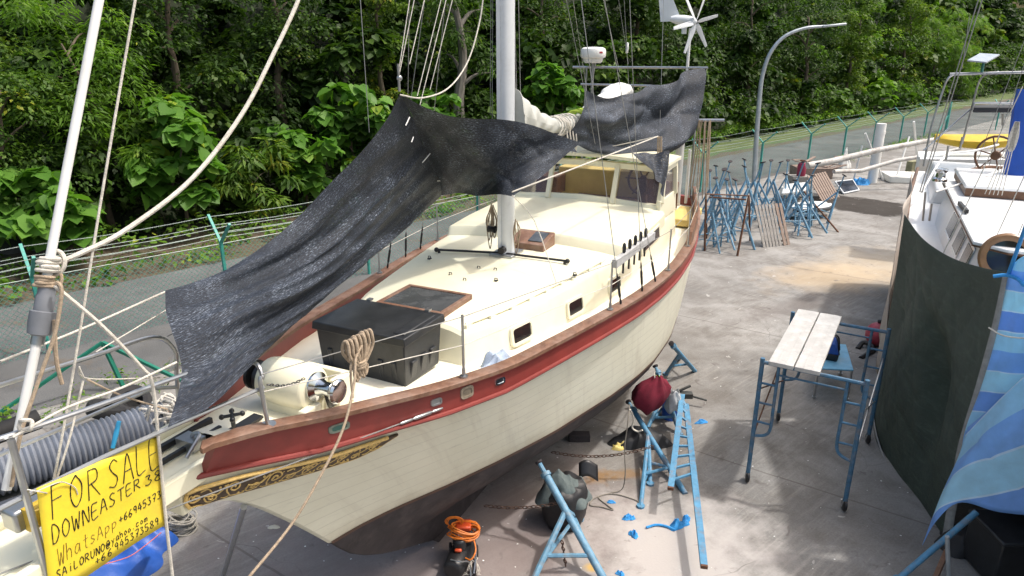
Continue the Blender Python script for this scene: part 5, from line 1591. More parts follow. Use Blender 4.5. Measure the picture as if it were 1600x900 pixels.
def write(mb, text, p0, p1, h0, h1, r, seed, wide=None):
    """strokes along the sign from p0 to p1 (x, baseline y in sign fractions)"""
    rnd = random.Random(seed); n_ = len(text)
    for i, ch in enumerate(text):
        f = (i + .08) / n_; x = p0[0] + (p1[0] - p0[0]) * f; y = p0[1] + (p1[1] - p0[1]) * f; h = h0 + (h1 - h0) * f
        cw = (p1[0] - p0[0]) / n_ * .78; sl = (p1[1] - p0[1]) / (p1[0] - p0[0])
        jx, jy = rnd.uniform(-.05, .05) * cw, rnd.uniform(-.04, .04) * h
        for st in SF[ch]:
            pts = []
            Q = st if len(st) < 3 else [tuple(q) for q in spline([np.array([a, b, 0]) for a, b in st], 4)]
            for q in Q:
                a, b = q[0], q[1]
                pts.append(sgp(min(x + jx + a * cw + .04 * (b - .5) * h, 1.0), y + jy - b * h + a * cw * sl, .0045))
            for a, b in zip(pts, pts[1:]):
                if np.linalg.norm(b - a) > 1e-4: mb.tube([a, b], [r * rnd.uniform(.65, 1.25), r * rnd.uniform(.65, 1.25)], 5)
INK = M('black_marker_ink', (.012, .011, .010), .6)
INKB = M('brown_marker_ink', (.20, .12, .02), .6)
for txt, a, b, h0, h1, r_, m_ in (('FOR', (.075, .315), (.47, .305), .29, .27, .0034, INK), ('SAL', (.52, .31), (.895, .321), .27, .30, .0034, INK), ('E', (.895, .321), (1.02, .325), .31, .31, .0034, INK), ('DOWNEASTER', (.05, .535), (.81, .455), .165, .10, .0032, INK), ('38', (.83, .468), (1.01, .475), .10, .11, .0034, INK),
                             ('WhatsApp', (.075, .745), (.57, .70), .165, .085, .002, INKB), ('+669453735', (.575, .70), (1.02, .675), .075, .085, .003, INK),
                             ('SAiLORUNO@', (.05, .85), (.49, .865), .075, .075, .0028, INK), ('yahoo.com', (.495, .85), (.83, .835), .07, .065, .0024, INK), ('+66', (.345, .95), (.50, .95), .07, .07, .0028, INK), ('945373589', (.515, .94), (.93, .95), .075, .08, .0028, INK)):
    mb = MB(); write(mb, txt, a, b, h0, h1, r_, len(txt)); mb.build('lettering', m_, sg_, smooth=False)
mb = MB(); c_ = sgp(.08, .06, .006); mb.tube(spline([sgp(-.02, .02, .01), sgp(.06, .0, .03), sgp(.16, .02, .02), sgp(.25, .12, .01), sgp(.27, .2, .008)], 4), .0035, 5); mb.tube(spline([sgp(.06, .07, .006), sgp(0, .02, .02), sgp(-.06, -.02, .0)], 4), .004, 5); mb.build('tie_string', ROPEW, sg_)
# scraper with a blue handle standing behind the sign
mb = MB(); a, b_ = PW(176, 700, .12), PW(186, 658, .12); mb.tube([a, (a + b_) / 2, b_], [.013, .016, .013], 8); mb.build('handle', M('blue_handle', (.03, .27, .50), .4), None).name
hd = bpy.data.objects[-1] if False else [o for o in COL.objects if o.name.startswith('handle')][-1]
hd.name = 'scraper'; WORLD['scraper'] = np.array(hd.location)
tag(hd, 'paint scraper with a blue handle stuck behind the yellow sign', 'scraper')
mb = MB(); mb.prism([PW(170, 703, .12), PW(182, 699, .12), PW(183, 716, .12), PW(170, 720, .12)], RV3 * .002); mb.build('blade', STEEL, hd, flat=True)

# ================================================================ AROUND THE HULL
BLUEP = M('worn_blue_paint', (.12, .26, .38), .55, var=.25, scale=12, dirt=(.27, .25, .23), dscale=9, dirtamt=.7, bmp=.2, bscale=40)
BLUEB = M('bright_blue_paint', (.075, .23, .38), .55, var=.22, scale=12, dirt=(.22, .17, .14), dscale=7, dirtamt=.85)
RUST = M('rusty_steel', (.12, .055, .03), .9, var=.4, scale=20, bmp=.5, bscale=60)
BEIGE = M('bare_rusting_pipe', (.32, .25, .20), .7, var=.4, scale=15)
def stand(top, feet, label, collar=.58, r=.041, mat=BLUEB, group='blue boat stands under the hull', mainmat=None):
    """jack stand: one leg carries a screw and pad against the hull, two legs prop it, bars tie them"""
    top = np.asarray(top, float); feet = [np.asarray(f, float) for f in feet]
    rt = thing('boat_stand', (feet[0] + feet[1] + feet[2]) / 3 * np.array([1, 1, 0]), label, 'boat stand', group)
    cpt = feet[0] + (top - feet[0]) * collar; ax = nrm(top - feet[0])
    mb = MB(); mb.tube([feet[0], cpt + ax * .72 * np.linalg.norm(top - cpt)], r, 10)
    mb.build('main_leg', mainmat or mat, rt)
    mb = MB(); mb.tube([cpt, top], r * .62, 8); mb.cyl(cpt + ax * .70 * np.linalg.norm(top - cpt), cpt + ax * (.70 * np.linalg.norm(top - cpt) + .05), r * 1.4, n=10)
    sc = mb.build('screw', BLUEP, rt)
    mb = MB(); mb.lathe([(.02, -.03), (.045, -.012), (.05, .012), (.02, .016)], top, ax, 14); mb.build('pad', ANTIF, sc)
    for f in feet[1:]:
        mb = MB(); mb.tube([f, cpt], r * .8, 8); mb.cyl(f, f + np.array([0, 0, .03]), r * 1.4, n=8); mb.build('leg', mat, rt)
    mb = MB()
    for (i, j, k) in ((1, 2, .30), (0, 1, .42), (0, 2, .42)):
        a = feet[i] + (cpt - feet[i]) * k; b = feet[j] + (cpt - feet[j]) * k; mb.tube([a, b], r * .55, 6)
    mb.build('crossbar', mat, rt)
    return rt
def hullspot(u, z): 
    f = interp(z, KZ[::-1], KF[::-1]); s = (u - stem(z)) / (ue(z) - stem(z)); return L(u, max(f * wlB(s), .1) + .03, z)
f0, f1 = Z(953, 922, 0), Z(826, 922, 0)
t_ = PW(842, 722, 1.05)
stand(t_, [f0, f1, Z(905, 812, 0)], 'blue and rusty boat stand nearest the camera, under the forward hull', .60, .048, BLUEP)
stand(PW(982, 628, 1.42), [Z(1071, 772, 0), Z(1001, 792, 0), Z(1016, 757, 0)], 'blue boat stand between the ladder and the yellow stain, under the middle of the hull', .62)
stand(PW(1024, 572, 1.62), [Z(1064, 680, 0), Z(1005, 684, 0), Z(1040, 640, 0)], 'blue boat stand beside the red bag and the blue bucket', .62)
stand(PW(1049, 537, 1.72), [Z(1086, 580, 0), Z(1040, 585, 0), Z(1062, 560, 0)], 'farthest blue boat stand under the stern, one thin leg reaching out over the concrete', .66)
# starboard side props, seen only past the bow
stand(L(4.3, -.95, .95), [L(4.6, -2.1, 0), L(3.9, -2.3, 0), L(4.9, -2.7, 0)], 'blue boat stand on the far side of the hull', .6)
CHAINM = M('rusty_chain', (.10, .06, .045), .85, .3, var=.4, scale=20)
def chain(a, b, sag, label, n=None, r=.011):
    a = np.asarray(a); b = np.asarray(b); ln = np.linalg.norm(b - a); n = n or int(ln / .055); d = nrm(b - a); s_ = nrm(np.cross(d, (0, 0, 1)))
    mb = MB()
    for k in range(n):
        f = (k + .5) / n; p = a + (b - a) * f + np.array([0, 0, -sag * 4 * f * (1 - f)]); up = np.array([0, 0, 1.]) if k % 2 else s_
        mb.tube([p + .036 * math.cos(t) * d + .02 * math.sin(t) * up for t in np.linspace(0, 2 * math.pi, 9)[:-1]], r * .6, 5, closed=True)
    o = mb.build('chain', CHAINM, None); 
    return tag(o, label, 'chain')
chain(Z(862, 706, .45), Z(1021, 697, .55), .12, 'long rusty chain stretched level between the stands under the hull')
chain(Z(757, 790, .40), Z(872, 786, .62), .05, 'rusty chain running from the keel to the nearest blue stand')
chain(Z(878, 845, .45), Z(884, 884, .02), .0, 'short rusty chain hanging from the nearest blue stand', r=.013)
# ladder hung against the stand
la = [Z(1046, 762, .32), Z(1067, 612, 1.9)]
dl = nrm(la[1] - la[0])
lad = thing('ladder', la[0] * np.array([1, 1, 0]), 'blue ladder with flat treads propped low beside the hull', 'ladder')
r0 = [Z(1048, 762, .40), Z(1066, 617, .58)]; r1 = [Z(1100, 884, .30), Z(1072, 632, .50)]
for q in (r0, r1):
    mb = MB(); mb.bar(q[0], q[1], .045, .085, up=(1, 0, 0)); o_ = mb.build('rail', BLUEB, lad, bevel=.004)
    mb = MB(); mb.bar(q[0] - nrm(q[1] - q[0]) * .03, q[0] + nrm(q[1] - q[0]) * .02, .042, .08, up=(1, 0, 0)); mb.build('foot', RUST, o_)
nt_ = 9
for k in range(nt_):
    f = (k + .6) / nt_; a = r0[0] + (r0[1] - r0[0]) * f; b = r1[0] + (r1[1] - r1[0]) * (f * .545 + .455)
    mb = MB(); mb.bar(a, b, .03, .028); mb.build('tread', BLUEB, lad)
# gear on the ground beside the hull
REDC = M('crimson_cloth', (.15, .010, .026), .95, var=.25, scale=9, bmp=.4, bscale=60)
c_ = Z(1022, 668, 0); rb = thing('laundry_bag', c_, 'crimson drawstring bag hanging on the blue stand under the stern', 'bag')
pb = Z(1022, 612, .85)
mb = MB(); rows = []
for (rr, zz) in ((.02, -.30), (.13, -.28), (.20, -.20), (.225, -.08), (.20, .04), (.15, .12), (.10, .18), (.065, .23), (.03, .26)):
    row = []
    for t in np.linspace(0, 2 * math.pi, 61):
        k = 1 + .10 * math.sin(2 * t + 1 + zz * 3) + .07 * math.sin(3 * t - 5 * zz) + .16 * (1 - abs(math.sin(3.5 * t + 3 * zz))) ** 2 + .03 * math.sin(11 * t + 20 * zz)
        row.append(pb + np.array([rr * k * math.cos(t) * 1.18 + .30 * zz - .03, rr * k * math.sin(t) * .9, zz * 1.05 + .045 * math.sin(2 * t + 1) * (rr > .12) + .02 * math.sin(5 * t)]))
    rows.append(row)
mb.grid(rows); mb.build('sack', REDC, rb, angle=180)
mb = MB(); mb.tube(spline([pb + np.array([0, 0, .15]), pb + np.array([.0, .05, .28]), PW(1024, 572, 1.62) + np.array([0, 0, -.1])], 5), .008, 6); mb.build('drawstring', ROPEW, rb)
bk = Z(1047, 652, 0)
bkt = thing('bucket', bk, 'blue plastic bucket standing by the stands under the stern', 'bucket')
mb = MB(); mb.lathe([(.02, .01), (.135, .01), (.14, 0), (.175, .34), (.19, .34), (.19, .375), (.17, .375), (.135, .03), (.02, .03)], bk, n=28); mb.build('pail', M('blue_plastic', (.012, .10, .50), .35, var=.1), bkt, angle=40)
mb = MB(); mb.tube([bk + np.array([.185 * math.cos(t), .06 + .1 * math.sin(t), .36 + .05 * math.sin(t)]) for t in np.linspace(0, math.pi, 12)], .005, 6); mb.build('handle', STEEL, bkt)
tag(heap(pb + np.array([.05, .10, .17]), .10, .07, .07, 6, n=24, m=8).build('rag', M('green_yellow_cloth', (.20, .36, .05), .8, var=.2), None, angle=180), 'lime green cloth tucked above the crimson bag', 'cloth')
CLEARB = M('clear_plastic_sheet', (.55, .57, .58), .2, var=.2)
q = Z(1052, 640, .38); mb = MB(); mb.grid([[q + np.array([(.13 - .05 * b) * math.cos(a) * (1 + .2 * math.sin(3 * a + 4 * b)), (.13 - .05 * b) * math.sin(a) * (1 + .2 * math.sin(5 * a + 7 * b)), .34 * b + .04 * math.sin(a * 3)]) for a in np.linspace(0, 2 * math.pi, 22)] for b in np.linspace(0, 1, 9)]); tag(mb.build('plastic_bag', CLEARB, None, angle=180, solid=.004), 'clear plastic bag standing in the blue bucket', 'bag')
# black stuff behind the red bag
tag(heap(Z(1000, 690, 0), .42, .3, .25, 16, fold=.3).build('dark_tarpaulin', M('black_sheet', (.016, .017, .02), .6, var=.3), None, angle=180), 'crumpled black sheet on the ground behind the crimson bag', 'sheet')
mb = MB(); p = Z(1068, 622, .12); mb.box(p + np.array([0, 0, .06]), (.30, .12, .10)); mb.tube([p + np.array([.1, 0, .05]), p + np.array([.38, -.12, .02])], .02, 8); mb.tube([p + np.array([-.1, .02, .12]), p + np.array([.12, .05, .22])], .025, 8)
tag(mb.build('power_tool', M('dark_tool_casing', (.05, .05, .045), .5, var=.3), None, bevel=.015), 'dark power tool lying on the concrete right of the blue bucket', 'power tool')
# large black drum bag with a grey-green cloth on top
bb = Z(880, 814, 0)
db = thing('refuse_drum', bb, 'black sack like drum filled with grey green cloth behind the nearest stand', 'drum')
mb = MB(); rows = []
for (rr, zz) in ((.02, .0), (.25, .01), (.29, .12), (.305, .35), (.30, .52), (.26, .60), (.02, .57)):
    rows.append([bb + np.array([rr * (1 + .05 * math.sin(5 * t + 6 * zz)) * math.cos(t), rr * (1 + .05 * math.sin(5 * t + 6 * zz)) * math.sin(t), zz + .02 * math.sin(6 * t) * (zz > .3)]) for t in np.linspace(0, 2 * math.pi, 41)])
mb.grid(rows); mb.build('sack', M('black_rubble_sack', (.014, .014, .016), .55, var=.3, bmp=.4, bscale=20), db, angle=180)
heap(bb + np.array([.02, -.02, .38]), .33, .30, .40, 12, fold=.5, n=70, m=26, sharp=4).build('cloth', M('grey_green_cloth', (.10, .125, .125), .9, var=.35, scale=6, bmp=.4, bscale=30), db, angle=180, subsurf=1)
q = bb + np.array([.36, .40, .42]); mb = MB(); mb.grid([[q + np.array([.26 * (a - .5), .12 * (b - .5), .18 * b + .05 * math.sin(a * 4)]) for a in np.linspace(0, 1, 8)] for b in np.linspace(0, 1, 6)]); mb.build('flap', BLACKM, db, angle=180, solid=.01)
# compressor with an orange cord on top
cm = Z(722, 897, 0)
cp_ = thing('air_compressor', cm, 'black portable air compressor heaped with coils of orange cord', 'compressor')
mb = MB()
a = cm + np.array([-.10, -.16, .17]); b = cm + np.array([.04, .36, .17])
mb.tube(spline([a, a + (b - a) * .06, a + (b - a) * .5, a + (b - a) * .94, b], 3), [.02, .06, .10, .125, .135, .138, .138, .138, .138, .125, .10, .06, .02][:13], 18)
mb.build('tank', BLACKM, cp_, angle=60)
mb = MB(); mb.box(cm + np.array([0, .28, .36]), (.24, .22, .16)); mb.lathe([(.02, 0), (.07, .01), (.07, .15), (.02, .16)], cm + np.array([-.02, .1, .28]), n=16); mb.build('motor', BLACKP, cp_, bevel=.02)
mb = MB(); mb.box(cm + np.array([.01, .29, .475]), (.19, .17, .07)); mb.box(cm + np.array([-.04, .02, .33]), (.09, .05, .04)); mb.build('motor_cover', M('orange_red_plastic', (.48, .06, .015), .4), cp_, bevel=.02)
for dx, dy in ((.16, .30), (-.16, .34), (.15, -.02)):
    mb = MB(); mb.lathe([(.02, -.025), (.07, -.02), (.085, 0), (.07, .02), (.02, .025)], cm + np.array([dx, dy, .086]), (1, .1, 0), 16); mb.build('wheel', BLACKM, cp_)
mb = MB(); mb.tube(spline([cm + np.array(p) for p in ((.15, -.1, .1), (.17, .05, .3), (.12, .18, .42), (-.05, .16, .44))], 5), .012, 6); mb.tube(spline([cm + np.array(p) for p in ((-.12, -.1, .3), (0, -.16, .32), (.1, -.1, .25), (.12, -.2, .08))], 5), .008, 6); mb.build('frame_tube', STEEL, cp_)
ORG = M('orange_cord', (.62, .17, .02), .5, var=.15)
mb = MB(); rnd = random.Random(3)
for k in range(9):
    cx, cy, cz = .01 + rnd.uniform(-.03, .03), .18 + rnd.uniform(-.03, .05), .42 + .012 * k
    tl_ = rnd.uniform(-.2, .2)
    P = [cm + np.array([cx + (.16 + .02 * rnd.random()) * math.cos(t), cy + (.10 + .02 * rnd.random()) * math.sin(t), cz + tl_ * .2 * math.cos(t) + .02 * math.sin(2 * t)]) for t in np.linspace(0, 2 * math.pi, 15)[:-1]]
    mb.tube(spline(P, 2, True), .0095, 6, closed=True)
mb.tube(spline([cm + np.array(p) for p in ((.14, .12, .42), (.17, -.02, .36), (.12, -.1, .3), (.05, -.05, .28))], 5), .0095, 6)
for k in range(3): mb.tube(spline([cm + np.array([-.1 + .08 * math.cos(t) * (1 + .2 * k), .27, .53 + .07 * math.sin(t) + .01 * k]) for t in np.linspace(0, 2 * math.pi, 10)[:-1]], 2, True), .007, 5, closed=True)
oc = tag(mb.build('extension_cord', ORG, None), 'coiled orange extension cord lying on top of the black compressor', 'cord')
mb = MB(); rnd = random.Random(5)
for k in range(6):
    P = [Z(690 + 28 * f + rnd.uniform(-6, 6), 884 + 14 * math.sin(5 * f + k), .02 + .05 * f) for f in np.linspace(0, 1, 7)]; P = [p + np.array([.22, 0, 0]) for p in P]
    mb.tube(spline(P, 3), .005, 5)
tag(mb.build('hose', ROPEW, None), 'tangle of thin pale hose at the foot of the compressor', 'hose')
# ropes and rags on the concrete
def ground_rope(pts, z, r, mat, name, label, cat):
    return tag(rope([Z(x, y, z) for x, y in pts], r, mat, name, None) if False else _gr(pts, z, r, mat, name), label, cat)
def _gr(pts, z, r, mat, name):
    mb = MB(); mb.tube(spline([Z(x, y, z[i] if hasattr(z, '__len__') else z) for i, (x, y) in enumerate(pts)], 6), r, 6); return mb.build(name, mat, None)
ground_rope([(984, 632), (981, 660), (976, 700), (977, 740), (972, 764), (955, 770), (930, 778), (922, 789), (940, 792), (958, 797), (950, 790), (935, 776), (960, 772), (990, 780), (1000, 786)], [1.3, 1.1, .7, .3, .05] + [.012] * 10, .008, M('grey_cord', (.22, .20, .17), .9), 'cord', 'grey cord dropping from the hull and looping on the concrete by the nearest stand', 'cord')
ground_rope([(985, 640), (990, 655), (988, 668), (996, 674), (1004, 672)], [1.25, 1.0, .85, .8, .85], .013, ROPEW, 'rope', 'white rope hanging from the middle blue stand', 'rope')
BLUEC = M('bright_blue_rag', (.03, .25, .58), .7, var=.25, scale=14)
def rag(px, py, rx, ry, h, seed, label, rot=0, mat=BLUEC, name='rag', cat='rag'):
    return tag(heap(Z(px, py, 0), rx, ry, h, seed, n=40, m=14, fold=.85, rot=rot, sharp=7).build(name, mat, None, angle=180), label, cat, None)
rag(1060, 822, .15, .07, .09, 21, 'long blue rag with trailing ends right of the two small blue rags', .3)
rag(1072, 812, .09, .05, .06, 24, 'blue rag scrap touching the long blue rag near the ladder', .9)
rag(982, 810, .075, .06, .06, 22, 'small knotted blue rag nearer the hull, left of the long blue rag')
rag(990, 836, .06, .07, .06, 23, 'small knotted blue rag nearer the camera, left of the long blue rag')
rag(1096, 660, .13, .05, .05, 25, 'blue rag lying on the concrete right of the ladder top', .2)
rag(969, 897, .05, .04, .04, 27, 'blue scrap at the bottom edge of the concrete')
rag(955, 785, .07, .03, .03, 28, 'tiny blue scrap beside the looping grey cord')
ground_rope([(1010, 824), (1025, 820), (1040, 822), (1055, 828)], .02, .016, BLUEC, 'cloth_strip', 'twisted blue cloth strip leading to the long blue rag', 'cloth strip')
rag(969, 698, .16, .10, .09, 29, 'crumpled pale yellow bag on the concrete under the chain', .1, M('pale_yellow_plastic', (.62, .50, .16), .5, var=.2), 'plastic_bag', 'bag')
mb = MB()
mb.box(Z(905, 682, .06), (.34, .16, .12))
tag(mb.build('wood_block', ANTIF, None, bevel=.01), 'dark wooden block lying under the keel', 'block')
# pale litter flakes scattered over the yard
mb = MB(); rnd = random.Random(12)
for k in range(300):
    p = Z(rnd.uniform(330, 1420), rnd.uniform(330, 895), 0); 
    if loc(p)[0] < 0 and p[0] < -4: continue
    s_ = rnd.uniform(.004, .014); a = rnd.uniform(0, 6.3); c2, s2 = math.cos(a) * s_, math.sin(a) * s_
    mb.add([p + np.array([c2, s2, .004]), p + np.array([-s2, c2, .012]), p + np.array([-c2 * 1.4, -s2, .005]), p + np.array([s2, -c2, .006])], [(0, 1, 2, 3)])
tag(mb.build('litter', PVCW, None, flat=True), 'tiny pale paint flakes and litter scattered on the concrete', 'litter', kind='stuff')
tag(heap(Z(428, 824, 0), .07, .05, .02, 33, n=20, m=6).build('paper_scrap', M('pale_paper', (.50, .47, .38), .8), None, angle=180), 'pale paper scrap on the ground left of the bow', 'paper')
# steel prop under the bow
mb = MB(); mb.tube([Z(345, 912, 0), PW(381, 792, .02)], .028, 10); mb.cyl(Z(345, 912, 0), Z(345, 912, .03), .08, n=12); tag(mb.build('prop_pole', STEEL, None), 'slanting bare steel pole propping the bow', 'pole')

# ================================================================ BEHIND THE BOW
PIPE = M('grey_ribbed_plastic', (.19, .21, .25), .45, var=.12, scale=5, dirt=(.27, .27, .27), dirtamt=.4, dscale=3)
pa, pb_ = Z(-60, 758, .36), Z(258, 655, .36)
mb = MB(); n_ = 36; P = []; R_ = []
for i in range(n_ * 4 + 1):
    f = i / (n_ * 4); P.append(pa + (pb_ - pa) * f); R_.append([.285, .31, .325, .31][i % 4] if i % 4 else .28)
mb.tube(P, R_, 28)
o_ = mb.build('drain_pipe', PIPE, None, angle=25); tag(o_, 'large grey ribbed drain pipe lying on the ground behind the sign', 'pipe')
mb = MB(); dpp = nrm(pb_ - pa); sd_ = np.array([dpp[1], -dpp[0], 0]); base = lambda q: np.array([q[0], q[1], 0])
mb.bar(base(pa) + sd_ * .42 + np.array([0, 0, .06]), base(pb_) + sd_ * .42 + np.array([0, 0, .06]), .12, .12); tag(mb.build('pipe_shade_bar', M('dark_pipe_shade', (.05, .06, .08), .8), None), 'dark bar for the shade along the near side of the ribbed pipe', 'beam')  # dark bar standing in for the pipe's shaded underside and shadow
TYRE = M('black_rubber', (.014, .014, .015), .75, var=.3)
def tyre(c, label, rz=0, ax=(0, 0, 1)):
    mb = MB(); mb.lathe([(.17, -.09), (.24, -.11), (.30, -.09), (.32, -.04), (.32, .04), (.30, .09), (.24, .11), (.17, .09), (.19, 0), (.17, -.09)], c, ax, 26); return tag(mb.build('tyre', TYRE, None, angle=30), label, 'tyre')
tyre(Z(168, 640, .30), 'black tyre lying behind the ribbed pipe', ax=(.3, .3, 1)); tyre(Z(205, 628, .3), 'second black tyre behind the ribbed pipe, nearer its right end', ax=(.5, -.4, 1))
mb = MB(); mb.tube([Z(-40, 690, .5), Z(60, 655, .5)], .16, 14); tag(mb.build('pipe', TYRE, None), 'black pipe end lying behind the ribbed pipe at the left edge', 'pipe')
GREENP = M('dark_green_paint', (.01, .15, .10), .45, var=.2)
gt = thing('trestle', Z(190, 610, 0), 'dark green steel trestle standing between the fence and the ribbed pipe', 'trestle')
apex = Z(160, 535, .95)
for f_ in (Z(196, 612, 0), Z(305, 605, 0), Z(-15, 655, 0)):
    mb = MB(); mb.bar(f_, apex + np.array([0, 0, 0]), .07, .05); mb.build('leg', GREENP, gt)
mb = MB(); rnd = random.Random(2)
cB = Z(258, 650, .5)
for k in range(14):
    P = [cB + np.array([rnd.uniform(-.3, .3), rnd.uniform(-.25, .25), rnd.uniform(-.25, .3)]) for _ in range(5)]; mb.tube(spline(P, 5), .018, 6)
tag(mb.build('rope_heap', ROPEW, None), 'tangled heap of pale rope beside the shade net at the end of the ribbed pipe', 'rope')
rag(262, 648, .22, .16, .2, 41, 'rust orange cloth in the rope heap beside the shade net', .3, M('rust_orange_cloth', (.33, .10, .03), .8, var=.4))
# blue tarpaulin with a pink edge on the ground
TARPB = M('blue_tarpaulin', (.02, .09, .38), .45, var=.2, scale=3, bmp=.3, bscale=14)
tb_ = Z(168, 878, 0)
bt = thing('blue_tarpaulin', tb_, 'crumpled blue tarpaulin with a pink border on the ground under the sign', 'tarpaulin')
heap(tb_, .85, .5, .46, 51, n=90, m=34, fold=.5, rot=.55, sharp=8).build('sheet', TARPB, bt, angle=180, subsurf=1)
mb = MB(); rows = []
for off in (-.05, .13):
    rows.append([Z(x, y, z + off + .08) for x, y, z in ((120, 897, .40), (150, 885, .44), (180, 877, .42), (205, 868, .40), (230, 850, .42), (252, 832, .44))])
mb.grid([spline(r_, 5) for r_ in rows]); mb.build('border', M('pink_border', (.55, .14, .15), .6), bt, solid=.012)
# coil of rope on the concrete
cr = Z(284, 828, 0); mb = MB(); rnd = random.Random(6)
for k in range(14):
    rr = .10 + .10 * rnd.random(); tz = .03 + .014 * k
    P = [cr + np.array([rr * math.cos(t) * 1.1 + rnd.uniform(-.01, .01), rr * .8 * math.sin(t), tz + .03 * math.sin(t * 2 + k)]) for t in np.linspace(0, 2 * math.pi, 15)[:-1]]
    mb.tube(spline(P, 2, True), .013, 6, closed=True)
tag(mb.build('rope_coil', M('grey_rope', (.30, .28, .24), .9, var=.25, scale=40, bmp=.5, bscale=90), None), 'grey rope coiled on the concrete beside the sign', 'rope')
# anchor and rusty bits behind the sign at the lower left
p = PW(40, 800, .0)
mb = MB(); mb.box(p, (.2, .14, .14), BOATROT); mb.box(p + AV3 * .16, (.10, .12, .12), BOATROT); tag(mb.build('bow_fitting', STEEL, None, bevel=.02), 'steel fitting with a yellow band on the bowsprit at the left edge', 'fitting')
mb = MB(); mb.tube([p - AV3 * .05 + RV3 * .08, p + AV3 * .05 + RV3 * .08], .075, 14); _f = mb.build('yellow_band', M('yellow_paint', (.60, .40, .04), .5), bpy.data.objects['bow_fitting'])
# ================================================================ SCAFFOLD AND WORK GEAR
SCB = M('scaffold_blue_paint', (.045, .13, .22), .5, var=.25, scale=14, dirt=(.20, .17, .15), dscale=10, dirtamt=.7)
scf = [Z(1167, 752, 0), Z(1318, 797, 0), Z(1215, 657, 0), Z(1355, 692, 0)]
sc = thing('scaffold', sum(scf) / 4, 'blue wheeled scaffold tower of two frames standing on the open concrete', 'scaffold')
HT_ = 1.97
for (a, b) in ((scf[0], scf[1]), (scf[2], scf[3])):
    d = nrm(b - a); up = np.array([0, 0, 1.])
    mb = MB()
    for p, sgn in ((a, 1), (b, -1)):
        mb.tube([p + up * .15, p + up * HT_], .032, 8)
        q = p + d * sgn * .22
        mb.tube(spline([q + up * (HT_ - .06), q + up * 1.3, q + up * .95, q + up * .82 - d * sgn * .06, p + up * .76], 4), .022, 7)
        for z in (1.0, 1.3, 1.6): mb.tube([p + up * z, q + up * z], .016, 6)
    mb.tube([a + up * (HT_ - .06), b + up * (HT_ - .06)], .028, 8); mb.tube([a + up * (HT_ - .2) + d * .22, b + up * (HT_ - .2) - d * .22], .014, 6)
    mb.build('frame', SCB, sc)
    for p in (a, b):
        mb = MB(); ax = nrm(np.array([d[0], d[1], 0]) + .4 * np.array([-d[1], d[0], 0])); mb.lathe([(.02, -.025), (.07, -.022), (.082, -.012), (.082, .012), (.07, .022), (.02, .025)], p + up * .083, ax, 18)
        w_ = mb.build('caster', BLACKM, sc)
        mb = MB(); mb.bar(p + up * .066 + ax * .035, p + up * .16 + ax * .02, .035, .008, up=ax); mb.bar(p + up * .066 - ax * .035, p + up * .16 - ax * .02, .035, .008, up=ax); mb.cyl(p + up * .15, p + up * .26, .017, n=8); mb.build('caster_fork', STEEL, w_)
up = np.array([0, 0, 1.])
for a, b in ((scf[0], scf[2]), (scf[1], scf[3])):
    mb = MB(); mb.tube([a + up * 1.5, b + up * .75], .011, 6); mb.tube([a + up * .75, b + up * 1.5], .011, 6); mb.build('cross_brace', RUST if a is scf[0] else STEEL, sc)
PLK = M('weathered_aluminium_plank', (.46, .45, .43), .55, .2, var=.12, scale=8, dirt=(.62, .62, .60), dirtamt=.8, dscale=5)
fr_d = nrm(scf[1] - scf[0]); bk_d = nrm(scf[3] - scf[2])
for k in range(2):
    a0 = scf[0] + fr_d * (.10 + .33 * k) + up * (HT_ - .03); a1 = a0 + fr_d * .31
    c0 = scf[2] + bk_d * (.06 + .33 * k) + up * (HT_ - .03); c1 = c0 + bk_d * .31
    e = nrm(c0 - a0) * .12
    mb = MB(); mb.hexa([a0 - e, a1 - e, c1 + e, c0 + e], [p + up * .055 for p in (a0 - e, a1 - e, c1 + e, c0 + e)])
    for f in (.33, .66):
        p, q = a0 + (a1 - a0) * f - e + up * .056, c0 + (c1 - c0) * f + e + up * .056; mb.bar(p, q, .012, .004)
    tag(mb.build('scaffold_plank', PLK, None, bevel=.005), ('pale splashed scaffold plank at the open left end of the scaffold' if k == 0 else 'pale splashed scaffold plank beside the blue bench, right of its twin'), 'plank')
bz = .62
bc = [Z(1277, 575, bz), Z(1334, 578, bz), Z(1322, 538, bz), Z(1285, 534, bz)]
bn = thing('work_bench', sum(bc) / 4 * np.array([1, 1, 0]), 'low blue topped bench behind the scaffold with a tool bag on it', 'bench')
mb = MB(); mb.hexa([p - up * .03 for p in bc], bc); mb.build('bench_top', M('sky_blue_board', (.16, .42, .62), .55, var=.15, dirt=(.35, .45, .5), dirtamt=.5), bn, bevel=.01)
for k, p in enumerate(bc):
    q = p * .92 + (sum(bc) / 4) * .08; mb = MB(); mb.tube([q * np.array([1, 1, 0]), q - up * .03], .022, 8); mb.cyl(q * np.array([1, 1, 0]), q * np.array([1, 1, 0]) + up * .04, .035, n=8); mb.build('leg', STEEL, bn)
tg = (bc[0] + bc[3]) / 2 * .72 + (bc[1] + bc[2]) / 2 * .28 + np.array([.0, -.05, 0])
tb2 = thing('tool_bag', tg, 'black and blue tool bag sitting on the blue bench', 'bag')
mb = MB(); bd = nrm(bc[3] - bc[0]); bs_ = np.array([bd[1], -bd[0], 0])
R_ = np.column_stack([bs_, bd, up])
vs = lambda sx, sy, z: [tg + R_ @ np.array([x * sx, y * sy, z]) for x, y in ((-1, -1), (1, -1), (1, 1), (-1, 1))]
mb.hexa(vs(.14, .22, .005), vs(.15, .23, .13)); mb.build('base', BLACKP, tb2, bevel=.02)
mb = MB(); mb.hexa(vs(.148, .228, .131), vs(.07, .19, .32)); mb.build('body', M('blue_canvas', (.02, .09, .38), .8, var=.2), tb2, bevel=.02)
mb = MB()
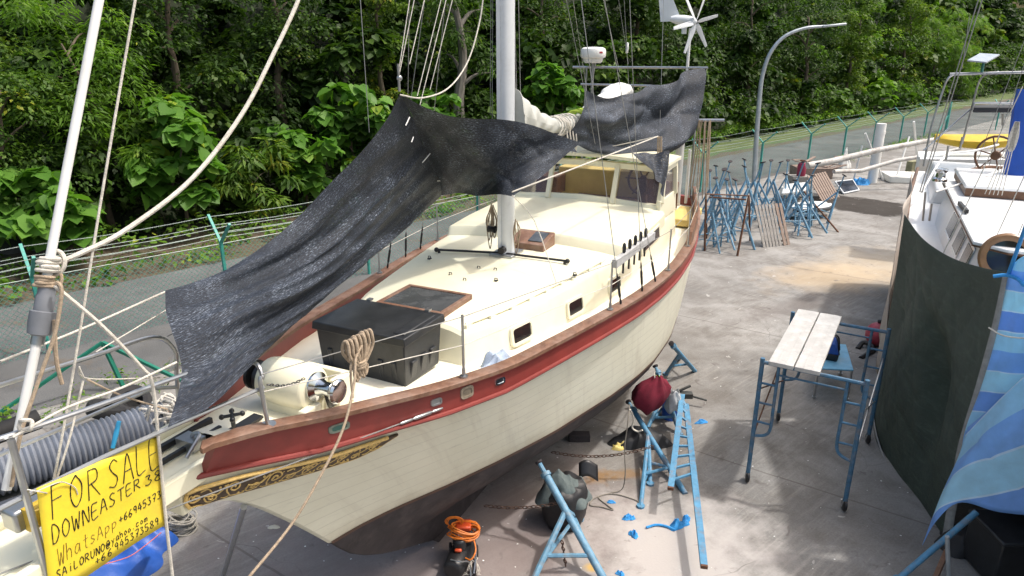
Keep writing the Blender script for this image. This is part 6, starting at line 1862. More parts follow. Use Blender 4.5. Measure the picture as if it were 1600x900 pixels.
for x in (-.15, .15): mb.tube(spline([tg + R_ @ np.array([x, -.12, .1]), tg + R_ @ np.array([x * .7, -.1, .34]), tg + R_ @ np.array([x * .3, 0, .42]), tg + R_ @ np.array([x * .7, .1, .34]), tg + R_ @ np.array([x, .12, .1])], 5), .014, 6)
mb.build('strap', BLACKM, tb2)
mb = MB(); b_ = Z(1368, 540, 0) + up * .26; mb.ball(b_, (.24, .24, .26), 20, 14); rbu = mb.build('red_buoy', M('faded_red_vinyl', (.42, .06, .09), .45, var=.15), None); tag(rbu, 'red inflatable buoy behind the scaffold beside the green tarpaulin', 'buoy')
mb = MB(); mb.lathe([(.04, 0), (.05, .05), (.03, .08)], b_ + up * .25, n=10); mb.build('eye', BLACKM, rbu)
mb = MB(); mb.tube(spline([Z(1340, 545, 0), Z(1350, 535, .1), Z(1365, 545, .05), Z(1345, 560, .0)], 5), .05, 8); tag(mb.build('cable_bundle', BLACKM, None), 'dark cable bundle on the ground beside the red buoy', 'cable')

# ================================================================ THE SECOND BOAT AND ITS TARPAULINS
WHITEG = M('white_gelcoat', (.74, .75, .75), .35, var=.04, scale=2, dirt=(.60, .60, .57), dirtamt=.35, coat=.2)
A2 = nrm([.447, .894, 0]); R2 = np.array([A2[1], -A2[0], 0])
FL = Z(1530, 388, 3.42); BL = Z(1478, 285, 3.42)
A2 = nrm((BL - FL) * np.array([1, 1, 0])); R2 = np.array([A2[1], -A2[0], 0])
LC = np.linalg.norm((BL - FL)[:2])
def Q(a, w, z): 
    p = FL * np.array([1, 1, 0]) + A2 * a + R2 * w; return np.array([p[0], p[1], z])
b2 = thing('motorsailer', Q(2, 1.4, 0), 'white cruising boat with a cabin, partly wrapped in green and striped tarpaulins at the right', 'boat')
HC = 1.35                              # centreline offset
def h2(a): return interp(a, [-4.8, -4.2, -3.2, -2, -.5, 1.2, 3.8, 6, 9.5], [.03, .18, .5, 1.0, 1.5, 1.95, 1.98, 1.9, 1.6])
def z2(a): return interp(a, [-4.8, -2, 1, 5, 5.2, 9.5], [2.95, 2.85, 2.72, 2.72, 2.98, 3.05])
mb = MB(); mk = MB()
aa = list(np.linspace(-4.8, 9.5, 50))
for sg in (-1, 1):
    mb.grid([[Q(a, HC + sg * h2(a) * k, zl(a)) for a in aa] for k, zl in ((1, lambda a: z2(a)), (.98, lambda a: 2.3), (.9, lambda a: 1.7), (.82, lambda a: 1.3))])
    mk.grid([[Q(a * (.9 if zz < .6 else 1), HC + sg * max(h2(a) * k, .08), zz) for a in aa] for k, zz in ((.82, 1.3), (.72, 1.0), (.5, .7), (.1, .5), (.08, .1))])
mb.build('hull', WHITEG, b2, angle=60); mk.build('keel', ANTIF, b2, angle=60)
mb = MB(); mb.grid([[Q(a, HC + h2(a) * k * .98, z2(a) - .06) for k in np.linspace(-1, 1, 9)] for a in aa]); mb.build('deck', WHITEG, b2, angle=60)
mb = MB()
for sg in (-1, 1): mb.tube([Q(a, HC + sg * h2(a), z2(a) + .01) for a in aa], .035, 8)
mb.build('rub_rail', VARN, b2)
# cabin
WC = 2.9
mb = MB()
ins = .05
cb = [Q(-.0 + .05, ins, 2.55), Q(LC, ins, 2.55), Q(LC, WC - ins, 2.55), Q(.05, WC - ins, 2.55)]
ct4 = [Q(.12, .08, 3.40), Q(LC, .08, 3.40), Q(LC, WC - .08, 3.40), Q(.12, WC - .08, 3.40)]
cb = [Q(.0, -.10, 2.6), Q(LC, -.10, 2.6), Q(LC, WC + .1, 2.6), Q(.0, WC + .1, 2.6)]
mb.hexa(cb, ct4); cabw = mb.build('cabin', WHITEG, b2, bevel=.03)
def roofpoly(o, z): return [Q(-.05 - o, .32, z), Q(.25, -.05 - o, z), Q(LC + .05, -.05 - o, z), Q(LC + .05, WC + .05 + o, z), Q(.25, WC + .05 + o, z), Q(-.05 - o, WC - .32, z)]
mb = MB(); mb.prism(roofpoly(0, 3.402), up * .05); mb.build('cabin_roof', WHITEG, b2, bevel=.012)
mb = MB(); mb.prism(roofpoly(.012, 3.385), up * .016); mb.build('roof_trim', VARN, b2)
hc = [Z(1507, 305, 3.47), Z(1484, 276, 3.47)]
hq = [((p - FL) @ A2, (p - FL) @ R2) for p in hc]
mb = MB(); h0, h1 = hq[0][0], hq[1][0]; w0 = hq[0][1]
mb.hexa([Q(h0, w0, 3.46), Q(h1, w0, 3.46), Q(h1, w0 + 1.5, 3.46), Q(h0, w0 + 1.5, 3.46)], [Q(h0, w0, 3.60), Q(h1, w0, 3.60), Q(h1, w0 + 1.5, 3.60), Q(h0, w0 + 1.5, 3.60)]); ro = mb.build('roof_hatch', VARN, b2)
mb = MB(); e = .03; mb.hexa([Q(h0 - e, w0 - e, 3.602), Q(h1 + e, w0 - e, 3.602), Q(h1 + e, w0 + 1.53, 3.602), Q(h0 - e, w0 + 1.53, 3.602)], [Q(h0, w0, 3.66), Q(h1, w0, 3.66), Q(h1, w0 + 1.5, 3.66), Q(h0, w0 + 1.5, 3.66)]); mb.build('hatch_lid', WHITEG, ro, bevel=.015)
mb = MB(); mb.bar(Z(1499, 317, 3.5), Z(1511, 331, 3.5), .05, .06); mb.build('hatch_stay', BLACKM, ro)
# porthole in the cabin front with a wooden ring, and the side windows
fn = nrm(np.cross(R2, ct4[0] - cb[0])); fn = fn if fn @ (-A2) > 0 else -fn
def front(w, z): 
    f = (z - 2.6) / .8; return Q(.0 + .12 * f, w, z)
d = ray(1572, 402); p0 = front(0, 2.9); t = ((p0 - O3) @ fn) / (d @ fn); pc = O3 + d * t
uf = R2; vf = nrm(np.cross(fn, uf)); vf = vf if vf[2] > 0 else -vf
mb = MB(); mb.lathe([(.225, .0), (.225, .03), (.245, .045), (.30, .045), (.325, .02), (.325, -.01)], pc, fn, 36); ph = mb.build('porthole', M('varnished_ring', (.24, .13, .06), .35, var=.2, scale=9), b2, angle=40)
mb = MB(); mb.lathe([(.01, .012), (.228, .012), (.228, .008), (.01, .008)], pc, fn, 36); mb.build('pane', DGLASS, ph)
for a0, a1 in ((.55, 1.15), (1.5, 2.2), (2.6, 3.4)):
    f = lambda a, z, off: Q(a, -.10 + .18 * (z - 2.6) / .8 - off, z)
    mb = MB(); mb.prism([f(a0, 2.86, .002), f(a1, 2.86, .002), f(a1, 3.28, .002), f(a0, 3.28, .002)], -R2 * .02); w_ = mb.build('window', CHROME, b2, bevel=.01)
    mb = MB(); mb.prism([f(a0 + .05, 2.91, .024), f(a1 - .05, 2.91, .024), f(a1 - .05, 3.23, .024), f(a0 + .05, 3.23, .024)], -R2 * .004); mb.build('pane', HGLASS, w_, flat=True)
# raised after deck, wheel, covers
mb = MB(); mb.hexa([Q(LC + .3, -.2, 2.9), Q(9.3, -.1, 2.9), Q(9.3, WC, 2.9), Q(LC + .3, WC + .2, 2.9)], [Q(LC + .35, -.1, 3.22), Q(9.3, .0, 3.3), Q(9.3, WC, 3.3), Q(LC + .35, WC, 3.22)]); mb.build('after_cabin', WHITEG, b2, bevel=.05)
mb = MB(); mb.tube(spline([Z(1488, 291, 3.3), Z(1512, 268, 3.4), Z(1540, 261, 3.45), Z(1566, 262, 3.45)], 5), .035, 8); mb.build('coaming_trim', VARN, b2)
def P2(px, py, a):                      # point at a given distance aft on boat two
    d = ray(px, py); t = ((Q(a, 0, 0) - O3) @ A2) / (d @ A2); return O3 + d * t
wcn = P2(1556, 243, 6.2); wn = nrm(-A2 + .55 * R2 * -1); wu1 = nrm(np.cross(wn, up)); wu2 = np.cross(wu1, wn)
mb = MB(); mb.tube([wcn + .38 * (math.cos(t) * wu1 + math.sin(t) * wu2) for t in np.linspace(0, 2 * math.pi, 30)[:-1]], .024, 8, closed=True)
for k in range(6):
    t = k * math.pi / 3 + .2; mb.cyl(wcn, wcn + .38 * (math.cos(t) * wu1 + math.sin(t) * wu2), .014, n=6)
mb.lathe([(.02, -.05), (.09, -.04), (.09, .04), (.02, .05)], wcn, wn, 14); mb.build('steering_wheel', VARN, b2)
BLUECV = M('royal_blue_canvas', (.012, .07, .36), .75, var=.12, scale=3, bmp=.3, bscale=10)
c0, c1 = P2(1572, 285, 5.2), P2(1576, 235, 5.4)
mb = MB(); rows = []
for (px, py, a) in ((1568, 288, 5.2), (1574, 245, 5.3), (1580, 205, 5.4), (1586, 165, 5.5), (1592, 140, 5.6)):
    p = P2(px, py, a); rows.append([p, p + R2 * .18 + A2 * -.06, p + R2 * .42 + A2 * .02, p + R2 * .62, p + R2 * .6 + A2 * .3, p + A2 * .25, p])
mb.grid(rows); mb.build('boom_cover', BLUECV, b2, angle=50)
mb = MB(); wq = P2(1468, 283, 5.0); mb.lathe([(.13, 0), (.13, .05), (.09, .08), (.08, .16), (.11, .20), (.11, .24), (.03, .26)], wq, n=18); mb.build('winch', CHROME, b2, angle=40)
# arch, bimini, panel
mb = MB()
aL, aR = P2(1484, 116, 8.6), P2(1640, 112, 8.6)
mb.tube([aL, aR], .035, 10)
mb.tube(spline([P2(1497, 114, 8.6), P2(1482, 122, 8.6), P2(1473, 142, 8.6), P2(1455, 200, 8.5), P2(1443, 260, 8.4)], 5), .024, 8)
mb.tube(spline([P2(1560, 112, 8.6), P2(1538, 118, 8.9), P2(1528, 132, 9.0), P2(1518, 170, 9.0), P2(1503, 225, 9.0)], 5), .022, 8)
mb.tube([P2(1443, 235, 8.4), P2(1515, 172, 9)], .02, 8)
mb.build('boat_arch', STEEL, b2)
mb = MB(); pc_ = [P2(1512, 97, 8.8), P2(1546, 86, 9.5), P2(1562, 87, 9.5), P2(1540, 99, 8.8)]
mb.prism([P2(1511, 96, 8.3), P2(1541, 99, 8.3), P2(1562, 87, 9.2), P2(1531, 85, 9.2)], up * .03); pn = mb.build('solar_panel', M('pale_panel_sheen', (.42, .45, .50), .15, .3), b2)
mb = MB(); mb.tube([P2(1537, 96, 8.7), P2(1534, 114, 8.6)], .03, 8); mb.build('panel_post', M('green_post', (.03, .16, .13), .5), pn)
mb = MB(); mb.hexa([P2(1520, 176, 8.2), P2(1592, 176, 8.2), P2(1592, 172, 9.4), P2(1520, 172, 9.4)], [P2(1520, 168, 8.2), P2(1592, 168, 8.2), P2(1592, 164, 9.4), P2(1520, 164, 9.4)]); mb.build('bimini', M('black_canvas', (.022, .024, .028), .7), b2, bevel=.02)
mb = MB(); mb.tube(spline([P2(1519, 172, 8.2), P2(1522, 163, 8.2), P2(1530, 161, 8.2), P2(1594, 162, 8.2)], 5), .024, 8); mb.tube([P2(1567, 178, 8.8), P2(1567, 196, 8.8)], .03, 6); mb.build('bimini_frame', STEEL, b2)
for k, (p, q) in enumerate((((1536, -5), (1441, 300)), ((1530, -5), (1437, 300)), ((1602, 60), (1520, 270)), ((1606, 85), (1545, 260)), ((1515, 25), (1503, 108)), ((1598, 135), (1460, 425)), ((1612, 250), (1545, 395)), ((1598, 350), (1566, 428)))):
    a_ = 3.5 if k < 2 else (6.5 if k < 5 else .6)
    mb = MB(); mb.tube([P2(*p, a_), P2(*q, a_)], .010 if k < 2 else .007, 6); mb.build('stay', ROPEW if k > 4 else WIREM, b2)
mb = MB()
for (px, py0, py1) in ((1442, 345, 300), (1452, 345, 318), (1478, 250, 228), (1500, 232, 214)):
    mb.tube([P2(px, py0, 3.0), P2(px + 4, py1, 3.0)], .018, 8)
mb.build('stanchion', STEEL, b2)
mb = MB(); mb.tube(spline([P2(1440, 300, 4.2), P2(1476, 245, 5.5), P2(1520, 236, 6), P2(1560, 226, 6.5)], 4), .022, 8); mb.tube([P2(1462, 300, 4), P2(1560, 268, 5)], .02, 8); mb.build('grab_rail', PVCW, b2)
mb = MB(); rnd = random.Random(9); cR = P2(1590, 190, 3.0)
for k in range(10):
    x = .006 * (k - 5); mb.tube(spline([cR + R2 * x, cR + R2 * (x * 1.5 - .02) + up * -.25, cR + R2 * x * 1.2 + up * (-.42 - .06 * rnd.random()), cR + R2 * (x * 1.5 + .02) + up * -.25, cR + R2 * x], 5), .009, 5)
for k in range(5): mb.tube([cR + R2 * (.01 * k - .02) + up * -.1, cR + R2 * (.06 * k - .22) + up * -1.2], .007, 5)
mb.build('rope_hank', ROPEW, b2)
# tarpaulin curtain
def tarp_mat(name, a, c, rough=.5):
    m, n, b = newmat(name); v = objvec(n)
    o = ramp(n, noise(n, 1.5, 5, .6, v), [(.3, a), (.7, c)])
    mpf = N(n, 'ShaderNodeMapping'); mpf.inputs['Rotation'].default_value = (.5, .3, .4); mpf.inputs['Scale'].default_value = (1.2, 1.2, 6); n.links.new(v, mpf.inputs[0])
    o = mixc(n, ramp(n, noise(n, 2.2, 7, .72, mpf.outputs[0], 1.2), [(.5, (0, 0, 0)), (.74, (.75,) * 3)]), o, tuple(np.array(c) * 1.9))  # lighter streaks put crease light as well as fading into the colour
    n.links.new(o, b.inputs['Base Color']); b.inputs['Roughness'].default_value = rough
    x = N(n, 'ShaderNodeMath', operation='ADD'); n.links.new(noise(n, 3.2, 5, .6, v, 2.2), x.inputs[0]); n.links.new(noise(n, 160, 2, .5, v), x.inputs[1])
    bump(n, b, x.outputs[0], .7, .04)
    return m
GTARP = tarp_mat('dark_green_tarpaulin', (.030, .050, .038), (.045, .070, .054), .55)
def wrG(a, b):
    e = edge(a, b) * .92 + .08
    fold = math.exp(-((a - .62 - .25 * (b - .55)) / .10) ** 2) * math.exp(-((b - .52) / .22) ** 2)
    return e * (.03 * math.sin(a * 9 + b * 3) + .04 * math.sin(b * 5 - a * 4) + .018 * (1 - abs(math.sin(b * 9 + a * 14))) ** 3 + .016 * (1 - abs(math.sin(a * 16 - b * 7))) ** 3 + .018 * (1 - abs(math.sin(a * 5 - b * 21 + 1))) ** 4 + .03 * (1 - abs(math.sin(a * 3.1 + b * 2.3 + .6))) ** 3) + .26 * fold + e * .06 * (1 - abs(math.sin((b - .75 * a) * 4.2 + .4))) ** 3 * (.3 + a)
T_ = lambda px, py, y: Yd(px, py, y)
gt_top = [T_(1413, 335, 10.45), T_(1440, 371, 9.6), T_(1482, 400, 8.75), T_(1530, 417, 7.95), T_(1575, 426, 7.25)]
gt_bot = [T_(1364, 640, 10.45), T_(1374, 690, 9.7), T_(1398, 748, 8.9), T_(1438, 806, 8.1), T_(1477, 846, 7.4)]
gt_l = [T_(1413, 335, 10.45), T_(1399, 430, 10.42), T_(1383, 530, 10.4), T_(1370, 600, 10.42), T_(1364, 640, 10.45)]
gt_r = [T_(1575, 426, 7.25), T_(1558, 505, 7.25), T_(1532, 600, 7.3), T_(1505, 690, 7.35), T_(1492, 760, 7.4), T_(1477, 846, 7.4)]
gtp = thing('green_tarpaulin', (gt_bot[0] + gt_bot[-1]) / 2 * np.array([1, 1, 0]), 'dark green tarpaulin hung like a curtain along the white boat', 'tarpaulin')
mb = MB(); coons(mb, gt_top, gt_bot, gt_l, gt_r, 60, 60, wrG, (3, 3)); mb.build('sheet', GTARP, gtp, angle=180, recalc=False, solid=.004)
HEM = M('grey_hem', (.28, .29, .29), .6, var=.2, scale=12)
def hem(pts, w, off, par, mat=HEM):
    P = spline(pts, 6); mb = MB(); mb.grid([[p + off * 1.1 + np.array([-.05, -.05, 0]) for p in P], [p - off * .5 + np.array([-.05, -.05, 0]) for p in P]]); mb.build('hem', mat, par, solid=.006, angle=180, recalc=False)
hem(gt_bot, .05, up * .05, gtp); hem(gt_r, .06, np.array([.04, -.05, 0]), gtp); 
BSHT = M('beige_sheet', (.36, .31, .27), .7, var=.15, scale=4, dirt=(.52, .50, .46), dirtamt=.6)
bs_t = [T_(1411, 333, 10.5), T_(1421, 300, 11.6), T_(1428, 266, 12.8)]; bs_b = [T_(1372, 600, 10.5), T_(1372, 560, 11.6), T_(1376, 520, 12.8)]
mb = MB(); coons(mb, bs_t, bs_b, [bs_t[0], (bs_t[0] + bs_b[0]) / 2, bs_b[0]], [bs_t[-1], (bs_t[-1] + bs_b[-1]) / 2, bs_b[-1]], 16, 20, lambda a, b: .03 * math.sin(a * 9 + b * 5), (1, 1)); tag(mb.build('beige_sheet', BSHT, None, angle=180, recalc=False, solid=.004), 'narrow beige sheet hanging behind the left edge of the green tarpaulin', 'sheet')
def stripe_mat():
    m, n, b = newmat('striped_blue_tarpaulin')
    uv = N(n, 'ShaderNodeUVMap').outputs[0]; sp = N(n, 'ShaderNodeSeparateXYZ'); n.links.new(uv, sp.inputs[0])
    fr = math_(n, 'FRACT', math_(n, 'MULTIPLY', sp.outputs[1], 1.0))
    r_ = N(n, 'ShaderNodeValToRGB'); r_.color_ramp.interpolation = 'CONSTANT'; n.links.new(fr, r_.inputs[0])
    e = r_.color_ramp.elements; cols = [(0, (.25, .50, .86)), (.25, (.60, .77, .90)), (.262, (.42, .72, .88)), (.50, (.60, .77, .90)), (.512, (.20, .41, .80)), (.75, (.60, .77, .90)), (.762, (.38, .68, .88))]
    e[0].position, e[0].color = 0, (*cols[0][1], 1); e[1].position, e[1].color = cols[1][0], (*cols[1][1], 1)
    for p, c in cols[2:]: x = e.new(p); x.color = (*c, 1)
    v = objvec(n); c = mixc(n, .35, r_.outputs[0], ramp(n, noise(n, 6, 5, .6, v), [(.3, (.7,) * 3), (.7, (1.2,) * 3)]), 'MULTIPLY')
    n.links.new(c, b.inputs['Base Color']); b.inputs['Roughness'].default_value = .45
    bump(n, b, noise(n, 7, 4, .6, v, 1), .4, .02)
    tr = N(n, 'ShaderNodeBsdfTranslucent'); n.links.new(c, tr.inputs[0]); mx = N(n, 'ShaderNodeMixShader'); mx.inputs[0].default_value = .4
    n.links.new(b.outputs[0], mx.inputs[1]); n.links.new(tr.outputs[0], mx.inputs[2]); n.links.new(mx.outputs[0], n.nodes['Material Output'].inputs['Surface'])
    return m
STR = stripe_mat()
st_t = [T_(1577, 420, 7.2), T_(1600, 400, 7.0), T_(1650, 392, 6.8), T_(1720, 400, 6.6)]
st_l = [T_(1577, 420, 7.2), T_(1558, 520, 7.12), T_(1533, 605, 7.05), T_(1508, 672, 6.98), T_(1500, 725, 6.9)]
st_b = [T_(1500, 725, 6.9), T_(1560, 735, 6.7), T_(1640, 745, 6.45), T_(1720, 755, 6.25)]
st_r = [T_(1720, 400, 6.6), T_(1720, 520, 6.5), T_(1720, 640, 6.35), T_(1720, 755, 6.25)]
stp = thing('striped_tarpaulin', T_(1560, 800, 6.6) * np.array([1, 1, 0]), 'blue striped tarpaulin hung over the bow of the white boat at the right edge', 'tarpaulin')
mb = MB(); coons(mb, st_t, st_b, st_l, st_r, 40, 40, lambda a, b: edge(a, b) * (.02 * math.sin(a * 8 + b * 4) + .012 * (1 - abs(math.sin(b * 8 - a * 7))) ** 3), (1, 1))
for i in mb.uv:
    p_ = np.array(mb.v[i]) - st_t[0]; mb.uv[i] = (p_[0], (-p_[2] + .30 * (p_[0] - .6 * p_[1])) / .92)
mb.build('sheet', STR, stp, angle=180, recalc=False, solid=.004)
fl_t = [T_(1512, 668, 6.9), T_(1545, 640, 6.72), T_(1600, 588, 6.5), T_(1700, 500, 6.25)]
fl_b = [T_(1441, 852, 6.55), T_(1462, 815, 6.5), T_(1500, 785, 6.45), T_(1560, 800, 6.3), T_(1640, 806, 6.1), T_(1720, 800, 6.0)]
fl_l = [T_(1512, 668, 6.9), T_(1497, 715, 6.8), T_(1470, 775, 6.68), T_(1441, 852, 6.55)]
fl_r = [T_(1700, 500, 6.25), T_(1710, 650, 6.12), T_(1720, 800, 6.0)]
mb = MB(); coons(mb, fl_t, fl_b, fl_l, fl_r, 40, 30, lambda a, b: edge(a, b) * (.025 * math.sin(a * 5 + b * 6) + .015 * (1 - abs(math.sin(b * 6 - a * 8))) ** 3), (1, 1))
for i in mb.uv:
    p_ = np.array(mb.v[i]) - fl_t[0]; e_ = nrm((fl_t[-1] - fl_t[0])); d_w = fl_b[2] - fl_t[0]; d_w = nrm(d_w - e_ * (d_w @ e_)); mb.uv[i] = (p_ @ e_, .68 + (p_ @ d_w) / .80)
mb.build('flap', STR, stp, angle=180, recalc=False, solid=.004)
mb = MB(); mb.tube(spline([T_(1552, 432, 7.22), T_(1572, 430, 7.15), T_(1590, 436, 7.0), T_(1600, 446, 6.9)], 5), .02, 7); mb.tube([T_(1575, 430, 7.15), T_(1604, 350, 7.0)], .02, 7); mb.build('lashing', BLUEC, stp); mb = MB(); mb.tube(spline([T_(1545, 512, 7.0), T_(1570, 525, 6.8), T_(1620, 530, 6.6)], 4), .008, 6); mb.build('lashing', ROPEW, stp)
# props under the second boat
mb = MB(); mb.tube([Z(1402, 906, 0), T_(1526, 800, 6.9)], .036, 10); mb.cyl(Z(1402, 906, 0), Z(1402, 906, .04), .06, n=10); tag(mb.build('boat_stand', BLUEB, None), 'single blue prop leaning under the striped tarpaulin at the lower right', 'boat stand')
mb = MB(); mb.tube([Z(1483, 930, 0), T_(1480, 838, 6.5)], .024, 8); tag(mb.build('pole', GALV, None), 'short grey post below the hem of the green tarpaulin', 'pole')
mb = MB(); mb.bar(Z(1452, 925, 0), T_(1480, 860, 6.6), .05, .05); tag(mb.build('timber_prop', TEAK, None), 'weathered timber prop beside the blue prop at the lower right', 'prop')
dcq = Z(1575, 893, 0)
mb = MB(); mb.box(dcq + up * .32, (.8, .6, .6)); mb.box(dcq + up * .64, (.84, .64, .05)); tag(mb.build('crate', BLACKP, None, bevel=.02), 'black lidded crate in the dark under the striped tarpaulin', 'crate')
tag(heap(Z(1515, 850, 0), .40, .3, .32, 71, fold=.4).build('shade_fill_sheet', M('charcoal_shade_fill', (.014, .014, .016), .7, var=.3), None, angle=180), 'crumpled charcoal sheet added for the dark void left of the black crate', 'sheet')  # added dark heap, stands in for the deep shade beneath the tarpaulin
# far side of the second boat: yellow kayak on a white dinghy, seen past the wheel
kk = P2(1535, 222, 13)
mb = MB(); ka = nrm(P2(1572, 222, 13) - P2(1500, 222, 13)); kb = np.cross(up, ka)
rows = []
for s in np.linspace(-1, 1, 15):
    w_ = .38 * (1 - s * s) ** .7 + .01; rows.append([kk + ka * s * 1.2 + kb * w_ * x + up * (z * (1 - .5 * s * s) + .12 * s * s) for x, z in ((-1, .05), (-.6, -.14), (0, -.2), (.6, -.14), (1, .05), (.5, .16), (0, .22), (-.5, .16), (-1, .05))])
mb.grid(rows); tag(mb.build('kayak', M('yellow_kayak_plastic', (.62, .42, .02), .4, var=.1), None, angle=60), 'yellow kayak lying behind the wheel of the white boat', 'kayak')
mb = MB(); rows = []
for s in np.linspace(-1, 1, 15):
    w_ = .7 * (1 - max(s, 0) ** 2 * .9) ; rows.append([kk + up * -.95 + ka * s * 1.5 + kb * w_ * x + up * z for x, z in ((-1, .55), (-.8, .1), (0, -.05), (.8, .1), (1, .55), (.9, .6), (0, .52), (-.9, .6), (-1, .55))])
mb.grid(rows); mb.add(rows[0][:-1], [tuple(range(8))]); tag(mb.build('dinghy', WHITEG, None, angle=60), 'white dinghy under the yellow kayak behind the white boat', 'dinghy')

# ================================================================ STORED GEAR ALONG THE FENCE
proto = thing('boat_stand', Z(1130, 372, 0), 'blue boat stand in the crowded stand store by the fence', 'boat stand', 'stored boat stands by the fence')
pr0 = np.array(proto.location)
def sp(x, y, z): return pr0 + np.array([x, y, z])
mb = MB(); mb.tube([sp(.0, -.55, 0), sp(0, .05, 1.35)], .036, 8); mb.build('main_leg', BLUEP, proto)
mb = MB(); mb.tube([sp(0, .05, 1.3), sp(0, .24, 1.9)], .022, 8); s1 = mb.build('screw', BLUEP, proto)
mb = MB(); mb.lathe([(.02, -.02), (.08, -.01), (.08, .015), (.02, .02)], sp(0, .24, 1.9), (0, -.3, .95), 12); mb.build('pad', ANTIF, s1)
for x in (-.5, .5):
    mb = MB(); mb.tube([sp(x, .45, 0), sp(0, .03, 1.3)], .03, 8); mb.build('leg', BLUEP, proto)
mb = MB(); mb.tube([sp(-.36, .33, .37), sp(.36, .33, .37)], .02, 6); mb.tube([sp(.0, -.32, .5), sp(-.3, .28, .5)], .016, 6); mb.tube([sp(.0, -.32, .5), sp(.3, .28, .5)], .016, 6); mb.build('crossbar', BLUEP, proto)
rnd = random.Random(31)
for (px, py, s_, tl) in ((1105, 352, 1.0, 0), (1118, 345, 1.05, .05), (1150, 385, 1.1, 0), (1162, 362, 1.15, .08), (1140, 348, .95, 0), (1172, 345, 1.1, -.06), (1182, 352, 1.2, .1), (1108, 388, .9, 0), (1128, 392, .85, .3), (1195, 330, 1.0, 0), (1238, 372, 1.1, .25), (1252, 362, 1.15, -.2), (1265, 368, 1.0, .35), (1240, 345, 1.15, .1), (1222, 330, 1.0, 0), (1280, 352, 1.0, -.3), (1112, 365, 1.15, .1), (1136, 372, 1.05, -.2), (1122, 330, 1.0, .1), (1158, 340, 1.1, .15), (1205, 345, 1.1, -.1), (1248, 352, 1.2, .1)):
    copy_tree(proto, Z(px, py, .0), rnd.uniform(0, 6.28), (rnd.uniform(-1, 1) * tl, tl), s_)
def pallet(c0, c1, t0, t1, nsl, label, mat, name='wooden_grating'):
    """slatted board: bottom corners c0,c1, top corners t0,t1"""
    c0, c1, t0, t1 = [np.asarray(p, float) for p in (c0, c1, t0, t1)]
    nn = nrm(np.cross(c1 - c0, t0 - c0)); rt = thing(name, (c0 + c1) / 2 * np.array([1, 1, 0]), label, 'grating')
    for k in range(nsl):
        f = (k + .5) / nsl; mb = MB(); mb.bar(c0 + (c1 - c0) * f, t0 + (t1 - t0) * f, np.linalg.norm(c1 - c0) / nsl * .72, .025, up=nn); mb.build('slat', mat, rt)
    mb = MB()
    for f in (.12, .5, .88): mb.bar(c0 + (t0 - c0) * f - nn * .03, c1 + (t1 - c1) * f - nn * .03, .06, .03, up=nn)
    mb.build('batten', mat, rt)
GREYW = wood_mat('silver_grey_timber', (.20, .185, .17), (.36, .34, .315), .85, (2, 1, 2))
BROWNW = wood_mat('grey_brown_timber', (.17, .125, .10), (.30, .23, .19), .85, (2, 1, 2))
b0 = Z(1192, 387, 0); b1 = Z(1222, 384, 0); pallet(b0, b1, Yd(1178, 321, b0[1] + .55), Yd(1210, 318, b1[1] + .55), 6, 'silver grey slatted grating leaning on the stored stands', GREYW)
b0 = Z(1224, 384, 0); b1 = Z(1235, 382, 0); pallet(b0, b1, Yd(1209, 318, b0[1] + .55), Yd(1222, 317, b1[1] + .55), 2, 'narrow brown slatted grating beside the silver grey one', BROWNW)
b0 = Z(1284, 315, 0); b1 = Z(1312, 308, 0); pallet(b0, b1, Yd(1261, 275, b0[1] + 1.0), Yd(1290, 268, b1[1] + 1.0), 8, 'grey brown slatted grating leaning left of the framed solar panel', BROWNW)
# rusty rectangular frame
RF = [Z(1101, 392, 0), Z(1152, 400, 0)]
mb = MB(); t0, t1 = Yd(1103, 303, RF[0][1]), Yd(1170, 306, RF[1][1] + .3); mb.tube([RF[0], t0, t1, RF[1]], .035, 8); mb.tube([Yd(1108, 308, RF[0][1] + .7), Yd(1166, 312, RF[1][1] + .8)], .025, 8); mb.tube([t0, Z(1104, 372, 0)], .03, 8); mb.tube([t1, Z(1172, 376, 0)], .03, 8)
tag(mb.build('steel_frame', RUST, None), 'dark rusty rectangular frame standing in front of the stored blue stands', 'frame')
mb = MB(); b_ = Z(1220, 308, 0); mb.hexa([Z(1222, 310, .3), Z(1258, 305, .3), Z(1262, 290, .3), Z(1226, 294, .3)], [Z(1220, 303, .9), Z(1260, 297, .9), Z(1264, 284, .9), Z(1224, 288, .9)]); mb.box(Z(1240, 300, .2), (1.0, .5, .4)); tag(mb.build('plastic_tub', PVCW, None, bevel=.06), 'white plastic tub standing behind the stored stands', 'tub')
dc = Z(1262, 338, 0); mb = MB(); rows = []; dd = nrm(np.array([.9, .4, 0])); dn = np.array([-dd[1], dd[0], 0])
for s in np.linspace(-1, 1, 13):
    w_ = .5 * (1 - abs(s) ** 3 * .7); rows.append([dc + dd * s * .95 + dn * w_ * x + up * z for x, z in ((-1, .42), (-.85, .12), (0, .04), (.85, .12), (1, .42), (.85, .45), (0, .40), (-.85, .45), (-1, .42))])
mb.grid(rows); mb.add(rows[0][:-1], [tuple(range(8))]); mb.add(rows[-1][:-1], [tuple(range(8))]); dgh = mb.build('dinghy', WHITEG, None, angle=60); tag(dgh, 'small white dinghy lying among the stored stands by the slatted grating', 'dinghy')
mb = MB(); mb.tube([dc + dd * s * .95 + dn * .53 * (1 - abs(s) ** 3 * .7) * sg_2 + up * .34 for sg_2 in (-1,) for s in np.linspace(-1, 1, 11)], .07, 8); mb.build('fender_strip', BLACKM, dgh)
gc = Z(1252, 275, 0); gc = Yd(1252, 268, 32.0); gc[2] = max(gc[2] - .2, 0)
gb = thing('gas_cylinder', gc, 'dark red gas cylinder standing behind the white plastic tub', 'gas cylinder')
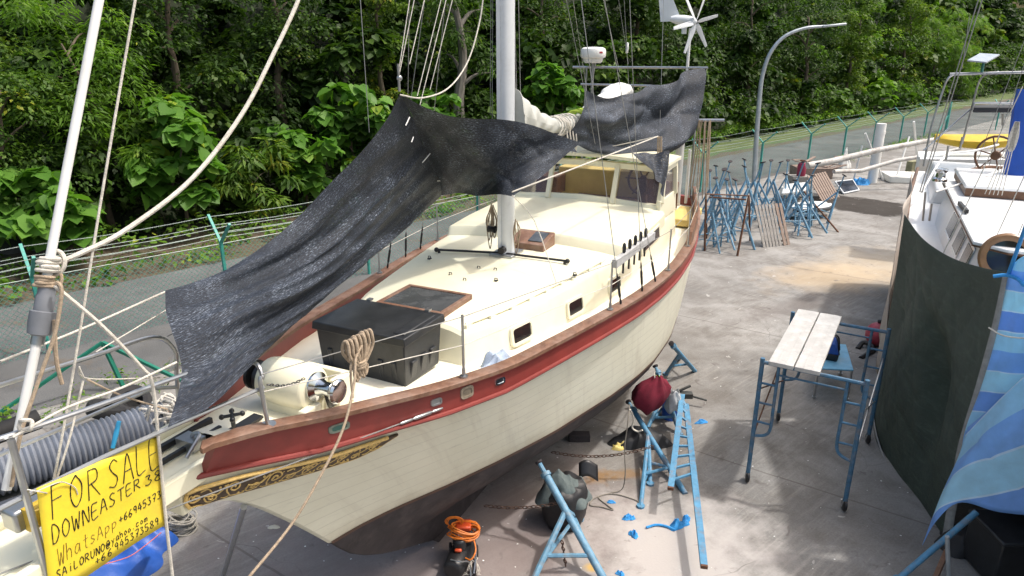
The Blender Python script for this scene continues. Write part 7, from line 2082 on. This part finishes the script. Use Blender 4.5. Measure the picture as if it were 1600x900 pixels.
mb = MB(); mb.lathe([(.02, 0), (.24, .0), (.26, .08), (.26, .62), (.20, .78), (.07, .82), (.07, .84)], gc, n=22); mb.build('bottle', M('dark_red_paint', (.26, .022, .06), .4, var=.15), gb, angle=45)
mb = MB(); mb.lathe([(.05, .83), (.05, .92), (.16, .90), (.16, .96), (.14, .96), (.14, .93), (.03, .95)], gc, n=18); mb.build('valve_collar', RUST, gb); gb.scale = (.75, .75, .75)
if gc[2] > .05:
    mb = MB(); mb.box(np.array([gc[0], gc[1] + .1, gc[2] / 2]), (.9, .7, gc[2])); tag(mb.build('block', M('grey_concrete_block', (.25, .24, .22), .9, var=.2), None, bevel=.02), 'grey concrete block under the dark red gas cylinder', 'block')
q0, q1 = Z(1318, 302, .05), Z(1342, 297, .05); mb = MB(); q2, q3 = Yd(1332, 281, q1[1] + .7), Yd(1305, 284, q0[1] + .7)
nn = nrm(np.cross(q1 - q0, q3 - q0)); sol = thing('solar_panel', (q0 + q1) / 2 * np.array([1, 1, 0]), 'dark framed solar panel leaning beside the brown slatted grating', 'solar panel')
for a, b in ((q0, q1), (q1, q2), (q2, q3), (q3, q0)): mb.bar(a, b, .05, .05, up=nn)
mb.build('panel_frame', ALU, sol); mb = MB(); mb.prism([q0, q1, q2, q3], nn * .012); mb.build('cells', M('dark_blue_cells', (.02, .028, .045), .12, var=.2, scale=3), sol, flat=True)
mb = MB(); wpp = Z(1362, 285, 0); mb.cyl(wpp, np.array([wpp[0], wpp[1], Yd(1367, 193, wpp[1])[2]]), .21, n=18); wpo = mb.build('pipe_post', PVCW, None); tag(wpo, 'thick white plastic pipe standing upright by the fence', 'post')
mb = MB(); mb.cyl(wpp + up * 2.2, wpp + up * 2.35, .22, n=18); mb.build('collar', PVCW, wpo)
# stored spars on trestles
SPM = M('dirty_white_spar', (.50, .48, .45), .6, var=.2, scale=3, dirt=(.22, .17, .14), dscale=4, dirtamt=.8)
mb = MB(); mb.tube([Yd(1262, 259, 30.5), Yd(1300, 252, 30.9), Yd(1370, 235, 31.4), Yd(1445, 221, 32.0), Yd(1490, 213, 32.4)], [.15, .14, .125, .11, .10], 10); tag(mb.build('stored_mast', SPM, None), 'long dirty white mast laid level along the fence, upper of the two spars', 'mast')
mb = MB(); mb.tube([Yd(1303, 268, 29.6), Yd(1345, 267, 30.2), Yd(1400, 251, 30.4), Yd(1470, 240, 30.6), Yd(1500, 232, 30.8)], [.09, .09, .09, .08, .07], 10); tag(mb.build('stored_boom', SPM, None), 'shorter white spar lying below the stored mast', 'spar')
for k, (ax_, bx_, tp) in enumerate((((1333, 284), (1380, 282), (1352, 208)), ((1398, 285), (1435, 270), (1428, 190)))):
    mb = MB(); y_ = 30.9; 
    fa, fb = Z(*ax_, 0), Z(*bx_, 0); tt = Yd(*tp, (fa[1] + fb[1]) / 2); 
    mb.tube([fb, tt], .05, 8); mb.tube([fa, fa + (tt - fa) * .75], .04, 8); tag(mb.build('spar_trestle', PVCW, None), ('thin white spar prop beside the upright white pipe' if k == 0 else 'thin white spar prop right of the upright white pipe'), 'prop')
mb = MB(); q = Z(1415, 283, 0); mb.hexa([q + np.array(v) for v in ((-1.0, -.5, .0), (1.2, -.9, .0), (1.4, .6, .0), (-.8, .9, .0))], [q + np.array(v) for v in ((-1.0, -.5, .30), (1.2, -.9, .28), (1.4, .6, .32), (-.8, .9, .34))]); tag(mb.build('foam_block', M('white_foam', (.70, .69, .64), .8, var=.06), None, bevel=.04), 'thick white foam slab lying on the ground by the stored spars', 'foam slab')
rnd = random.Random(14); jc = Z(1285, 285, 0)
mb = MB()
for k in range(16):
    p = jc + np.array([rnd.uniform(-1.0, 1.0), rnd.uniform(.4, 2.4), rnd.uniform(.3, 1.0)]); a = rnd.uniform(-.5, .9); mb.bar(p, p + np.array([math.cos(a), math.sin(a), rnd.uniform(-.2, .2)]) * rnd.uniform(.6, 1.5), rnd.uniform(.05, .16), .04)
mb.box(jc + np.array([.0, 1.4, .25]), (1.6, 1.2, .5)); tag(mb.build('timber_pile', BROWNW, None), 'heap of weathered timber behind the brown slatted grating', 'timber pile')
rag(1345, 287, .5, .35, .3, 61, 'tangle of blue rope and sheet at the foot of the upright white pipe', .2, BLUEC, 'rope_tangle', 'rope')
rag(1318, 262, .35, .3, .9, 62, 'white cloth draped over the heap of weathered timber', .2, M('white_cloth', (.6, .6, .58), .85, var=.1), 'cloth', 'cloth')
mb = MB(); mb.bar(Z(1420, 262, .3), Z(1492, 250, .3), .3, .6); tag(mb.build('low_wall', M('mossy_concrete', (.26, .25, .15), .9, var=.3, scale=3, dirt=(.10, .13, .04), dscale=2), None), 'low mossy concrete wall behind the white foam slab', 'wall')
rag(1405, 300, .3, .12, .04, 63, 'white paper scrap on the concrete near the dark puddle', 0, PVCW, 'paper_scrap', 'paper') if False else None
mb = MB(); q = Z(1298, 352, 0); mb.tube([q + up * 1.1 + np.array([-.9, .5, 0]), Z(1310, 363, 0)], .03, 8); tag(mb.build('thin_pole', RUST, None), 'thin dark pole leaning from the stored stands to the open concrete', 'pole')
